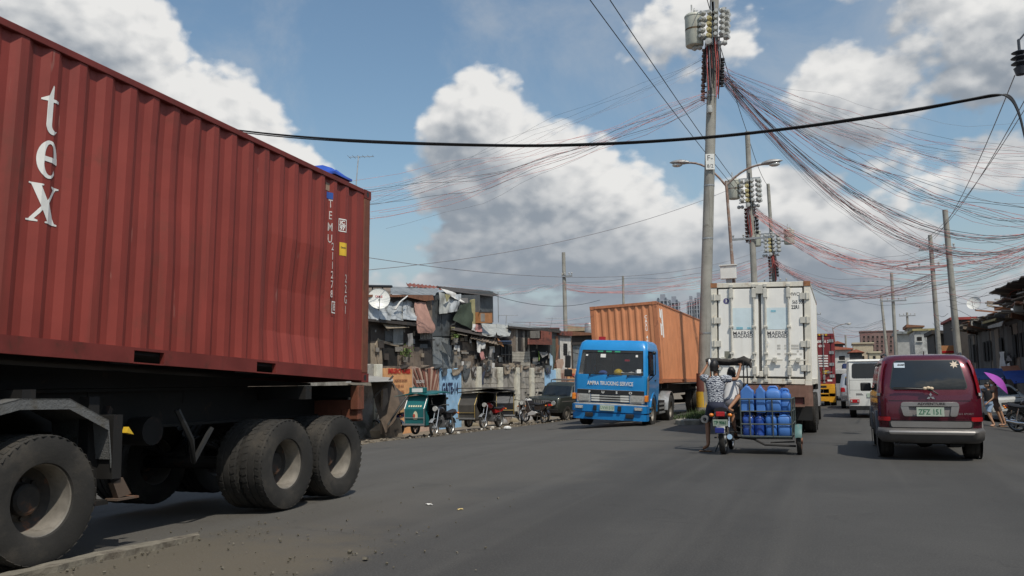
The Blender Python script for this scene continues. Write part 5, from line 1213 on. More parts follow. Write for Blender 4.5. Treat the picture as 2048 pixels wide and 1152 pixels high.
# dark green-grey jeep parked on the left, facing us
jp = at(1122, 846, z=-.33)
lvJ = [(.42, 0, 4.2, .76, .12), (.62, 0, 4.28, .82, .14), (.98, 0, 4.26, .82, .14), (1.08, .02, 4.18, .80, .14), (1.11, .03, 2.98, .80, .12), (1.60, .12, 2.62, .74, .14), (1.70, .16, 2.5, .70, .16), (1.73, .3, 2.35, .6, .2)]
jeep, Q = plain_car('dark_jeep', 'dusty dark grey-green jeep parked by the wall, with a roof rack', 'jeep', (-11.75, 40.2, gz(-11.75)-.03), (0, radians(-2), pi+radians(-9)), mk('jeep_paint', (.035, .042, .035), .42, .2, .1, coat=.25, dirt=((.12, .11, .09), .3, 3)), lvJ,
    (1.15, 1.55, -.6, .6, -.55, .55), [(1.15, 1.56, .25, 1.2, .3, 1.2), (1.15, 1.56, 1.28, 2.85, 1.28, 2.62)], front=(1.14, 1.58, -.70, .70, -.62, .62), wr=.36, wy=(.8, 3.4), tw=.72)
b = MB(); Q.patch(b, 'F', .72, .98, -.42, .42, -.42, .42, .012, .03, 6); gj = b.build('grille', m_black, jeep)
for k in range(9): b = MB(); b.box((-.36+.09*k, 4.34, .85), (.03, .02, .22)); b.build('grille_bar', m_galv, gj)
for sg in (-1, 1):
    b = MB(); b.lathe([(0, .0), (.10, .0), (.11, -.03)], (sg*.56, 4.315, .84), 'y', 14); b.build('headlamp', m_lamp, jeep, 40)
    b = MB(); b.box((sg*.93, 2.75, 1.22), (.2, .06, .13)); b.build('wing_mirror', m_black, jeep, bevel=.02)
    b = MB(); b.bx(sg*.74, sg*.90, 1.3, 3.0, .36, .42); b.build('side_step', m_galv, jeep)
    b = MB(); b.tube([(sg*.6, .5, 1.75), (sg*.62, .55, 1.84), (sg*.62, 2.2, 1.84), (sg*.6, 2.3, 1.74)], .022, 6); b.build('roof_rail', m_black, jeep)
b = MB(); b.box((0, 2.1, 1.85), (1.1, .12, .08)); b.box((0, 1.0, 1.85), (1.1, .08, .06)); b.build('roof_rack', m_sil, jeep, bevel=.01)
b = MB(); b.bx(-.8, .8, 4.22, 4.38, .42, .58); b.build('front_bumper', m_chassis, jeep, bevel=.02)
b = MB(); b.bx(-.66, .66, .1, 4.0, .25, .45); b.build('underbody', m_chassis, jeep)
b = MB(); b.bar((.5, 3.02, 1.13), (.05, 2.96, 1.22), .02, .02); b.bar((-.1, 3.02, 1.13), (-.55, 2.96, 1.22), .02, .02); b.build('wiper', m_black, jeep)
b = MB(); Q.patch(b, 'S', .9, .93, .3, 4.0, .3, 4.0, .01, .005, 4); Q.patch(b, 'L', .9, .93, .3, 4.0, .3, 4.0, .01, .005, 4); b.build('side_stripe', m_sil, jeep)

# pale parked car on the right, mostly behind the pedestrians and motorcycles
lvP = [(.32, 0, 4.4, .78, .14), (.6, -.03, 4.45, .85, .16), (.88, 0, 4.4, .85, .16), (.96, .1, 4.3, .84, .15), (.99, .5, 3.4, .82, .14), (1.36, 1.0, 2.7, .68, .16), (1.42, 1.2, 2.5, .6, .2)]
pc, Q = plain_car('parked_car', 'pale silver car parked behind the pedestrians on the right', 'car', (5.6, 42.5, gz(5.6)), (0, radians(4), pi+radians(8)), mk('pale_silver', (.55, .55, .52), .35, .3, .05, coat=.3), lvP,
    (1.02, 1.33, -.6, .6, -.5, .5), [(1.02, 1.33, 1.0, 1.9, 1.1, 1.9), (1.02, 1.33, 1.98, 3.0, 1.98, 2.6)], front=(1.02, 1.34, -.66, .66, -.56, .56))
for sg in (-1, 1): b = MB(); Q.patch(b, 'F', .66, .82, *sorted((sg*.45, sg*.76)), *sorted((sg*.45, sg*.76)), .012, .03, 4); b.build('headlamp', m_amber if sg > 0 else m_lamp, pc)
b = MB(); Q.patch(b, 'F', .45, .56, -.7, .7, -.7, .7, .04, .03, 6); b.build('front_bumper', m_white, pc); b = MB(); Q.patch(b, 'F', .66, .78, -.35, .35, -.35, .35, .012, .02, 4); b.build('grille', m_black, pc)
pc2, Q = plain_car('parked_car', 'dark car parked farther back on the right under the blue awning', 'car', (6.2, 50, gz(6.2)), (0, radians(4), pi), mk('dark_grey_paint', (.04, .042, .05), .35, .3, .05, coat=.3), lvP,
    (1.02, 1.33, -.6, .6, -.5, .5), [(1.02, 1.33, 1.0, 1.9, 1.1, 1.9), (1.02, 1.33, 1.98, 3.0, 1.98, 2.6)], front=(1.02, 1.34, -.66, .66, -.56, .56))
# ---------------------------------------------------------------- motorcycles and tricycles
m_eng = mk('engine_alloy', (.20, .20, .20), .45, .6, .25, 14, dirt=(SOOT, .4, 12))
m_seat = mk('seat_vinyl', (.015, .014, .014), .5)
def motorcycle(name, label, loc, rot, paint, group=None, under=False, R=.285, plate=None, cat='motorcycle', roof=False, box=None, stub=None):
    t = thing(name, label, cat, loc, rot, group); wb = 1.22
    wheel(t, (0, 0, R), R, .10, 1, 'bike', m_galv); wheel(t, (0, wb, R), R, .085, 1, 'bike', m_galv)
    b = MB()
    for sg in (-1, 1):
        b.bar((sg*.07, 0, R), (sg*.06, .48, .36), .035, .05); b.bar((sg*.06, .48, .36), (sg*.04, .95, .82), .035, .035); b.bar((sg*.07, -.05, .70), (sg*.05, .9, .80), .03, .03)
        b.bar((sg*.06, .48, .36), (sg*.04, 1.0, .55), .03, .03)
    b.build('frame', m_black, t)
    for sg in (-1, 1):
        b = MB(); b.tube([(sg*.10, .03, R), (sg*.10, .06, .50), (sg*.10, .12, .72)], [.022, .032, .022], 8); b.build('shock_absorber', m_chrome, t)
        b = MB(); b.tube([(sg*.075, wb, R), (sg*.075, wb-.10, .55), (sg*.07, wb-.22, .92)], [.028, .028, .022], 8); b.build('fork', m_chrome, t)
    b = MB(); b.box((0, .60, .40), (.22, .34, .22)); b.cyl((0, .66, .46), (0, .80, .66), .075, .075, 10); b.cyl((-.14, .52, .36), (.14, .52, .36), .09, n=12)
    for k in range(5): b.box((0, .69+.022*k, .49+.035*k), (.19, .02, .19), (.6, 0, 0))
    b.build('engine', m_eng, t, 40)
    b = MB(); b.tube([(.10, .70, .42), (.14, .5, .27), (.15, .1, .28), (.15, -.25, .34)], [.025, .028, .05, .05], 10); b.build('exhaust', m_chrome, t, 40)
    b = MB(); rows = []
    for i in range(8):
        f = i/7; y = -.22+.80*f; w = .13+.03*sin(f*3.1); z = .80-.05*sin(f*pi)+.03*(1-f); rows.append([(w*cos(a), y, z+.055*sin(a)) for a in [2*pi*k/10 for k in range(10)]])
    b.grid(rows, close=True); b.add(rows[0], [tuple(range(10))]); b.add(rows[-1], [tuple(reversed(range(10)))]); b.build('seat', m_seat, t, 50)
    b = MB()
    if under:
        b.prism([(1.02, .92), (.92, .95), (.72, .55), (.45, .50), (.45, .36), (.80, .34), (1.0, .55)], 'yz', -.17, .17); b.prism([(-.28, .78), (.55, .70), (.50, .52), (.0, .55), (-.30, .70)], 'yz', -.12, .12)
    else:
        rows = []
        for i in range(7):
            f = i/6; y = .55+.46*f; s_ = sin(pi*(.12+.8*f)); rows.append([(.14*s_*cos(a), y, .86+.04*f+.12*s_*sin(a)) for a in [2*pi*k/12 for k in range(12)]])
        b.grid(rows, close=True); b.prism([(-.30, .80), (.5, .74), (.45, .58), (.0, .62), (-.32, .74)], 'yz', -.11, .11)
    b.build('bodywork', paint, t, 50, bevel=.012)
    b = MB()
    for c, r0, a0, a1 in (((0, R), R+.05, 20, 150), ((wb, R), R+.04, 25, 150)):
        rr = [[(x, c[0]-r0*cos(radians(a)), c[1]+r0*sin(radians(a))-.01*abs(x)/.06) for x in (-.07, -.05, 0, .05, .07)] for a in range(a0, a1+1, 13)]
        b.sheet(rr, .006)
    b.build('fender', paint if under else m_galv, t, 50)
    b = MB(); b.tube([(-.36, wb-.42, 1.05), (-.2, wb-.30, 1.06), (0, wb-.24, 1.0), (.2, wb-.30, 1.06), (.36, wb-.42, 1.05)], .014, 6); b.cyl((-.36, wb-.42, 1.05), (-.24, wb-.33, 1.06), .02, n=8); b.cyl((.36, wb-.42, 1.05), (.24, wb-.33, 1.06), .02, n=8); b.build('handlebar', m_black, t, 40)
    b = MB(); b.lathe([(0, .06), (.085, .06), (.09, .03), (.07, -.06), (0, -.09)], (0, wb-.10, .93), 'y', 14); hl = b.build('headlamp', m_lamp, t, 40)
    for sg in (-1, 1):
        b = MB(); b.tube([(sg*.24, wb-.33, 1.06), (sg*.30, wb-.36, 1.24)], .008, 5); b.ball((sg*.31, wb-.37, 1.28), (.055, .015, .04), 10, 6); b.build('mirror', m_black, t, 50)
        b = MB(); b.ball((sg*.17, -.26, .74), (.045, .035, .035), 8, 6); b.build('turn_signal', m_amber, t, 50)
        b = MB(); b.tube([(sg*.08, .55, .28), (sg*.24, .55, .27)], .016, 6); b.build('footpeg', m_black, t)
    b = MB(); b.box((0, -.30, .76), (.16, .05, .09)); b.build('tail_lamp', m_red_lens, t, bevel=.012)
    b = MB(); b.tube([(-.08, .35, .30), (-.20, .30, .015)], .012, 5); b.build('kickstand', m_black, t)
    if plate:
        b = MB(); b.box((0, -.34, .60), (.27, .01, .12), (.2, 0, 0)); p = b.build('number_plate', m_plate, t)
        letters(plate, .085, (0, -.348, .60), (1, 0, 0), (0, -.2, 1), m_plate_t, p, sx=.8, bold=.003)
    return t
ROT = lambda z, rx=0, ry=0: (rx, ry, z)
m_pblue = mk('bike_blue', (.02, .03, .20), .35, coat=.4); m_pwhite = mk('bike_white', (.68, .68, .66), .3, var=.05, coat=.4); m_pred = mk('bike_red', (.35, .02, .02), .35, coat=.4); m_pblk = mk('bike_black', (.02, .02, .022), .3, coat=.4)

# motorcycles by the left wall
g0 = ground_pt = lambda px, py: at(px, py, z=0)
def gp(px, py):
    z = 0
    for _ in range(12): p = at(px, py, z=z); z = gz(p.x)
    return Vector((p.x, p.y, z))
q = gp(762, 868); q = Vector((-15.9, 29.2, gz(-15.9)))
mb1 = motorcycle('motorcycle', 'blue motorcycle with a carton on its seat beside the trailer wheel', q, ROT(radians(75)), m_pblue, 'motorcycles parked on the left')
b = MB(); M1 = mb1.matrix_basis; c = M1 @ Vector((0, .0, .99)); b.box(c, (.44, .34, .26), (0, 0, radians(75)))
tag(b.build('carton', mk('cardboard', (.45, .28, .13), .85), None), 'brown cardboard carton resting on the blue motorcycle seat', 'carton')
q = gp(1037, 848); q2 = gp(1095, 846)
sc1 = motorcycle('scooter', 'black and white scooter parked in front of the dark jeep', (-11.75, 34.4, gz(-11.75)), ROT(radians(62), 0, 0), m_pblk, 'motorcycles parked on the left', under=True, R=.27, cat='scooter')
b = MB(); b.prism([(1.06, 1.0), (.98, 1.04), (.84, .70), (.96, .66)], 'yz', -.14, .14); b.build('leg_shield', m_pwhite, sc1, bevel=.02)
b = MB(); b.prism([(.62, .52), (.90, .40), (.86, .30), (.45, .34), (.30, .44)], 'yz', -.175, .175); b.build('side_cowl', m_pwhite, sc1, bevel=.015)
b = MB(); b.prism([(1.08, .64), (1.38, .60), (1.42, .52), (1.06, .55)], 'yz', -.06, .06); b.build('front_mudguard', m_pwhite, sc1, bevel=.01)
b = MB(); b.tube([(-.10, -.30, .90), (-.10, .05, .95), (.10, .05, .95), (.10, -.30, .90)], .016, 6); b.build('grab_rail', m_sil, sc1)
# right side motorcycles
rm1 = motorcycle('motorcycle', 'chrome-fendered motorcycle at the right edge with its front wheel towards us', (5.05, 30.4, gz(5.05)), ROT(pi+radians(52)), m_pblk, 'motorcycles parked on the right', R=.31)
rm2 = motorcycle('motorcycle', 'dark motorcycle cut off by the right picture edge', (5.75, 28.5, gz(5.75)), ROT(pi+radians(35)), m_pblk, 'motorcycles parked on the right', R=.31)
rm3 = motorcycle('motorcycle', 'motorcycle with a big black front tyre right behind the pedestrians', (5.45, 33.4, gz(5.45)), ROT(pi+radians(20)), m_pblk, 'motorcycles parked on the right', R=.33)

# passenger tricycles (motorcycle with roofed sidecar)
def tricycle(name, label, loc, rot, paint, mpaint, trim, roof_over, letters_on=None, R=.27, emblem=False):
    t = motorcycle(name, label, loc, rot, mpaint, 'passenger tricycles parked on the left', cat='tricycle', R=.285)
    x0, x1 = .34, 1.10                       # the sidecar hangs on the right of the motorcycle
    c = sub('sidecar', t)
    b = MB()
    for x in (x0, x1): b.bar((x, -.35, .33), (x, 1.25, .33), .05, .05)
    for y in (-.35, .45, 1.25): b.bar((.05, y*.6+.2, .35), (x1, y, .33), .045, .045)
    b.bar((x0, 1.25, .33), (x0, 1.25, .95), .03, .03)
    b.build('sidecar_frame', m_chassis, c)
    P_ = lambda poly, a, bb, nm, mt, bev=.008: MB().prism(poly, 'yz', a, bb).build(nm, mt, c, bevel=bev)
    P_([(1.25, .36), (1.29, .36), (1.31, .92), (1.27, .94)], x0, x1, 'nose_panel', paint)
    P_([(1.27, .945), (1.30, .925), (1.04, 1.36), (1.01, 1.36)], x0, x1, 'windshield_panel', paint)
    P_([(1.24, .35), (1.26, .94), (1.0, 1.36), (.30, 1.38), (-.34, 1.40), (-.40, .35)], x1-.03, x1, 'outer_panel', paint)
    P_([(-.40, .35), (-.36, .35), (-.30, 1.40), (-.34, 1.40)], x0, x1-.032, 'back_panel', m_pblk)
    P_([(1.24, .35), (1.26, .94), (1.0, 1.34), (.96, 1.32), (1.18, .90), (.95, .62), (.95, .35)], x0, x0+.03, 'inner_panel', paint)
    P_([(-.36, .62), (.10, .62), (.10, .72), (-.36, .76)], x0+.03, x1-.04, 'seat', m_seat); P_([(-.36, .34), (1.24, .34), (1.24, .36), (-.36, .36)], x0+.02, x1-.035, 'floor', m_black)
    b = MB(); xa = -.42 if roof_over else x0-.06
    rows = [[(xa+(x1+.08-xa)*i/8, y, 1.42+.06*sin(pi*i/8)+(.03 if 0 < j < 3 else 0)+.04*(y < .5)) for i in range(9)] for j, y in enumerate((-.55, .0, .6, 1.25))]
    b.sheet(rows, .035); b.build('roof', trim if not emblem else paint, c, 40)
    if roof_over:
        b = MB()
        for x, y in ((-.38, 1.0), (-.38, -.4), (x0, 1.0), (x0, -.35)): b.tube([(x, y, 1.43), (x*.6 if x < 0 else x, y*.8, .75 if x < 0 else .36)], .016, 6)
        b.build('roof_post', m_black, c)
    b = MB()
    for x in (x0, x1):
        b.tube([(x, 1.315, .36), (x, 1.33, .93), (x, 1.05, 1.38), (x, .3, 1.41)], .014, 6)
    b.tube([(x0, 1.32, .62), (x1, 1.32, .62)], .012, 6); b.build('trim_rail', mk('trim_yellow', (.36, .26, .08), .45, .3) if not emblem else m_galv, c)
    wheel(c, (x1+.08, .42, R), R, .11, 1, 'bike', m_galv)
    b = MB(); rr = [[(x1+.02+.13*k/3, .42-.34*cos(radians(a)), R+.33*sin(radians(a))) for k in range(4)] for a in range(10, 175, 15)]; b.sheet(rr, .008); b.build('fender', paint, c, 50)
    b = MB(); b.bar((x0-.05, 1.40, .40), (x1+.05, 1.40, .40), .04, .06); b.build('bumper', m_galv, c)
    return t, c
m_teal = mk('teal_paint', (.012, .13, .135), .4, var=.1, coat=.3, dirt=((.10, .12, .10), .15, 3))
tq = Vector((-13.15, 26.2, gz(-13.15)))
TT, TC = tricycle('passenger_tricycle', 'teal passenger tricycle with a sidecar and lettered windshield', (-13.0, 27.7, gz(-13.0)), ROT(pi+radians(-2)), m_teal, m_pblk, m_teal, False, emblem=True)
b = MB(); b.bx(.40, 1.02, .98, 1.16, 1.47, 1.66); sb = b.build('roof_sign', m_teal, TC, bevel=.02); MB().bx(.48, .90, 1.162, 1.168, 1.50, 1.63).build('sign_panel', m_letter_w, sb)
b = MB(); b.sheet([[(.2+1.45*i/4, y, 1.415-.05*(i == 4)) for i in range(5)] for y in (.55, 1.1)], .02); b.build('roof_wing', mk('teal_grey', (.14, .20, .19), .6), TC)
def on_shield(me, x, s, mat): return decal(me, frame_m((x, 1.305-.60*s*.5+.004, .94+.42*s+.006), (-1, 0, 0), (0, -.28, .44)), mat, TC)
m_cream = mk('cream_print', (.62, .58, .40), .6)
for i, (x, w) in enumerate(((1.0, .05), (.93, .05), (.85, .07), (.76, .06), (.66, .08), (.56, .07), (.47, .06))): on_shield(loops_mesh([[(-w/2, -.09), (w/2, -.09), (w/2+.02, .09), (-w/2+.02, .09)]]), x, .72, m_cream)
for i in range(6): on_shield(R_(.06, .07), .95-.09*i, .18, m_cream)
decal(loops_mesh([arc(0, .02, .09, .17, -40, 220, 16)]), frame_m((.68, 1.312, .66), (-1, 0, 0), (0, 0, 1)), m_cream, TC, 'emblem'); decal(loops_mesh([arc(-.05, .03, .05, .07, 0, 352, 12)]), frame_m((.68, 1.315, .66), (-1, 0, 0), (0, 0, 1)), mk('emblem_red', (.45, .08, .05), .5), TC, 'emblem')
m_dtri = mk('sidecar_charcoal', (.075, .07, .062), .6, var=.15, dirt=((.14, .12, .09), .3, 3))
DT, DC = tricycle('passenger_tricycle', 'charcoal passenger tricycle with yellow-edged sidecar and a red fuel tank', (-12.95, 32.2, gz(-12.95)), ROT(pi+radians(-8)), m_dtri, m_pred, m_pblk, True)
b = MB(); b.bx(-.45, 1.15, -.5, 1.3, 1.56, 1.60); b.build('roof_board', m_dtri, DC, bevel=.01)
DT3, DC3 = tricycle('passenger_tricycle', 'dark tricycle with a torn hood parked just behind the charcoal one', (-13.6, 36.6, gz(-13.6)), ROT(pi+radians(20)), m_pblk, m_pblk, m_pblk, False)

# ---------------------------------------------------------------- cargo tricycle with water jugs
CT = (-2.13, 16.69, 0)
ct = motorcycle('cargo_tricycle', 'motorcycle with a steel cage sidecar full of blue water jugs', CT, ROT(0), m_pblk, plate='TP 9061', cat='tricycle', R=.29)
b = MB(); b.box((-.02, -.33, .46), (.17, .04, .10)); b.build('rear_mud_flap', m_pblue, ct, bevel=.01)
b = MB(); b.lathe([(.035, -.02), (.075, -.02), (.075, .04), (.035, .04)], (-.30, -.22, .66), 'y', 14); b.build('exhaust_can', m_eng, ct, 40)
m_cage = mk('cage_steel', (.085, .105, .10), .5, .3, .2, 8, dirt=(RUST, .2, 9))
X0, X1, Y0, Y1 = .33, 1.25, .06, 1.30
for z in (.335, .56, .80, 1.03):
    b = MB(); b.tube([(X0, Y0, z), (X1, Y0, z), (X1, Y1, z), (X0, Y1, z), (X0, Y0, z)], .014, 6); b.build('cage_rail', m_cage, ct)
for x, y in ((X0, Y0), (X0+.17, Y0), (X0+.58, Y0), (X1, Y0), (X0, Y1), (X1, Y1), (X1, .68), (X0, .68)):
    b = MB(); b.tube([(x, y, .33), (x, y, 1.035)], .014, 6); b.build('cage_post', m_cage, ct)
b = MB(); b.bx(X0, X1, Y0, Y1, .31, .335); b.build('cage_floor', m_cage, ct)
b = MB(); b.tube([(.05, .55, .30), (.55, .10, .28), (.75, .06, .18), (1.30, .12, .16)], .02, 6); b.tube([(.45, .08, .30), (1.25, .08, .30)], .018, 6); b.tube([(.05, .2, .4), (X0, .2, .4)], .02, 6); b.tube([(.05, 1.0, .5), (X0, 1.0, .4)], .02, 6); b.tube([(.85, .1, .22), (1.28, .14, .24)], .014, 6); b.build('sidecar_frame', m_chassis, ct)
wheel(ct, (1.36, .22, .255), .255, .085, 1, 'bike', mk('rim_rusty', (.22, .10, .06), .6, .3, .2, 12))
b = MB(); rr = [[(1.30+.12*k/4, .22-.295*cos(radians(a)), .255+.295*sin(radians(a))+.012*sin(pi*k/4)) for k in range(5)] for a in range(14, 170, 12)]; b.sheet(rr, .01); b.build('fender', mk('fender_teal', (.085, .17, .16), .5, var=.15, dirt=(DUST, .3, 6)), ct, 50)
# canopy frame with a rolled cloth tied on
b = MB()
for x, y in ((.36, .60), (.42, .70), (-.30, .86)): b.tube([(x, y, .80 if x > 0 else 1.0), (x, y, 1.76)], .013, 6)
b.tube([(-.33, .76, 1.76), (.42, .70, 1.77)], .014, 6); b.tube([(-.33, 1.25, 1.74), (.40, 1.2, 1.75)], .014, 6); b.tube([(-.33, .76, 1.76), (-.33, 1.25, 1.74)], .014, 6); b.tube([(.42, .70, 1.77), (.40, 1.2, 1.75)], .014, 6)
b.build('canopy_frame', m_black, ct, 40)
b = MB(); pts = []; rs = []
for i in range(15): f = i/14; pts.append((-.38+.86*f, .74-.06*f, 1.775+.015*sin(f*9)-.06*max(0, f-.85)*6)); rs.append(.040+.018*sin(f*17)**2+(.025 if f > .85 else 0))
b.tube(pts, rs, 9); b.tube([(-.38, .80, 1.73), (.05, .76, 1.71), (.40, .70, 1.72)], [.03, .035, .05], 8); b.tube([(.42, .68, 1.78), (.49, .66, 1.70), (.50, .65, 1.62)], [.05, .04, .015], 8)
b.build('rolled_canopy', mk('canopy_cloth', (.045, .040, .035), .9, var=.4, ns=9, bump=(.6, 25, .02)), ct, 60)
b = MB(); b.ball((-.30, .66, 1.74), (.028, .03, .075), 8, 6); b.build('tied_rag', m_letter_w, ct, 60)

m_jug = mk('jug_blue', (.045, .155, .46), .5, var=.10, ns=3, dirt=((.06, .12, .30), .2, 5)); m_jug2 = mk('jug_blue_pale', (.07, .20, .53), .5, var=.08, ns=3); m_jugd = mk('jug_blue_clear', (.025, .075, .33), .15, var=.15, ns=5, spec=.8)
m_cap = mk('jug_cap', (.30, .12, .12), .5)
def jug(kind, x, y, z, label, mat, sx=.225, sy=.24, h=.42, rz=0.0):
    t = thing('water_jug', label, 'water jug', (CT[0]+x, CT[1]+y, z), (0, 0, rz), 'blue water jugs in the tricycle cage')
    b = MB()
    if kind == 'square':
        L = Loft([(0, -sy/2+.02, sy/2-.02, sx/2-.02, .03), (.02, -sy/2, sy/2, sx/2, .04), (h*.48, -sy/2, sy/2, sx/2, .04), (h*.50, -sy/2+.006, sy/2-.006, sx/2-.006, .04), (h*.52, -sy/2, sy/2, sx/2, .04), (h*.80, -sy/2, sy/2, sx/2, .04), (h*.9, -sy/2+.03, sy/2-.03, sx/2-.03, .04), (h*.93, -sy/2+.06, sy/2-.06, sx/2-.06, .03)], .004, 2, 3, 4); L.mesh(b)
        b.build('container', mat, t, 50)
        hd = MB(); hd.tube([(-sx*.30, 0, h*.86), (-sx*.30, 0, h*.99), (-sx*.22, 0, h*1.03), (sx*.18, 0, h*1.03), (sx*.26, 0, h*.98), (sx*.26, 0, h*.86)], .022, 8); hd.build('handle', mat, t, 50)
        c = MB(); c.cyl((0, sy*.30, h*.90), (0, sy*.30, h*1.0), .028, n=12); c.build('cap', m_cap, t)
    elif kind == 'round':
        r = sx/2; b.lathe([(0, 0), (r*.9, 0), (r, .03)]+[(r*(1-.045*(k % 2)), .03+(h*.72-.03)*k/8) for k in range(9)]+[(r*.8, h*.82), (r*.35, h*.92), (r*.3, h), (0, h)], (0,0,0), 'z', 18); b.build('container', mat, t, 45)
        c = MB(); c.cyl((0, 0, h), (0, 0, h+.035), r*.33, n=12); c.build('cap', m_cap, t)
    else:       # tall jerrycan with a sloping shoulder
        b.prism([(-sx/2, 0), (sx/2, 0), (sx/2, h*.80), (sx*.12, h), (-sx*.12, h), (-sx/2, h*.80)], 'xz', -sy/2, sy/2); b.build('container', mat, t, bevel=.022)
        hd = MB(); hd.tube([(-.02, -sy*.32, h*.96), (-.0, -sy*.3, h*1.03), (0, sy*.3, h*1.03), (0, sy*.32, h*.96)], .014, 6); hd.build('handle', mat, t)
        c = MB(); c.cyl((sx*.28, 0, h*.88), (sx*.34, 0, h*.96), .03, n=10); c.build('cap', m_cap, t)
    return t
yb = .20
jug('square', .455, yb, .337, 'dark blue water jug, lower row, far left behind the cage rail', m_jugd, .20, .24, .42); jug('round', .66, yb, .337, 'round ribbed translucent blue water bottle, lower row', m_jugd, .20, .2, .42)
jug('square', .875, yb, .337, 'square blue water jug, lower row, third from left', m_jug, .20, .24, .42); jug('square', 1.115, yb, .337, 'brightest square blue water jug, lower row, far right', m_jug2, .24, .24, .42)
jug('can', .455, yb, .785, 'tall blue jerrycan with sloping shoulders at the upper left', m_jug2, .24, .22, .49); jug('can', .70, yb+.02, .765, 'narrow blue jerrycan in the upper row, second from left', m_jug2, .17, .24, .50)
jug('square', .93, yb+.02, .77, 'large blue jug with a moulded handle, upper row, third', m_jug2, .27, .26, .47); jug('square', 1.15, yb+.05, .77, 'blue jug half hidden at the upper right of the cage', m_jug, .18, .24, .42)
k = 0
for x in (.455, .67, .885, 1.11):
    for z in (.337, .775):
        k += 1; jug('square', x, .50, z, ('lower' if z < .5 else 'upper')+' blue water jug in the second row back, '+{.455: 'far left', .67: 'left of the middle', .885: 'right of the middle', 1.11: 'far right'}[x], m_jug, .205, .25, .42)

# ---------------------------------------------------------------- people
def skin_body(chains, radii):
    """one continuous skin over connected joints; chains: lists of joint names"""
    names = list(radii); idx = {n: i for i, n in enumerate(names)}
    me = bpy.data.meshes.new('b'); ed = []
    for c in chains: ed += [(idx[a], idx[b]) for a, b in zip(c, c[1:])]
    me.from_pydata([radii[n][0] for n in names], ed, []); ob = bpy.data.objects.new('b', me)
    md = ob.modifiers.new('s', 'SKIN'); md.use_smooth_shade = True
    if not me.skin_vertices: me.skin_vertices.new()
    for i, n in enumerate(names):
        r = radii[n][1]; me.skin_vertices[0].data[i].radius = (r, r); me.skin_vertices[0].data[i].use_root = (i == 0)
    sd = ob.modifiers.new('u', 'SUBSURF'); sd.levels = 1; sd.render_levels = 1
    return mesh_of(ob)
def head_geo(b, c, size, fwd, tilt=0):
    """skull, face and ears around c, looking along fwd; returns the rotation"""
    f = Vector(fwd).normalized(); up = Vector((0, 0, 1)); rt = f.cross(up).normalized(); up = rt.cross(f)
    M = Matrix(((rt.x, f.x, up.x), (rt.y, f.y, up.y), (rt.z, f.z, up.z))); s = size/.23
    rows = []
    for i in range(13):
        t = -pi/2+pi*i/12; row = []
        for j in range(16):
            a = 2*pi*j/16; x, y, z = cos(t)*cos(a)*.076, cos(t)*sin(a)*.096, sin(t)*.115
            if z < -.02: k = (-.02-z)/.095; x *= 1-.28*k; y = y*(1-.2*k)+.018*k
            if y > 0 and abs(x) < .02 and -.045 < z < .01: y += .020*(1-abs(x)/.02)
            row.append(Vector((x, y, z)))
        rows.append(row)
    st = len(b.v); b.grid(rows, 0, True)
    for sg in (-1, 1):
        b.ball((sg*.078, -.005, -.01), (.012, .022, .032), 8, 5); b.ball((sg*.030, .082, .012), (.013, .01, .008), 8, 5, 1)
    b.ball((0, .090, -.058), (.024, .008, .008), 8, 5, 2)
    b.tf(Matrix.Translation(c) @ M.to_4x4() @ Matrix.Scale(s, 4), st); return M, s
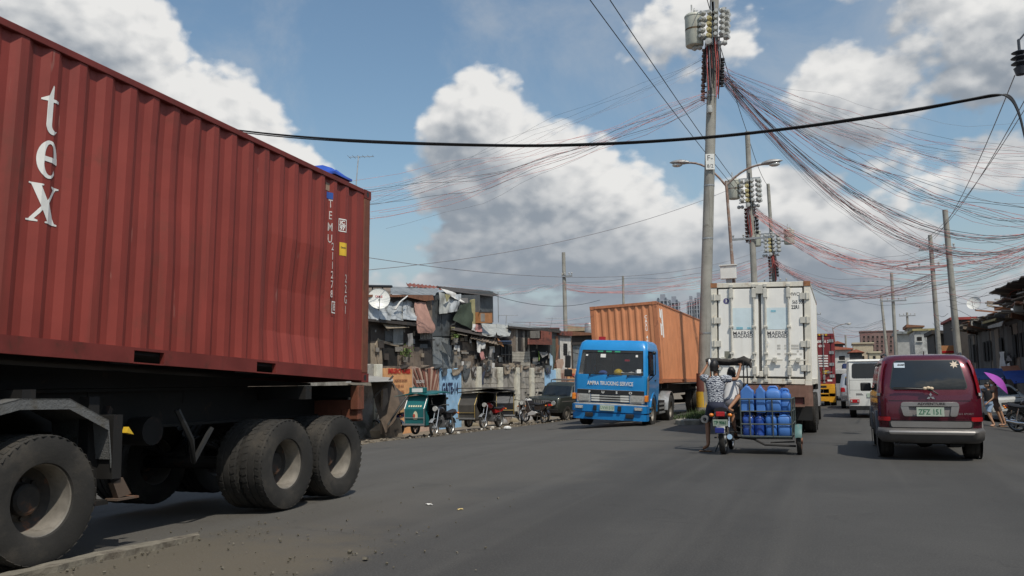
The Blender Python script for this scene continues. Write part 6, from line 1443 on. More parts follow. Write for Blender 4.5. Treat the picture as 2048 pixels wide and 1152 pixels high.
def person(label, J, fwd, head, hsize, shirt, shorts, group=None, hair_long=False, extra=None, sleeve=.5, footwear=None, skinm=None, hsc=1.0):
    """J: joints in world space"""
    sk = skinm or m_skin; Vv = {k: Vector(v) for k, v in J.items()}
    rad = dict(pelvis=.085, chest=.075, neck=.045, crown=.03, ls=.045, le=.038, lw=.026, rs=.045, re=.038, rw=.026, lh=.085, lk=.056, la=.036, lt=.03, rh=.085, rk=.056, ra=.036, rt=.03)
    R = {k: (Vv[k], rad[k]*hsc) for k in rad if k in Vv}
    chains = [['pelvis', 'chest', 'neck', 'crown'], ['chest', 'ls', 'le', 'lw'], ['chest', 'rs', 're', 'rw'], ['pelvis', 'lh', 'lk', 'la', 'lt'], ['pelvis', 'rh', 'rk', 'ra', 'rt']]
    for s in 'lr':                      # hands: palm, four curled fingers and a thumb
        w, e = Vv[s+'w'], Vv[s+'e']; d = (w-e).normalized(); sd = d.cross(Vector(fwd)).normalized() if abs(d.dot(Vector(fwd).normalized())) < .95 else Vector((1, 0, 0)); nn = sd.cross(d).normalized()
        R[s+'p'] = (w+d*.06*hsc, .026*hsc); chains[1 if s == 'l' else 2].append(s+'p')
        for k, L in enumerate((.032, .038, .036, .028)):
            base = w+d*.085*hsc+sd*(.027-.018*k)*hsc; R[f'{s}f{k}'] = (base, .0095*hsc); R[f'{s}g{k}'] = (base+d*L*hsc+nn*.012, .0085*hsc); R[f'{s}h{k}'] = (base+d*L*.9*hsc+nn*.040*hsc, .0075*hsc); chains.append([s+'p', f'{s}f{k}', f'{s}g{k}', f'{s}h{k}'])
        R[s+'th'] = (w+d*.05*hsc+sd*.042*hsc, .010*hsc); R[s+'ti'] = (w+d*.085*hsc+sd*.055*hsc+nn*.02, .008*hsc); chains.append([s+'p', s+'th', s+'ti'])
    me = skin_body(chains, R); b = MB(); b.v = [tuple(v.co) for v in me.vertices]; b.f = [tuple(p.vertices) for p in me.polygons]; b.mi = [0]*len(b.f)
    hc = Vector(head); M, s = head_geo(b, hc, hsize, fwd)
    o = b.build('person', [sk, m_black, mk('lips', (.22, .08, .06), .5)], None, 80); tag(o, label, 'person', group)
    h = MB(); rows = []
    for i in range(11):
        t = -.35+(pi/2+.35)*i/10; rows.append([Vector((cos(t)*cos(a)*.082, cos(t)*sin(a)*(.102 if sin(a) < 0 else .100)-.004, sin(t)*.120+.006+(-.055 if sin(a) < -.1 and i == 0 else 0)+(.05 if sin(a) > .3 and i < 3 else 0))) for a in [2*pi*j/18 for j in range(18)]])
    h.grid(rows, 0, True)
    if hair_long: h.ball((0, -.075, -.10), (.07, .045, .13), 12, 8)
    h.tf(Matrix.Translation(hc) @ M.to_4x4() @ Matrix.Scale(s, 4)); h.build('hair', m_hair, o, 70)
    # shirt: oval rings up the trunk plus sleeves
    up = (Vv['chest']-Vv['pelvis']).normalized(); rt = (Vv['rs']-Vv['ls']).normalized(); fw = rt.cross(up)*-1; g = MB(); rows = []
    top = Vv['neck']; W = (Vv['rs']-Vv['ls']).length/2
    for f, w, d in ((-.10, .150, .112), (.12, .150, .112), (.40, .150, .110), (.70, .165, .115), (.92, W*.98/hsc, .115), (1.08, W*1.02/hsc, .098), (1.19, W*.62/hsc, .078), (1.25, .062, .060)):
        c = Vv['pelvis'].lerp(Vv['chest'], f) if f <= 1 else Vv['chest'].lerp(top, (f-1)/.30)
        rows.append([c+rt*cos(a)*w*hsc+fw*sin(a)*d*hsc for a in [2*pi*k/18 for k in range(18)]])
    g.grid(rows, 0, True)
    for a, e in (('ls', 'le'), ('rs', 're')):
        p, q = Vv[a], Vv[e]; inn = p.lerp(Vv['chest'], .25); g.tube([inn, p, p.lerp(q, sleeve*.6), p.lerp(q, sleeve)], [.082*hsc, .080*hsc, .072*hsc, .066*hsc], 12, caps=False)
    g.build('shirt', shirt, o, 60)
    g = MB(); pv = Vv['pelvis']
    rows = [[pv+up*u*hsc+rt*cos(a)*w*hsc+fw*sin(a)*d*hsc for a in [2*pi*k/16 for k in range(16)]] for u, w, d in ((.08, .150, .110), (0, .160, .120), (-.06, .150, .115), (-.10, .09, .07))]
    g.grid(rows, 0, True)
    for a, k_ in (('lh', 'lk'), ('rh', 'rk')): g.tube([Vv[a].lerp(pv, .3), Vv[a], Vv[a].lerp(Vv[k_], .45), Vv[a].lerp(Vv[k_], .8)], [.09*hsc, .095*hsc, .085*hsc, .078*hsc], 12, caps=False)
    g.build('shorts', shorts, o, 60)
    for s_ in 'lr':
        a, t_ = Vv[s_+'a'], Vv[s_+'t']; d = (t_-a); d.z = 0; d.normalize(); f = MB(); zb = min(a.z, t_.z)-.045*hsc
        f.box((a.x+d.x*.06*hsc, a.y+d.y*.06*hsc, zb), (.085*hsc, .235*hsc, .022), (0, 0, atan2(d.y, d.x)-pi/2)); fo = f.build('slipper', footwear or mk('slipper_brown', (.22, .12, .06), .8), o, bevel=.008)
        st = MB(); pr = Vector((-d.y, d.x, 0)); c = Vector((a.x, a.y, zb))+d*.10*hsc; st.tube([c+pr*.04*hsc-d*.05, c+d*.03+Vector((0, 0, .035)), c-pr*.04*hsc-d*.05], .008, 5); st.build('strap', m_black, fo)
    return o
def shirt_mat():
    M = bpy.data.materials.new('streaked_shirt'); M.use_nodes = True; nt = M.node_tree; t = NT(nt); b = nt.nodes['Principled BSDF']
    tc = t.n('ShaderNodeTexCoord'); w = t.n('ShaderNodeTexWave', bands_direction='Z'); nt.links.new(tc.outputs['Object'], w.inputs['Vector'])
    w.inputs['Scale'].default_value = 8.5; w.inputs['Distortion'].default_value = 9; w.inputs['Detail'].default_value = 3; w.inputs['Detail Scale'].default_value = 2.2
    nt.links.new(t.mixc(t.ss(w.outputs['Fac'], .38, .62), (.03, .038, .065), (.46, .48, .51)), b.inputs['Base Color']); b.inputs['Roughness'].default_value = .9
    bn = t.n('ShaderNodeBump'); bn.inputs['Distance'].default_value = .03; bn.inputs['Strength'].default_value = .7; nt.links.new(t.noise(t.vmul(tc.outputs['Object'], (1, 1, .5)), 14, 3, .5), bn.inputs['Height']); nt.links.new(bn.outputs[0], b.inputs['Normal'])
    return M
def W3(x, y, z): return (CT[0]+x, CT[1]+y, z)
m_navy = mk('navy_cloth', (.02, .024, .04), .9); m_greyc = mk('grey_cloth', (.13, .13, .15), .9); m_pale = mk('pale_shirt', (.55, .55, .55), .9)
rider = person('boy in a streaked navy and white shirt riding pillion, arms raised to the canopy', dict(
    pelvis=W3(-.16, .30, .90), chest=W3(-.165, .38, 1.32), neck=W3(-.155, .40, 1.50), crown=W3(-.16, .43, 1.66), ls=W3(-.355, .39, 1.43), le=W3(-.47, .52, 1.47), lw=W3(-.35, .68, 1.69),
    rs=W3(.025, .39, 1.42), re=W3(.235, .50, 1.40), rw=W3(.30, .64, 1.65), lh=W3(-.26, .34, .86), lk=W3(-.37, .62, .58), la=W3(-.345, .42, .12), lt=W3(-.46, .44, .06),
    rh=W3(-.06, .34, .86), rk=W3(.10, .72, .70), ra=W3(.16, .58, .34), rt=W3(.17, .70, .29)), (0.05, 1, .02), W3(-.175, .42, 1.665), .245, shirt_mat(), m_navy, 'riders on the cargo tricycle')
driver = person('black-haired boy in a pale shirt driving the cargo tricycle, right knee bent', dict(
    pelvis=W3(.06, .72, .93), chest=W3(.10, .86, 1.24), neck=W3(.11, .90, 1.39), crown=W3(.10, .93, 1.50), ls=W3(-.04, .88, 1.33), le=W3(-.16, 1.02, 1.12), lw=W3(-.26, .90, 1.05),
    rs=W3(.24, .86, 1.33), re=W3(.36, .96, 1.14), rw=W3(.27, .90, 1.06), lh=W3(-.03, .76, .92), lk=W3(-.17, 1.02, .74), la=W3(-.14, .72, .40), lt=W3(-.16, .82, .34),
    rh=W3(.15, .74, .93), rk=W3(.27, .72, 1.10), ra=W3(.07, .42, .83), rt=W3(.17, .36, .79)), (.02, 1, 0), W3(.09, .93, 1.53), .235, m_pale, m_greyc, 'riders on the cargo tricycle', hsc=.92)
# pedestrians on the right with a purple umbrella
px_, py_ = 4.62, 32.6; pz = gz(4.62)-.03
def W4(x, y, z): return (px_+x, py_+y, pz+z)
m_tank = mk('black_top', (.012, .012, .014), .9); m_denim = mk('pale_denim', (.28, .38, .52), .9); m_skin2 = mk('skin_light', (.42, .24, .15), .55, var=.08, ns=8)
walker = person('girl in a black top and pale denim shorts walking past the maroon car', dict(
    pelvis=W4(-.02, 0, .80), chest=W4(0, .02, 1.10), neck=W4(0, .02, 1.27), crown=W4(0, .02, 1.38), ls=W4(-.13, .06, 1.20), le=W4(-.17, .10, .98), lw=W4(-.15, .02, .78),
    rs=W4(.13, -.02, 1.20), re=W4(.12, -.06, .98), rw=W4(-.06, -.10, .82), lh=W4(-.08, .02, .78), lk=W4(.02, .10, .44), la=W4(.10, .16, .08), lt=W4(.0, .10, .05),
    rh=W4(.05, 0, .78), rk=W4(-.06, -.06, .45), ra=W4(.10, -.12, .09), rt=W4(.0, -.16, .05)), (-1, -.25, 0), W4(-.02, .02, 1.41), .215, m_tank, m_denim, 'pedestrians on the right', skinm=m_skin2, hsc=.85, sleeve=.12)
ux, uy = px_+.25, py_+.55
def W5(x, y, z): return (ux+x, uy+y, pz+z)
holder = person('woman behind the girl holding up a purple umbrella', dict(
    pelvis=W5(0, 0, .88), chest=W5(0, 0, 1.20), neck=W5(0, 0, 1.40), crown=W5(0, 0, 1.52), ls=W5(-.03, .16, 1.32), le=W5(-.12, .2, 1.10), lw=W5(-.25, .12, 1.22),
    rs=W5(.03, -.16, 1.32), re=W5(-.10, -.22, 1.10), rw=W5(-.30, -.12, 1.22), lh=W5(0, .08, .86), lk=W5(.08, .1, .46), la=W5(.2, .12, .08), lt=W5(.08, .10, .05),
    rh=W5(0, -.08, .86), rk=W5(.16, -.08, .46), ra=W5(.26, -.08, .09), rt=W5(.14, -.1, .05)), (-1, -.2, 0), W5(-.02, 0, 1.55), .22, mk('tan_top', (.42, .24, .16), .9), mk('brown_shorts', (.14, .09, .07), .9), 'pedestrians on the right', hair_long=True, skinm=m_skin2, hsc=.92)
um = thing('umbrella', 'open purple umbrella tilted over the two pedestrians', 'umbrella', (ux-.22, uy-.12, pz+1.24), (radians(8), radians(48), 0))
b = MB(); rows = []
for i in range(7):
    r = .50*i/6; rows.append([(r*cos(a)*(1-.04*(k % 2)*i/6), r*sin(a)*(1-.04*(k % 2)*i/6), .58-.22*(i/6)**1.8) for k, a in enumerate([2*pi*k/16 for k in range(16)])])
b.grid(rows, 0, True); b.build('canopy', mk('purple_cloth', (.30, .055, .36), .7, var=.08), um, 40)
b = MB(); b.tube([(0, 0, -.02), (0, 0, .64)], .008, 6); b.build('shaft', m_galv, um)
b = MB(); b.tube([(0, 0, -.10), (0, 0, .02)], .016, 8); b.build('handle', m_black, um)
for k in range(8): a = 2*pi*k/8; b = MB(); b.tube([(0, 0, .57), (.25*cos(a), .25*sin(a), .50), (.49*cos(a), .49*sin(a), .355)], .004, 4); b.build('rib', m_galv, um)
# ---------------------------------------------------------------- shanties on the left, built on their frontage line
random.seed(11)
FO = Vector((-17.2, 30.9, 0)); FS = Vector((.085, 1, 0)).normalized(); FN = Vector((1, -.085, 0)).normalized()
HOUSE = [True]
def fc(px, py, off=0.0):
    if HOUSE[0]: off = off*.5-.55          # the houses stand back behind the boundary wall
    d = ray(px, py); t = (FO+FN*off-CAMP).dot(FN)/d.dot(FN); return CAMP+d*t
def fq(b, pts, off=0.0, th=.04, m=0):
    """solid sheet whose outline the photograph shows at pts, standing off the frontage"""
    offs = off if isinstance(off, (list, tuple)) else [off]*len(pts)
    P = [fc(x, y, o) for (x, y), o in zip(pts, offs)]; n = len(P)
    return b.add(P+[p-FN*th for p in P], [tuple(reversed(range(n))), tuple(range(n, 2*n))]+[(i, (i+1) % n, n+(i+1) % n, n+i) for i in range(n)], m)
def rect(x0, y0, x1, y1, lean=.02): return [(x0+lean*(y0-700), y0), (x1+lean*(y0-700), y0), (x1+lean*(y1-700), y1), (x0+lean*(y1-700), y1)]
def fcloth(b, c, off, nu=10, nv=8, amp=.10, th=.012, seed=0, droop=0.0):
    offs = off if isinstance(off, (list, tuple)) else [off]*4; P = [fc(x, y, o) for (x, y), o in zip(c, offs)]; rows = []
    for j in range(nv+1):
        g = j/nv; r = []
        for i in range(nu+1):
            f = i/nu; p = P[0].lerp(P[1], f).lerp(P[3].lerp(P[2], f), g)
            q = amp*(sin(f*7.1+seed+g*1.5)*.5+sin(f*15+seed*2+g*3)*.3+sin(g*6+seed+f*4)*.4)*(.3+.7*g)
            r.append(p+FN*q+Vector((0, 0, -droop*4*f*(1-f)*(.4+.6*g))))
        rows.append(r)
    return b.sheet(rows[::-1], th)
def fcorr(b, c, off, n=14, dep=.05, th=.01, m=0):
    """corrugated sheet, ribs running from top edge to bottom edge"""
    offs = off if isinstance(off, (list, tuple)) else [off]*4; P = [fc(x, y, o) for (x, y), o in zip(c, offs)]; rows = []
    nn = (P[1]-P[0]).cross(P[3]-P[0]).normalized()
    for j in range(3):
        rows.append([P[0].lerp(P[1], i/(2*n)).lerp(P[3].lerp(P[2], i/(2*n)), j/2)+nn*dep*(.5 if i % 2 else -.5)*(1+.3*sin(i*1.7)) for i in range(2*n+1)])
    return b.sheet(rows[::-1], th, m)
G_ = lambda n, c, **k: mk(n, c, k.pop('rough', .8), dirt=k.pop('dirt', (SOOT, .35, 2.0)), streak=k.pop('streak', ((c[0]*.4, c[1]*.4, c[2]*.4), .5, 4)), **k)
m_g1 = G_('grey_sheet_metal', (.25, .265, .265), metal=.2, rough=.55); m_g2 = G_('dark_sheet_metal', (.10, .11, .115), metal=.2, rough=.6); m_g3 = G_('pale_zinc', (.50, .52, .52), metal=.3, rough=.45, bump=(.5, 5, .06))
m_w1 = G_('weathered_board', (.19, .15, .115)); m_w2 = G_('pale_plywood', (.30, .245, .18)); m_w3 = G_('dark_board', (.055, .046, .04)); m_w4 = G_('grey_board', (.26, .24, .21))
m_rr = G_('rusty_roofing', (.20, .065, .045)); m_rs = G_('rust_sheet', (.22, .10, .055)); m_pk = mk('pink_tarp', (.42, .24, .19), .8, dirt=((.25, .16, .13), .3, 2)); m_gt = mk('green_tarp', (.055, .075, .05), .75, var=.15, bump=(.4, 5, .04))
m_void = mk('room_dark', (.015, .014, .013), .95); m_cl = [mk('cloth_white', (.62, .61, .58), .9), mk('cloth_pink', (.50, .24, .22), .9), mk('cloth_navy', (.05, .06, .10), .9), mk('cloth_grey', (.24, .23, .22), .9), mk('cloth_green', (.20, .30, .07), .9)]  # m_void: near-black panel colour painted for the shade inside openings
m_ltarp = mk('grey_tarp', (.34, .35, .33), .55, var=.15, bump=(.5, 4, .05)); m_btarp = mk('faded_blue_tarp', (.10, .15, .26), .7, var=.15); m_cv0 = mk('jute_sack', (.22, .18, .12), .95); m_oc = mk('orange_board', (.42, .19, .075), .7, dirt=(SOOT, .15, 2)); m_yp = mk('yellowed_post', (.36, .33, .17), .85)
def FP(root, nm, mat, pts, off=0.0, th=.04, bevel=0): b = MB(); fq(b, pts, off, th); return b.build(nm, mat, root, bevel=bevel)
def clutter(root, x0, y0, x1, y1, n, mats, off=(.03, .25), sz=(6, 22)):
    for i in range(n):
        x = random.uniform(x0, x1); y = random.uniform(y0, y1); w = random.uniform(*sz)*random.choice((.35, 1)); h = random.uniform(*sz)*random.choice((.3, 1, 1)); a = random.uniform(-.12, .12)
        FP(root, random.choice(('board', 'patch_sheet', 'board')), random.choice(mats), [(x, y), (x+w, y+a*w), (x+w-a*h, y+h), (x-a*h, y+h)], random.uniform(*off), .03)
def house_box(root, x0, y0, x1, y1, mat, off=-.05, depth=4.0):
    """body of a shanty behind its patched front"""
    P = [fc(x, y, off) for x, y in rect(x0, y0, x1, y1)]; n = 4
    b = MB(); b.add(P+[p-FN*depth for p in P], [(3, 2, 1, 0), (4, 5, 6, 7), (0, 1, 5, 4), (1, 2, 6, 5), (2, 3, 7, 6), (3, 0, 4, 7)]); return b.build('wall', mat, root)
HG = 'patched shanty houses behind the left wall'
# house 1: two storeys with the silver roof and the pink tarp
h1 = thing('shanty_house', 'two-storey shanty with a silver sheet roof, dish and long pink tarp', 'house', fc(780, 735), group=HG)
h1.location = (0, 0, 0)
house_box(h1, 690, 592, 866, 738, m_w3)
house_box(h1, 640, 640, 700, 860, m_w3, -.4)
b = MB(); b.bx(-24, -17.9, -14, 26.5, -.8, 5.2); b.build('unseen_row_wall', m_w1, h1)  # unseen stretch of the row, added to block low sky light
FP(h1, 'roof', m_g1, [(783, 573), (878, 576), (870, 591), (783, 588)], [-2.5, -2.5, .5, .5], .05); FP(h1, 'roof', m_w1, [(690, 570), (784, 573), (784, 590), (690, 590)], [-2.5, -2.5, .45, .45], .05)
FP(h1, 'fascia', m_rs, [(690, 589), (866, 590), (868, 600), (850, 602), (815, 594), (690, 594)], .52, .03)
b = MB(); b.tube([fc(690, 572, -.3), fc(783, 573, -.3)], .06, 8)
for x in (745, 765): b.tube([fc(x, 572, -.3), fc(x, 581, -.3)], .03, 6)
b.build('roof_pipe', m_black, h1)
b = MB(); fcorr(b, [(812, 566), (930, 578), (948, 586), (814, 572)], [-3.4, -3.4, -2.2, -2.2], 16, .06); b.build('ridge_roof', m_rr, h1)
for i in range(4):
    b = MB(); x0 = 735+i*24; fcloth(b, [(x0, 592), (x0+25, 593), (x0+24, 641), (x0-1, 638)], [-.3, -.3, .75, .75], 8, 8, .07, .01, i*1.7); b.build('roof_sheet', m_g3, h1, 50)
FP(h1, 'eaves_beam', m_w3, [(735, 637), (842, 646), (842, 653), (735, 642)], .8, .1)
FP(h1, 'awning', m_w2, [(760, 641), (822, 650), (818, 655), (774, 657)], [.2, .2, .8, .8], .03)
for x0, y0, x1, y1, m, o in ((771, 652, 786, 683, m_g2, .10), (787, 654, 807, 689, m_g1, .16), (742, 655, 770, 690, m_w3, .05), (742, 686, 757, 733, m_w2, .06), (795, 690, 829, 738, m_w1, .06), (829, 694, 846, 736, m_w1, .09), (847, 694, 863, 736, m_w3, .10), (757, 686, 795, 735, m_void, .02)):  # the near-black panel is the window opening, its shade painted flat
    FP(h1, 'wall_panel', m, rect(x0, y0, x1, y1), o)
FP(h1, 'window_post', m_w2, [(751, 690), (757, 676), (762, 684), (766, 736), (757, 736)], .14, .05); FP(h1, 'window_beam', m_w2, [(756, 678), (798, 690), (798, 694), (757, 684)], .14, .05); FP(h1, 'window_sill', m_w1, rect(757, 732, 830, 738), .2, .2)
FP(h1, 'dark_opening', m_void, rect(828, 672, 866, 694), .04); FP(h1, 'wall_panel', m_w1, rect(854, 600, 866, 650), .08)
for i in range(8): FP(h1, 'grille_slat', m_w4, rect(842+i*3.2, 666, 843.6+i*3.2, 679), .5, .04)
FP(h1, 'grille_rail', m_w3, rect(840, 678, 870, 681), .5, .06)
clutter(h1, 742, 655, 850, 725, 20, [m_w1, m_w3, m_g2, m_w4, m_cl[3], m_g1, m_w2], (.05, .3), (4, 15))
pt_ = MB(); rows = []
for x0, x1, y, o in ((830, 851, 604, .3), (829, 853, 612, .45), (831, 858, 625, .6), (833, 863, 638, .75), (834, 870, 650, .85), (834, 871, 658, .9), (836, 866, 666, .85)):
    rows.append([fc(x0+(x1-x0)*i/8, y+.5*sin(i*1.1), o+.03*sin(i*1.4+y)) for i in range(9)])
pt_.sheet(rows[::-1], .015); pt_.build('pink_tarp', m_pk, h1, 60)
tag(MB().tube([fc(790, 619, .7), fc(800, 604, .85), (fc(815, 592, .9))], [.05, .035, .03], 6).build('white_pipe', m_cl[0]), 'bent white plastic pipe lying over the silver roof', 'pipe')
# satellite dishes
def dish(c, r, nrm, label, txt=None):
    n = Vector(nrm).normalized(); q = n.to_track_quat('Z', 'Y').to_matrix().to_4x4(); t = thing('satellite_dish', label, 'satellite dish', c)
    b = MB(); b.lathe([(r*k/6, -.22*r*(1-(k/6)**2)) for k in range(7)]+[(r, .02), (r*.97, -.0-.02)], (0, 0, 0), 'z', 24); b.tf(q); d = b.build('reflector', m_white, t, 50)
    b = MB(); b.tube([(0, -r, 0), (0, -.1*r, r*.7)], .012, 6); b.ball((0, -.1*r, r*.72), r*.07, 8, 6); b.tf(q); b.build('receiver_arm', m_black, t)
    b = MB(); b.tube([(0, 0, -.25*r), tuple(n*-.25*r+Vector((0, 0, -r*1.1)))] if False else [tuple(q @ Vector((0, 0, -.22*r))), tuple(q @ Vector((0, 0, -.3*r))+Vector((0, 0, -1.0*r)))], .03, 6); b.build('mount', m_galv, t)
    if txt:
        me = text_mesh(txt, r*.27, .85, .003); M = q @ Matrix.Rotation(0, 4, 'Z') @ Matrix.Translation((0, r*.25, -.19*r+.012)); decal(me, M, m_red_lens, d, 'lettering')
    return t
dish(fc(758, 597, 1.0), .45, (.55, -.75, .25), 'white satellite dish with red print on the silver roof', 'CABLE')
# house 2: tall dark shanty with the green tarp
h2 = thing('shanty_house', 'tall dark shanty with a green tarp wall and an orange box window', 'house', group=HG)
house_box(h2, 864, 590, 962, 738, m_g2, -.06); house_box(h2, 900, 583, 986, 665, m_g2, -1.6)
FP(h2, 'roof', m_w3, [(874, 572), (980, 582), (998, 590), (985, 593), (905, 583)], [-3, -3, -.9, -.9, -.9], .06); FP(h2, 'wall_panel', m_g2, rect(905, 583, 988, 645), -1.55)
for x0, y0, x1, y1, m, o in ((866, 600, 884, 672, m_g2, .05), (885, 602, 900, 672, m_g2, .09), (866, 674, 884, 738, m_g1, .08), (885, 676, 904, 738, m_g1, .05), (901, 650, 912, 690, m_w3, .1), (905, 668, 958, 738, m_w3, .03), (925, 684, 950, 738, m_w1, .12), (905, 700, 922, 740, m_w4, .16)):
    FP(h2, 'wall_panel', m, rect(x0, y0, x1, y1), o)
for i, (c, m) in enumerate((([(878, 584), (899, 590), (896, 626), (877, 628)], m_ltarp), ([(895, 590), (922, 588), (918, 622), (893, 626)], m_g3), ([(882, 576), (912, 586), (926, 605), (900, 592)], m_cl[0]))):
    b = MB(); fcloth(b, c, [.25, .25, .55, .55], 8, 8, .12, .012, i*2.2); b.build('torn_sheet', m, h2, 60)
FP(h2, 'wall_panel', m_yp, [(890, 588), (901, 590), (894, 604)], .75, .02)
b = MB(); fcloth(b, [(921, 610), (947, 603), (945, 659), (905, 640)], .5, 9, 9, .08, .012, .6); b.build('green_tarp', m_gt, h2, 60)
FP(h2, 'corner_post', m_yp, [(943, 600), (950, 598), (951, 656), (945, 658)], .55, .1)
FP(h2, 'wall_panel', m_cl[3], rect(925, 596, 938, 606), .2); FP(h2, 'dark_opening', m_void, rect(953, 620, 964, 643), -1.4)
bx_ = MB(); P = [fc(x, y, 1.0) for x, y in rect(961, 624, 986, 646)]; bx_.add(P+[p-FN*1.6 for p in P], [(3, 2, 1, 0), (4, 5, 6, 7), (0, 1, 5, 4), (1, 2, 6, 5), (2, 3, 7, 6), (3, 0, 4, 7)]); ob = bx_.build('box_window', m_oc, h2); FP(ob, 'dull_board', m_w4, rect(963, 627, 971, 643), 1.02, .015); FP(ob, 'rim', m_w3, rect(960, 623, 987, 625), 1.03, .03)
FP(h2, 'awning', m_w3, [(903, 652), (962, 662), (966, 672), (905, 660)], [.1, .1, 1.0, 1.0], .05); FP(h2, 'awning', m_w2, [(912, 664), (942, 668), (934, 672), (916, 668)], [.2, .2, .95, .95], .03)
for i in range(8): FP(h2, 'ladder_rung', m_yp, rect(904, 654+i*3.3, 911, 655.4+i*3.3), .7, .04)
clutter(h2, 900, 670, 955, 730, 24, [m_w1, m_w3, m_g2, m_w4, m_w2, m_g1, m_cl[0]], (.08, .4), (4, 16))
FP(h2, 'hanging_sheet', m_g2, [(883, 683), (900, 690), (904, 720), (894, 705)], .5, .02)
# house 3: grey tarp roof, washing and a blue tarp hood
h3 = thing('shanty_house', 'shanty with a grey tarp roof, hanging washing and a blue hood', 'house', group=HG)
house_box(h3, 955, 668, 1026, 740, m_w3)
for i in range(2):
    b = MB(); x0 = 962+i*30; fcloth(b, [(x0, 646+i), (x0+31, 648+i*2), (x0+29, 672), (x0+2, 670)], [-1.2, -1.2, .8, .8], 8, 8, .10, .012, i+.4, .05); b.build('tarp_roof', m_ltarp, h3, 60)
FP(h3, 'eaves_beam', m_w3, [(958, 668), (1026, 672), (1026, 677), (958, 674)], .7, .08)
b = MB(); fcorr(b, [(946, 664), (1000, 680), (998, 690), (940, 676)], [.1, .1, .9, .9], 10, .05); b.build('awning', m_w1, h3)
for x0, y0, x1, y1, m, o in ((960, 682, 975, 740, m_w1, .05), (976, 684, 990, 738, m_w4, .1), (988, 690, 1001, 738, m_w3, .13), (1002, 690, 1022, 728, m_void, .04)): FP(h3, 'wall_panel', m, rect(x0, y0, x1, y1), o)  # the near-black panel paints the shade behind the window bars
b = MB(); rows = []
for j in range(6): a = .15+1.2*j/5; rows.append([fc(997+26*i/6, 690-16*sin(a)+1.5*j, .2+1.0*(1-cos(a))) for i in range(7)])
b.sheet(rows[::-1], .02); b.build('blue_hood', m_btarp, h3, 60); FP(h3, 'hood_lining', m_oc, [(995, 676), (1004, 684), (1008, 694), (998, 688)], .8, .02)
for x in (1003, 1010, 1017, 1023): FP(h3, 'window_bar', m_black, rect(x, 692, x+1.3, 728), .3, .03)
FP(h3, 'window_bar', m_black, rect(1001, 708, 1024, 710), .33, .03); FP(h3, 'window_sill', m_w3, rect(997, 726, 1026, 732), .5, .4)
clutter(h3, 952, 684, 1000, 730, 16, [m_w1, m_w3, m_w4, m_g2, m_g1, m_cl[0]], (.08, .4), (4, 14))
# house 4: board upper storey, red awning
h4 = thing('shanty_house', 'shanty of grey boards with rusty red louvred awning', 'house', group=HG)
house_box(h4, 1022, 655, 1120, 745, m_w3)
FP(h4, 'roof', m_g1, [(1016, 645), (1118, 657), (1122, 662), (1020, 652)], [-3, -3, .5, .5], .06); FP(h4, 'roof_edge', m_w3, [(1020, 652), (1122, 661), (1122, 666), (1020, 656)], .5, .06)
for i in range(8): FP(h4, 'board', random.choice((m_w4, m_w1, m_w4, m_w3)), rect(1023+i*4.6, 657+.5*i, 1027.2+i*4.6, 703), random.uniform(.02, .10))
for x0 in (1037, 1051): FP(h4, 'window_opening', m_void, rect(x0, 674, x0+5, 699), .12, .03)
for i in range(6): FP(h4, 'plank', mk('lime_washed_plank', (.40, .37, .31), .9, dirt=((.2, .18, .14), .35, 2)), rect(1023+random.uniform(-.5, .5), 702+i*6, 1060, 707.4+i*6), random.uniform(.04, .1))
for i in range(7): FP(h4, 'louvre', m_w4, rect(1062, 662+i*2.1, 1080, 663.4+i*2.1), .75+.02*i, .05)
b = MB(); fcorr(b, [(1081, 661), (1103, 664), (1103, 678), (1081, 677)], .70, 7, .05); b.build('awning', m_rr, h4)
for i in range(4): FP(h4, 'awning_slat', m_rr, [(1058, 677+i*3), (1104, 678+i*3), (1105, 680.6+i*3), (1057, 679.6+i*3)], .72+.1*i, .06)
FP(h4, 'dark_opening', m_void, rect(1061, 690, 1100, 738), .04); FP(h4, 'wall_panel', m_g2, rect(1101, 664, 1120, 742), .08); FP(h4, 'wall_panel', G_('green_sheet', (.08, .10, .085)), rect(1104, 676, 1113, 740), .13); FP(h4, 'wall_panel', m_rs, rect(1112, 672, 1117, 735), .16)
FP(h4, 'yellow_curtain', m_cl[4], [(1077, 702), (1080, 705), (1080, 716), (1078, 722)], .3, .02); b = MB(); fcloth(b, [(1078, 704), (1094, 704), (1096, 709), (1084, 716)], .45, 6, 4, .06); b.build('washing', m_cl[3], h4, 60)
clutter(h4, 1062, 700, 1098, 732, 10, [m_w1, m_w3, m_w4, m_g2], (.1, .3), (4, 12)); FP(h4, 'leaning_pole', m_rs, [(1117, 690), (1119, 690), (1112, 735), (1110, 735)], .4, .05)
# house 5: small white house
h5 = thing('white_house', 'small white house with a barred window and red roof edge', 'house', group=HG)
m_wh = mk('white_render', (.62, .60, .55), .85, dirt=((.30, .28, .24), .25, 1.5), streak=((.3, .28, .24), .4, 3))
house_box(h5, 1119, 664, 1142, 760, m_wh, 0, 5)
FP(h5, 'roof_edge', m_rr, [(1118, 662), (1145, 663), (1145, 672), (1118, 670)], .35, .3); FP(h5, 'wall_panel', m_cl[3], rect(1119, 671, 1143, 676), .03)
wf = FP(h5, 'window', m_void, rect(1127, 687, 1135, 711), .02)
for i in range(3): FP(wf, 'window_bar', m_black, rect(1128.5+i*2.3, 687, 1129.2+i*2.3, 711), .06, .03)
for i in range(4): FP(wf, 'window_bar', m_black, rect(1127, 692+i*5, 1135, 692.8+i*5), .06, .03)
dd = FP(h5, 'wall_board', mk('pinkish_board', (.42, .30, .23), .8), [(1112, 722), (1118, 718), (1126, 718), (1128, 726), (1124, 738), (1114, 738)], .5, .03)
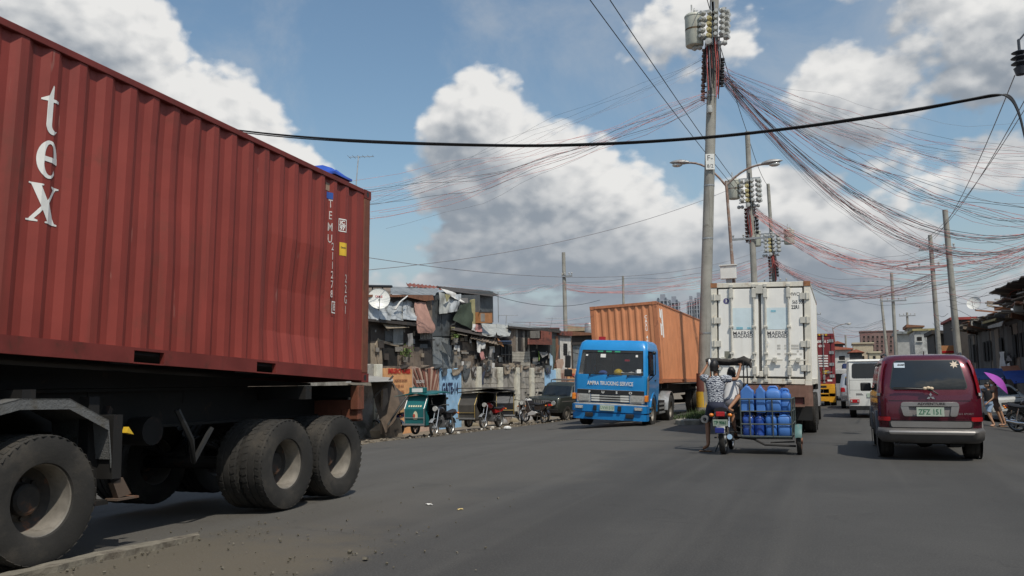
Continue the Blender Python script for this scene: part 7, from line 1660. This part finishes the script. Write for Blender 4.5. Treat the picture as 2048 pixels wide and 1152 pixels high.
# row beyond, up to the blue truck and showing over it
def far_house(px0, y0, px1, y1, Y, mat, roofm, label, cat='house', roof='flat', depth=6, wins=(), group=None, nm='house'):
    P = [at(px0, y0, y=Y), at(px1, y0, y=Y), at(px1, y1, y=Y), at(px0, y1, y=Y)]; t = thing(nm, label, cat, group=group)
    x0, x1, z1 = P[0].x, P[1].x, P[0].z; z0 = min(P[2].z, gz(x0)) if y1 > 735 else P[2].z
    MB().bx(x0, x1, Y, Y+depth, min(z0, gz(max(-18, min(x0, 6.5)))), z1).build('wall', mat, t)
    if roof == 'gable':
        h = (x1-x0)*.28; b = MB(); b.prism([(x0-.25, z1), (x1+.25, z1), ((x0+x1)/2, z1+h)], 'xz', Y-.25, Y+depth+.2); b.build('roof', roofm, t)
    elif roof == 'shed':
        b = MB(); b.prism([(x0-.2, z1), (x1+.2, z1), (x1+.2, z1+.15), (x0-.2, z1+(x1-x0)*.22)], 'xz', Y-.4, Y+depth); b.build('roof', roofm, t)
    else:
        MB().bx(x0-.15, x1+.15, Y-.15, Y+depth+.15, z1+.002, z1+.18).build('roof', roofm, t)
    for (wx, wy, ww, wh) in wins:
        p, q = at(wx, wy, y=Y-.02), at(wx+ww, wy+wh, y=Y-.02)
        w = MB().bx(p.x, q.x, Y-.04, Y+.05, q.z, p.z).build('window', m_void, t); MB().bx(p.x-.08, q.x+.08, Y-.10, Y-.042, q.z-.10, q.z-.002).build('sill', mat, w)
    return t
far_house(1143, 672, 1186, 745, 62, m_w3, m_rs, 'low dark house with a brown roof beyond the white one', roof='shed')
far_house(1146, 690, 1178, 760, 57, m_g1, m_w3, 'grey slatted shack between the white house and the blue truck')
far_house(1135, 663, 1192, 700, 80, m_w1, mk('tan_roof', (.38, .30, .2), .8), 'brown house with a tan roof rising behind the grey shack', roof='shed')
P = at(1178, 655, y=66); b = MB(); b.lathe([(0, 0), (.33, 0), (.35, .1), (.35, 1.0), (.30, 1.1), (0, 1.1)], (P.x, P.y, P.z-.75), 'z', 16); tag(b.build('water_tank', m_galv, None, 40), 'grey steel water tank on a roof just left of the orange container', 'water tank')

# boundary wall of block panels with painted panels
bw = thing('boundary_wall', 'long concrete block boundary wall below the shanties, with painted panels', 'wall')
ZT, ZB = 2.05, -.75
HOUSE[0] = False
def smap(px): p = fc(px, 740); return (p-FO).dot(FS)
def WP(s, z, off=0.0): return FO+FS*s+FN*off+Vector((0, 0, z))
def wpanel(px0, px1, mat, nm, off=.12, zt=ZT, label=None, th=.2):
    s0, s1 = smap(px0), smap(px1); b = MB(); n = max(2, int((s1-s0)/.25)); top = [WP(s0+(s1-s0)*i/n, zt+random.uniform(-.05, .04), off) for i in range(n+1)]; bot = [WP(s0+(s1-s0)*i/n, ZB, off) for i in range(n+1)]
    b.sheet([bot, top], th); return b.build(nm, mat, bw, label=label)
m_blk = mk('block_wall', (.42, .395, .345), .9, var=.18, ns=1.2, dirt=((.15, .13, .10), .5, 1.1), streak=((.13, .115, .095), .75, 2.2), bump=(.4, 9, .02))
m_blk2 = mk('block_wall_grey', (.35, .33, .295), .9, var=.18, ns=1.2, dirt=((.13, .12, .10), .5, 1.2), streak=((.12, .11, .09), .75, 2.2), bump=(.4, 9, .02))
m_mo = mk('mural_orange', (.66, .34, .15), .8, dirt=((.35, .2, .12), .25, 1.5), streak=((.36, .2, .1), .35, 3)); m_mb = mk('mural_blue', (.30, .50, .70), .8, dirt=((.4, .42, .42), .22, 1.5), streak=((.2, .28, .36), .35, 3)); m_mp = mk('mural_tan', (.50, .36, .28), .85, dirt=((.25, .2, .17), .3, 1.5)); m_mr = mk('mural_red_brown', (.22, .085, .06), .8, dirt=((.12, .08, .06), .25, 2))
panels = [(600, 760, m_blk2), (761.5, 819, m_mo), (820, 874, m_mp), (875.5, 918, m_mb), (919.5, 948, m_blk), (953, 991, m_blk), (997, 1025, m_blk2), (1031, 1055, m_blk2), (1060, 1085, m_blk), (1086, 1109, m_mb), (1113, 1130, m_mp), (1131.5, 1152, m_mo), (1153, 1230, m_blk2)]
pn = {}
for a, c, m in panels: pn[a] = wpanel(a, c, m, 'wall_panel', .12+random.uniform(-.015, .015), ZT+random.uniform(-.06, .12))
for a, m in ((748.8, m_cl[0]), (950.5, m_cl[0]), (994, m_yp), (1028, m_blk), (1057.5, m_cl[0]), (1111, m_cl[0])):
    s = smap(a); w = .20; b = MB(); P = [WP(s-w, ZB, .26), WP(s+w, ZB, .26), WP(s+w, ZT+.1, .26), WP(s-w, ZT+.1, .26)]; b.add(P+[p-FN*.3 for p in P], [(3, 2, 1, 0), (4, 5, 6, 7), (0, 1, 5, 4), (1, 2, 6, 5), (2, 3, 7, 6), (3, 0, 4, 7)]); b.build('pilaster', mk('pilaster_wash', (.58, .56, .47), .9, dirt=((.2, .18, .14), .3, 2)), bw, bevel=.02)
# block courses show on the bare panels: joints as thin recessed shadow lines would be too far to tell, so only raised blocks on the nearest bare panel
for a, c in ((1060, 1085), (953, 991), (1031, 1055)):
    s0, s1 = smap(a), smap(c)
    for r in range(6):
        x = s0+(.2 if r % 2 else 0)
        while x+.38 < s1:
            if random.random() < .75:
                z = .15+r*.30; b = MB(); P = [WP(x+.01, z, .150), WP(x+.39, z, .150), WP(x+.39, z+.27, .150), WP(x+.01, z+.27, .150)]
                b.add(P+[p-FN*.04 for p in P], [(3, 2, 1, 0), (0, 1, 5, 4), (1, 2, 6, 5), (2, 3, 7, 6), (3, 0, 4, 7)]); b.build('block', random.choice((m_blk, m_blk2)), bw)
            x += .41
def wall_text(txt, s, z, size, mat, sx=.8, bold=.006, off=.152): return letters(txt, size, WP(s, z, off), FS, (0, 0, 1), mat, bw, sx=sx, bold=bold)
m_rt = mk('sign_red', (.50, .03, .02), .7); m_bt = mk('sign_dark_blue', (.025, .035, .09), .7)
sc0, sc1 = smap(763), smap(819); sm = (sc0+sc1)/2
wall_text('EMERGENCY NUMBER', sm+.05, 1.88, .27, m_rt, .62, .012)
wall_text('LIGAS NG BAYAN', sm+.15, 1.50, .15, mk('sign_brown', (.25, .10, .05), .8), .8); wall_text('0917 525 1414', sm, 1.27, .15, mk('sign_brown', (.25, .10, .05), .8), .8); wall_text('BRGY. HALL', sm+.1, 1.04, .15, mk('sign_brown', (.25, .10, .05), .8), .8)
s0, s1 = smap(821), smap(873)
for k in range(9):                # sun-ray mural
    a = -55+k*13.5; c0 = (s0+s1)/2+.25
    def rp(r, aa): return WP(max(s0+.02, min(s1-.02, c0+r*sin(radians(aa)))), min(ZT-.02, .30+r*cos(radians(aa))), .150)
    if k % 1 == 0:
        b = MB(); P = [rp(.5, a-3), rp(.5, a+3), rp(2.2, a+3.4), rp(2.2, a-3.4)]; b.add(P+[p-FN*.01 for p in P], [(3, 2, 1, 0)[::-1], (0, 1, 5, 4), (1, 2, 6, 5), (2, 3, 7, 6), (3, 0, 4, 7)]); b.build('painted_ray', m_mr, bw)
wall_text('SULONG', s0+.55, 1.45, .18, m_cl[0], .9); wall_text('TONDO', s0+.6, 1.0, .18, m_cl[0], .9)
wall_text('GATE-14', (smap(877)+smap(917))/2-.12, 1.12, .66, m_bt, .58, .022)
wall_text('BAWAL', smap(1141), 1.75, .34, m_rt, .7, .012); wall_text('UMIHI', smap(1141), 1.25, .34, m_rt, .7, .012); wall_text('DITO', smap(1141), .8, .3, m_rt, .7, .01)
for k in range(4): b = MB(); s = smap(1114)+.3*k; P = [WP(s, -.3, .15), WP(s+.14, -.3, .15), WP(s+.34, 1.9, .15), WP(s+.2, 1.9, .15)]; b.add(P, [(0, 1, 2, 3)]); b.build('painted_stripe', m_mr, bw)
# ragged hangings over the wall top
hang = [(883, 735, 12, 16, m_g2), (902, 738, 20, 12, m_w2), (925, 736, 16, 22, m_g2), (958, 733, 14, 34, m_cl[2]), (968, 728, 10, 24, m_w3), (944, 735, 8, 12, m_cl[3]), (1010, 730, 20, 8, m_w4), (975, 735, 12, 12, m_w4), (1046, 732, 14, 6, m_w1), (800, 730, 20, 8, m_w3), (842, 730, 18, 7, m_w1), (1072, 735, 16, 8, m_w1), (1093, 736, 9, 12, m_cl[2]), (915, 730, 12, 12, m_w1), (930, 722, 12, 14, m_w4), (866, 728, 20, 10, m_g2)]
hang += [(random.uniform(920, 1108), random.uniform(722, 737), random.uniform(6, 20), random.uniform(8, 20), random.choice((m_w1, m_w3, m_g2, m_w4, m_cl[3], m_w2))) for _ in range(16)]
for i, (x, y, w, h, m) in enumerate(hang):
    b = MB(); fcloth(b, [(x, y), (x+w, y+1), (x+w*.8, y+h), (x+w*.2, y+h*1.1)], .2, 5, 5, .07, .012, i); b.build('hanging_scrap', m, bw, 60)
# washing, each piece its own thing
HOUSE[0] = True
for i, (c, m, l) in enumerate((([(953, 681), (962, 680), (960, 706), (954, 704)], m_cl[0], 'long white towel on the shanty washing line'), ([(962, 680), (970, 681), (971, 697), (963, 698)], m_cl[0], 'short white shirt beside the long towel'), ([(959, 704), (966, 703), (972, 716), (963, 721)], m_cl[1], 'salmon pink cloth hanging under the white washing'),
        ([(946, 647), (953, 650), (952, 663), (945, 660)], m_cl[0], 'white cloth at the foot of the yellowed post'), ([(950, 648), (962, 650), (963, 664), (951, 663)], m_cl[1], 'pink and white cloth hanging below the orange box window'), ([(815, 668), (825, 666), (826, 692), (816, 693)], m_cl[3], 'pale grey cloth hanging in the dark window'),
        ([(1099, 706), (1105, 712), (1106, 738), (1101, 740)], mk('cloth_sky', (.35, .48, .58), .9), 'sky blue cloth hung on the wall end by the white house'), ([(980, 698), (986, 697), (985, 715), (979, 714)], m_cl[3], 'grey shirt hung between the awnings'))):
    b = MB(); fcloth(b, c, .72, 5, 6, .06, .01, i*1.3); tag(b.build('hanging_laundry', m, None, 60), l, 'laundry', 'washing hung on the shanties')
def leaf_plant(c, r, label, n=130):
    t = thing('potted_plant', label, 'plant', c); b = MB()
    for i in range(n):
        p = Vector((random.gauss(0, r*.45), random.gauss(0, r*.45), random.gauss(r*.5, r*.4))); a = Vector((random.uniform(-1, 1), random.uniform(-1, 1), random.uniform(-.3, .8))).normalized()*.09; q = a.cross(Vector((random.random(), random.random(), .3))).normalized()*.035
        b.add([p, p+a*.5+q, p+a, p+a*.5-q], [(0, 1, 2, 3)])
    b.build('leaves', mk('pot_leaves', (.14, .22, .05), .6, var=.5, ns=9), t)
    MB().lathe([(0, -.22), (.10, -.22), (.14, 0), (.12, 0), (0, -.02)], (0, 0, 0), 'z', 12).build('pot', m_w4, t)
leaf_plant(fc(810, 714, .35), .34, 'green potted plant in the dark window above the orange panel'); leaf_plant(fc(911, 676, .9), .16, 'small bright green plant on the ladder ledge', 60)
# junk leaning at the foot of the wall
jk = thing('scrap_pile', 'pile of scrap boards, sheets and sacks along the foot of the boundary wall', 'scrap pile')
for i in range(44):
    s = smap(random.uniform(900, 1100)); w = random.uniform(.15, .8); h = random.uniform(.2, .9); o = random.uniform(.35, .9); a = random.uniform(-.25, .25); b = MB()
    P = [WP(s, -.72, o), WP(s+w, -.72, o), WP(s+w+a*h, -.72+h, o-.25), WP(s+a*h, -.72+h, o-.25)]; b.add(P+[q-FN*.04 for q in P], [(3, 2, 1, 0), (4, 5, 6, 7), (0, 1, 5, 4), (1, 2, 6, 5), (2, 3, 7, 6), (3, 0, 4, 7)]); b.build('scrap_board', random.choice((m_w1, m_w3, m_g2, m_w4, m_w2, m_g1)), jk)
for i in range(14):
    c = WP(smap(random.uniform(900, 1100)), -.6, random.uniform(.5, 1.2)); b = MB(); b.ball(c, (random.uniform(.15, .35), random.uniform(.15, .35), random.uniform(.12, .28)), 8, 6); b.build('sack', random.choice((m_cl[3], m_cv0, m_w3)), jk, 60)
# canvas stall with poles at the left end of the wall
HOUSE[0] = False
st_ = thing('canvas_stall', 'brown canvas lean-to stall with poles in front of the orange panel', 'stall')
m_cv = mk('brown_canvas', (.085, .062, .045), .9, var=.25, bump=(.4, 6, .04)); m_cv2 = mk('grey_canvas', (.30, .29, .27), .8, var=.2)
b = MB(); fcloth(b, [(700, 748), (783, 755), (786, 762), (690, 765)], [.3, .3, 2.6, 2.6], 10, 5, .08, .015); b.build('canvas_roof', m_cv2, st_, 60)
b = MB(); fcloth(b, [(740, 762), (784, 760), (806, 812), (770, 872)], [1.4, 1.4, 2.4, 2.2], 9, 9, .14, .015, 2.0); b.build('canvas_side', m_cv, st_, 60)
b = MB(); fcloth(b, [(784, 762), (790, 772), (822, 804), (800, 822)], [1.6, 1.6, 2.2, 2.2], 6, 6, .05, .015, 1.0); b.build('canvas_flap', m_w3, st_, 60)
FP(st_, 'plank', m_w1, [(766, 778), (775, 776), (780, 866), (764, 868)], 1.9, .08)
b = MB(); b.tube([fc(748, 795, 2.0), fc(786, 752, 2.2)], .035, 6); b.build('pole', m_w3, st_); b = MB(); b.tube([fc(776, 850, 2.4), fc(800, 812, 2.6), fc(830, 772, 2.8)], .035, 6); b.build('pole', m_black, st_)
FP(st_, 'crate_pile', m_w2, [(766, 862), (800, 835), (806, 872), (770, 876)], 1.7, .6)
# antennas on the roofs
HOUSE[0] = True
def antenna(p0, p1, label, n=6, group='television aerials on the roofs'):
    a, c = Vector(p0), Vector(p1); t = thing('roof_aerial', label, 'aerial', a, group=group); k = c-a
    MB().tube([(0, 0, 0), k], .022, 6).build('mast', m_galv, t); b = MB(); b.tube([k+Vector((-.45, 0, 0)), k+Vector((.55, .25, -.02))], .014, 5)
    for i in range(n): f = -.45+i/(n-1); q = k+Vector((f, (f+.45)*.25, 0)); w = .28-.16*i/n; b.tube([q+Vector((.3*w, -w, 0)), q-Vector((.3*w, -w, 0))], .009, 4)
    b.build('elements', m_galv, t)
antenna(fc(712, 372, -1), fc(717, 312, -1), 'tall television aerial showing above the oxide red container')
antenna(fc(1101, 655, -1), fc(1105, 636, -1), 'leaning aerial on the grey board shanty roof'); antenna(fc(1012, 648, -1), fc(1013, 630, -1), 'short aerial right of the orange box window', 4); antenna(fc(997, 645, -2), fc(996, 583, -2), 'thin bare mast behind the orange box window', 3); antenna(fc(1060, 652, -1), fc(1060, 644, -1), 'low wide aerial lying over the grey board roof', 8)

# ---------------------------------------------------------------- dark shanties on the right
RX = 7.95
def rcp(px, py, off=0.0): return at(px, py, x=RX-off)
def rq(root, nm, mat, pts, off=0.0, th=.05):
    offs = off if isinstance(off, (list, tuple)) else [off]*len(pts); P = [rcp(x, y, o) for (x, y), o in zip(pts, offs)]; n = len(P); b = MB()
    b.add(P+[p+Vector((th, 0, 0)) for p in P], [tuple(reversed(range(n))), tuple(range(n, 2*n))]+[(i, (i+1) % n, n+(i+1) % n, n+i) for i in range(n)]); return b.build(nm, mat, root)
r1 = thing('shanty_house', 'dark shadowed shanty row on the right with ragged plank eaves', 'house', group='dark shanties along the right pavement')
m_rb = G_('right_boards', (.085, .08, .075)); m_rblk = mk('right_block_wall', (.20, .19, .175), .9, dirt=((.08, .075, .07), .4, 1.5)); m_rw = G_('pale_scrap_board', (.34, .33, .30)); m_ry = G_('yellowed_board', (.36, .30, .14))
MB().bx(RX+.03, RX+6, -14, 63, -.6, 4.15).build('wall', m_w3, r1)  # runs on unseen towards the camera, lengthened to block sky light
y = 37.0
while y < 62.5:
    w = random.uniform(.5, 1.3); z0 = 1.65 if random.random() < .8 else 1.0
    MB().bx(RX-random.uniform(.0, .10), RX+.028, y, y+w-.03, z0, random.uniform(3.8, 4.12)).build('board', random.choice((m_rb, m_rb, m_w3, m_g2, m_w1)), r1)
    if random.random() < .35: MB().bx(RX-.13, RX-.105, y+.2, y+w-.2, 2.3, 3.4).build('window_opening', m_void, r1)
    y += w
y = 37
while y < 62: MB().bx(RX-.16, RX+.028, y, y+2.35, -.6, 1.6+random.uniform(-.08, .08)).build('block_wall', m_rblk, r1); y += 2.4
for i in range(26):                 # plank and tin eaves, uneven, jutting to the street
    y = 37+i*1.0; l = random.uniform(.7, 1.5); z = 4.22+.010*i+random.uniform(-.08, .10)
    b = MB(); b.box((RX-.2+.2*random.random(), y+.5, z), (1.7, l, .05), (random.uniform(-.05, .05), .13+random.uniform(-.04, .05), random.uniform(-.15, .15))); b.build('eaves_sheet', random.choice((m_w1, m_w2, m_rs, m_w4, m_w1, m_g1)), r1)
rq(r1, 'pale_board', m_rw, [(1975, 652), (2006, 642), (2003, 652), (1976, 657)], .95, .05); rq(r1, 'yellowed_board', m_ry, [(1963, 644), (1992, 636), (1990, 641), (1964, 648)], 1.05, .05)
for i in range(16):                 # second tier of roof scraps
    y = 38+i*.85; b = MB(); b.box((RX+.9+random.uniform(-.2, .5), y, 4.68+.02*i+random.uniform(-.12, .25)), (2.6, random.uniform(.8, 1.8), .06), (random.uniform(-.12, .12), .12, random.uniform(-.3, .3))); b.build('roof_scrap', random.choice((m_w1, m_w3, m_rs, m_w1, m_w4)), r1)
MB().bx(RX+.4, RX+5, 38, 49, 4.4, 5.15).build('upper_wall', m_w3, r1)
for i in range(12): b = MB(); y = 37.5+i*1.0; b.box((RX+.6, y, 5.3+.02*i), (2.4, 1.3, .05), (random.uniform(-.08, .08), .14, random.uniform(-.25, .25))); b.build('roof_scrap', random.choice((m_w1, m_w3, m_rs)), r1)
for i in range(40):                 # fascia boards and battens nailed along the ragged edges
    y = 37+random.random()*25; up_ = random.random() < .45; z = (5.28 if up_ else 4.15)+random.uniform(-.12, .22); b = MB()
    b.box((RX-random.uniform(.1, .8)+(1.1 if up_ else 0), y, z), (random.uniform(.6, 1.8), .04, random.uniform(.08, .26)), (0, .12+random.uniform(-.1, .1), random.uniform(.1, 1.0))); b.build('fascia_board', random.choice((m_w2, m_w4, m_w1, m_rw, m_rs)), r1)
dish(at(1948, 606, x=8.3), .44, (-.45, -.85, .35), 'large white satellite dish above the dark right-hand shanties')
b = MB(); 
for i, (c, m, l) in enumerate((([(1999, 704), (2010, 703), (2011, 745), (2000, 746)], m_cl[0], 'long pale curtain hung on the dark right wall'), ([(2014, 712), (2021, 711), (2022, 722), (2014, 723)], m_cl[3], 'small pale cloth pinned high on the dark right wall'), ([(2013, 730), (2021, 724), (2023, 742), (2014, 743)], m_cl[0], 'white shirt on a hanger by the pale curtain'))):
    P = [rcp(x, y, .3) for x, y in c]; rows = [[P[0].lerp(P[1], f/5).lerp(P[3].lerp(P[2], f/5), g/5)+Vector((.05*sin(f*2+g), 0, 0)) for f in range(6)] for g in range(6)]; bb = MB(); bb.sheet(rows, .01); tag(bb.build('hanging_laundry', m, None, 60), l, 'laundry', 'washing on the right-hand shanties')
# street stalls with awnings by the pavement
def awning(px0, px1, py, Y, mat, label, z_dep=.25):
    a, c = at(px0, py, y=Y), at(px1, py, y=Y); t = thing('market_stall', label, 'stall', (a.x, Y, gz(a.x)), group='awning stalls on the right pavement'); w = c.x-a.x; h = a.z-gz(a.x)
    b = MB(); rows = [[(w*i/6, d, h+.12*sin(pi*i/6)*.3-(.18 if d < 0 else 0)+.35*(d > 1)) for i in range(7)] for d in (-.6, .0, 1.0, 2.0)]; b.sheet(rows, .02); b.build('awning', mat, t, 50)
    b = MB()
    for x in (.1, w-.1):
        for d in (-.5, 1.9): b.tube([(x, d, 0), (x, d, h-.1)], .025, 6)
    b.build('stall_post', m_w3, t); b = MB(); b.bx(.1, w-.1, 0, 1.8, .75, .82); b.bx(.15, w-.15, .05, 1.75, .0, .1); b.build('counter', m_w1, t)
awning(1950, 2030, 752, 47, mk('awning_blue', (.05, .10, .26), .8), 'stall under a dark blue awning behind the parked car')
awning(2018, 2100, 747, 44.5, mk('awning_orange', (.40, .16, .09), .8), 'stall with a faded orange awning at the right edge'); awning(2022, 2100, 758, 42.6, mk('awning_bright_blue', (.03, .08, .34), .7), 'stall with a bright blue tarpaulin below the orange awning')

# ---------------------------------------------------------------- mid and far buildings up the street
FG = 'houses at the far end of the street'
m_cr = mk('cream_render', (.52, .46, .33), .85, dirt=((.3, .26, .2), .25, .5)); m_or = mk('orange_roof_tiles', (.40, .13, .08), .8, var=.2); m_bk = mk('brown_block', (.21, .135, .12), .9, var=.15, ns=.6); m_dk = mk('dark_wood', (.07, .065, .065), .9)
far_house(1700, 705, 1724, 745, 92, m_dk, m_or, 'small dark house with a twin orange gable and a dish', roof='gable', group=FG)
far_house(1664, 700, 1702, 760, 100, mk('white_wall', (.58, .57, .53), .85), m_or, 'white house with an orange tiled roof left of the dark gable', roof='shed', wins=((1678, 712, 12, 8),), group=FG)
far_house(1664, 688, 1686, 705, 112, m_dk, m_or, 'upper floor with an orange gable behind the white house', roof='gable', group=FG)
far_house(1706, 688, 1746, 750, 118, m_cr, m_cr, 'flat-roofed cream building above the white van', wins=((1712, 712, 5, 8), (1724, 712, 5, 8)), group=FG)
far_house(1738, 706, 1760, 750, 108, m_cr, m_cr, 'cream annex with a dark doorway beside the flat roof', wins=((1746, 712, 6, 16),), group=FG)
bt2 = far_house(1720, 664, 1796, 750, 190, m_bk, m_bk, 'long brownish block of flats behind the right poles', cat='building', group=FG, nm='apartment_block', wins=[(1726+i*9, 672+j*9, 4, 4) for i in range(8) for j in range(4)])
far_house(1752, 668, 1780, 700, 200, m_bk, m_bk, 'taller brown stair block standing behind the block of flats', cat='building', nm='apartment_block', group=FG)
far_house(1794, 668, 1822, 760, 96, mk('grey_wall', (.36, .36, .34), .9), m_g1, 'grey house with a tin lean-to roof, right of the crossarm pole', roof='shed', group=FG)
mh = far_house(1828, 662, 1868, 760, 82, mk('patched_silver_wall', (.42, .42, .40), .6, var=.35, ns=2, dirt=((.1, .1, .1), .4, 1.5)), m_ry, 'patched silver shack with a yellowed roof edge and a dark window', wins=((1834, 674, 10, 8),), group=FG)
far_house(1868, 668, 1908, 760, 73, m_w3, m_w3, 'dark shack between the two nearest right poles', roof='shed', wins=((1882, 700, 10, 9),), group=FG)
far_house(1905, 640, 1950, 700, 66, m_w3, mk('red_sheet', (.32, .05, .04), .7), 'dark upper shack with a red sheet roof behind the bare pole', group=FG)
far_house(1816, 655, 1845, 668, 110, m_w4, m_rs, 'rusty rooftop room far behind the silver shack', roof='shed', group=FG)
P = at(1893, 700, y=60); b = MB(); b.box(P, (.9, .1, .55)); sg_ = b.build('shop_sign', m_oc); tag(sg_, 'small orange and cream sign board by the nearest right pole', 'sign'); b = MB(); b.box((P.x, P.y-.06, P.z-.12), (.8, .03, .12)); b.build('red_band', m_red_lens, sg_)
# low roofs filling the far left behind the orange container
far_house(1180, 690, 1330, 760, 130, m_w1, m_rs, 'low brown roofs far behind the orange container', roof='shed')
# residential towers on the skyline
m_tw = mk('tower_grey', (.27, .29, .33), .8, var=.08, ns=.05); m_tw2 = mk('tower_slab', (.33, .355, .39), .8); m_tg = mk('tower_window', (.13, .15, .18), .4)  # bluish greys carry the distance haze in the colours themselves
def tower(px0, px1, ytop, ybot, Y, label):
    a, c = at(px0, ytop, y=Y), at(px1, ytop, y=Y); w = c.x-a.x; H = a.z; t = thing('tower_block', label, 'tower block', (a.x, Y, 0), group='residential towers on the skyline')
    MB().bx(0, w, 0, w*.8, -1, H).build('core', m_tw, t); MB().bx(w*.3, w*.7, w*.2, w*.6, H, H+4).build('roof_house', m_tw, t)
    nf = int(H/3.1); nb = max(3, int(w/4.2))
    sl_ = None; wn = None
    for k in range(nf):
        z = 2+k*3.1
        if sl_ is None: sl_ = MB().bx(-.5, w+.5, -1.0, w*.8+.4, 0, .4).build('floor_slab', m_tw2, t)
        else: sl_ = sl_.copy(); COL.objects.link(sl_)
        sl_.location = (0, 0, z)
    n = 0
    for k in range(nf-1, -1, -1):
        for j in range(nb):
            if n >= 150 or (k+j*2) % 7 == 0: continue
            if wn is None: wn = MB().bx(-.0, w/nb*.55, -.25, .05, 0, 1.9).build('window', m_tg, t)
            else: wn = wn.copy(); COL.objects.link(wn)
            wn.location = (w*(j+.22)/nb, 0, 2.8+k*3.1); n += 1
    for j in range(nb+1): MB().bx(w*j/nb-.35, w*j/nb+.35, -1.3, -.05, 0, H-1).build('fin', m_tw2, t)
tower(1313, 1335, 599, 650, 640, 'leftmost residential tower, over the orange container'); tower(1336, 1357, 603, 660, 660, 'second residential tower, joined on the right of the leftmost'); tower(1374, 1388, 603, 680, 620, 'slim residential tower just left of the large median pole'); tower(1388.5, 1404, 596, 680, 620, 'tallest residential tower, touching the large median pole')
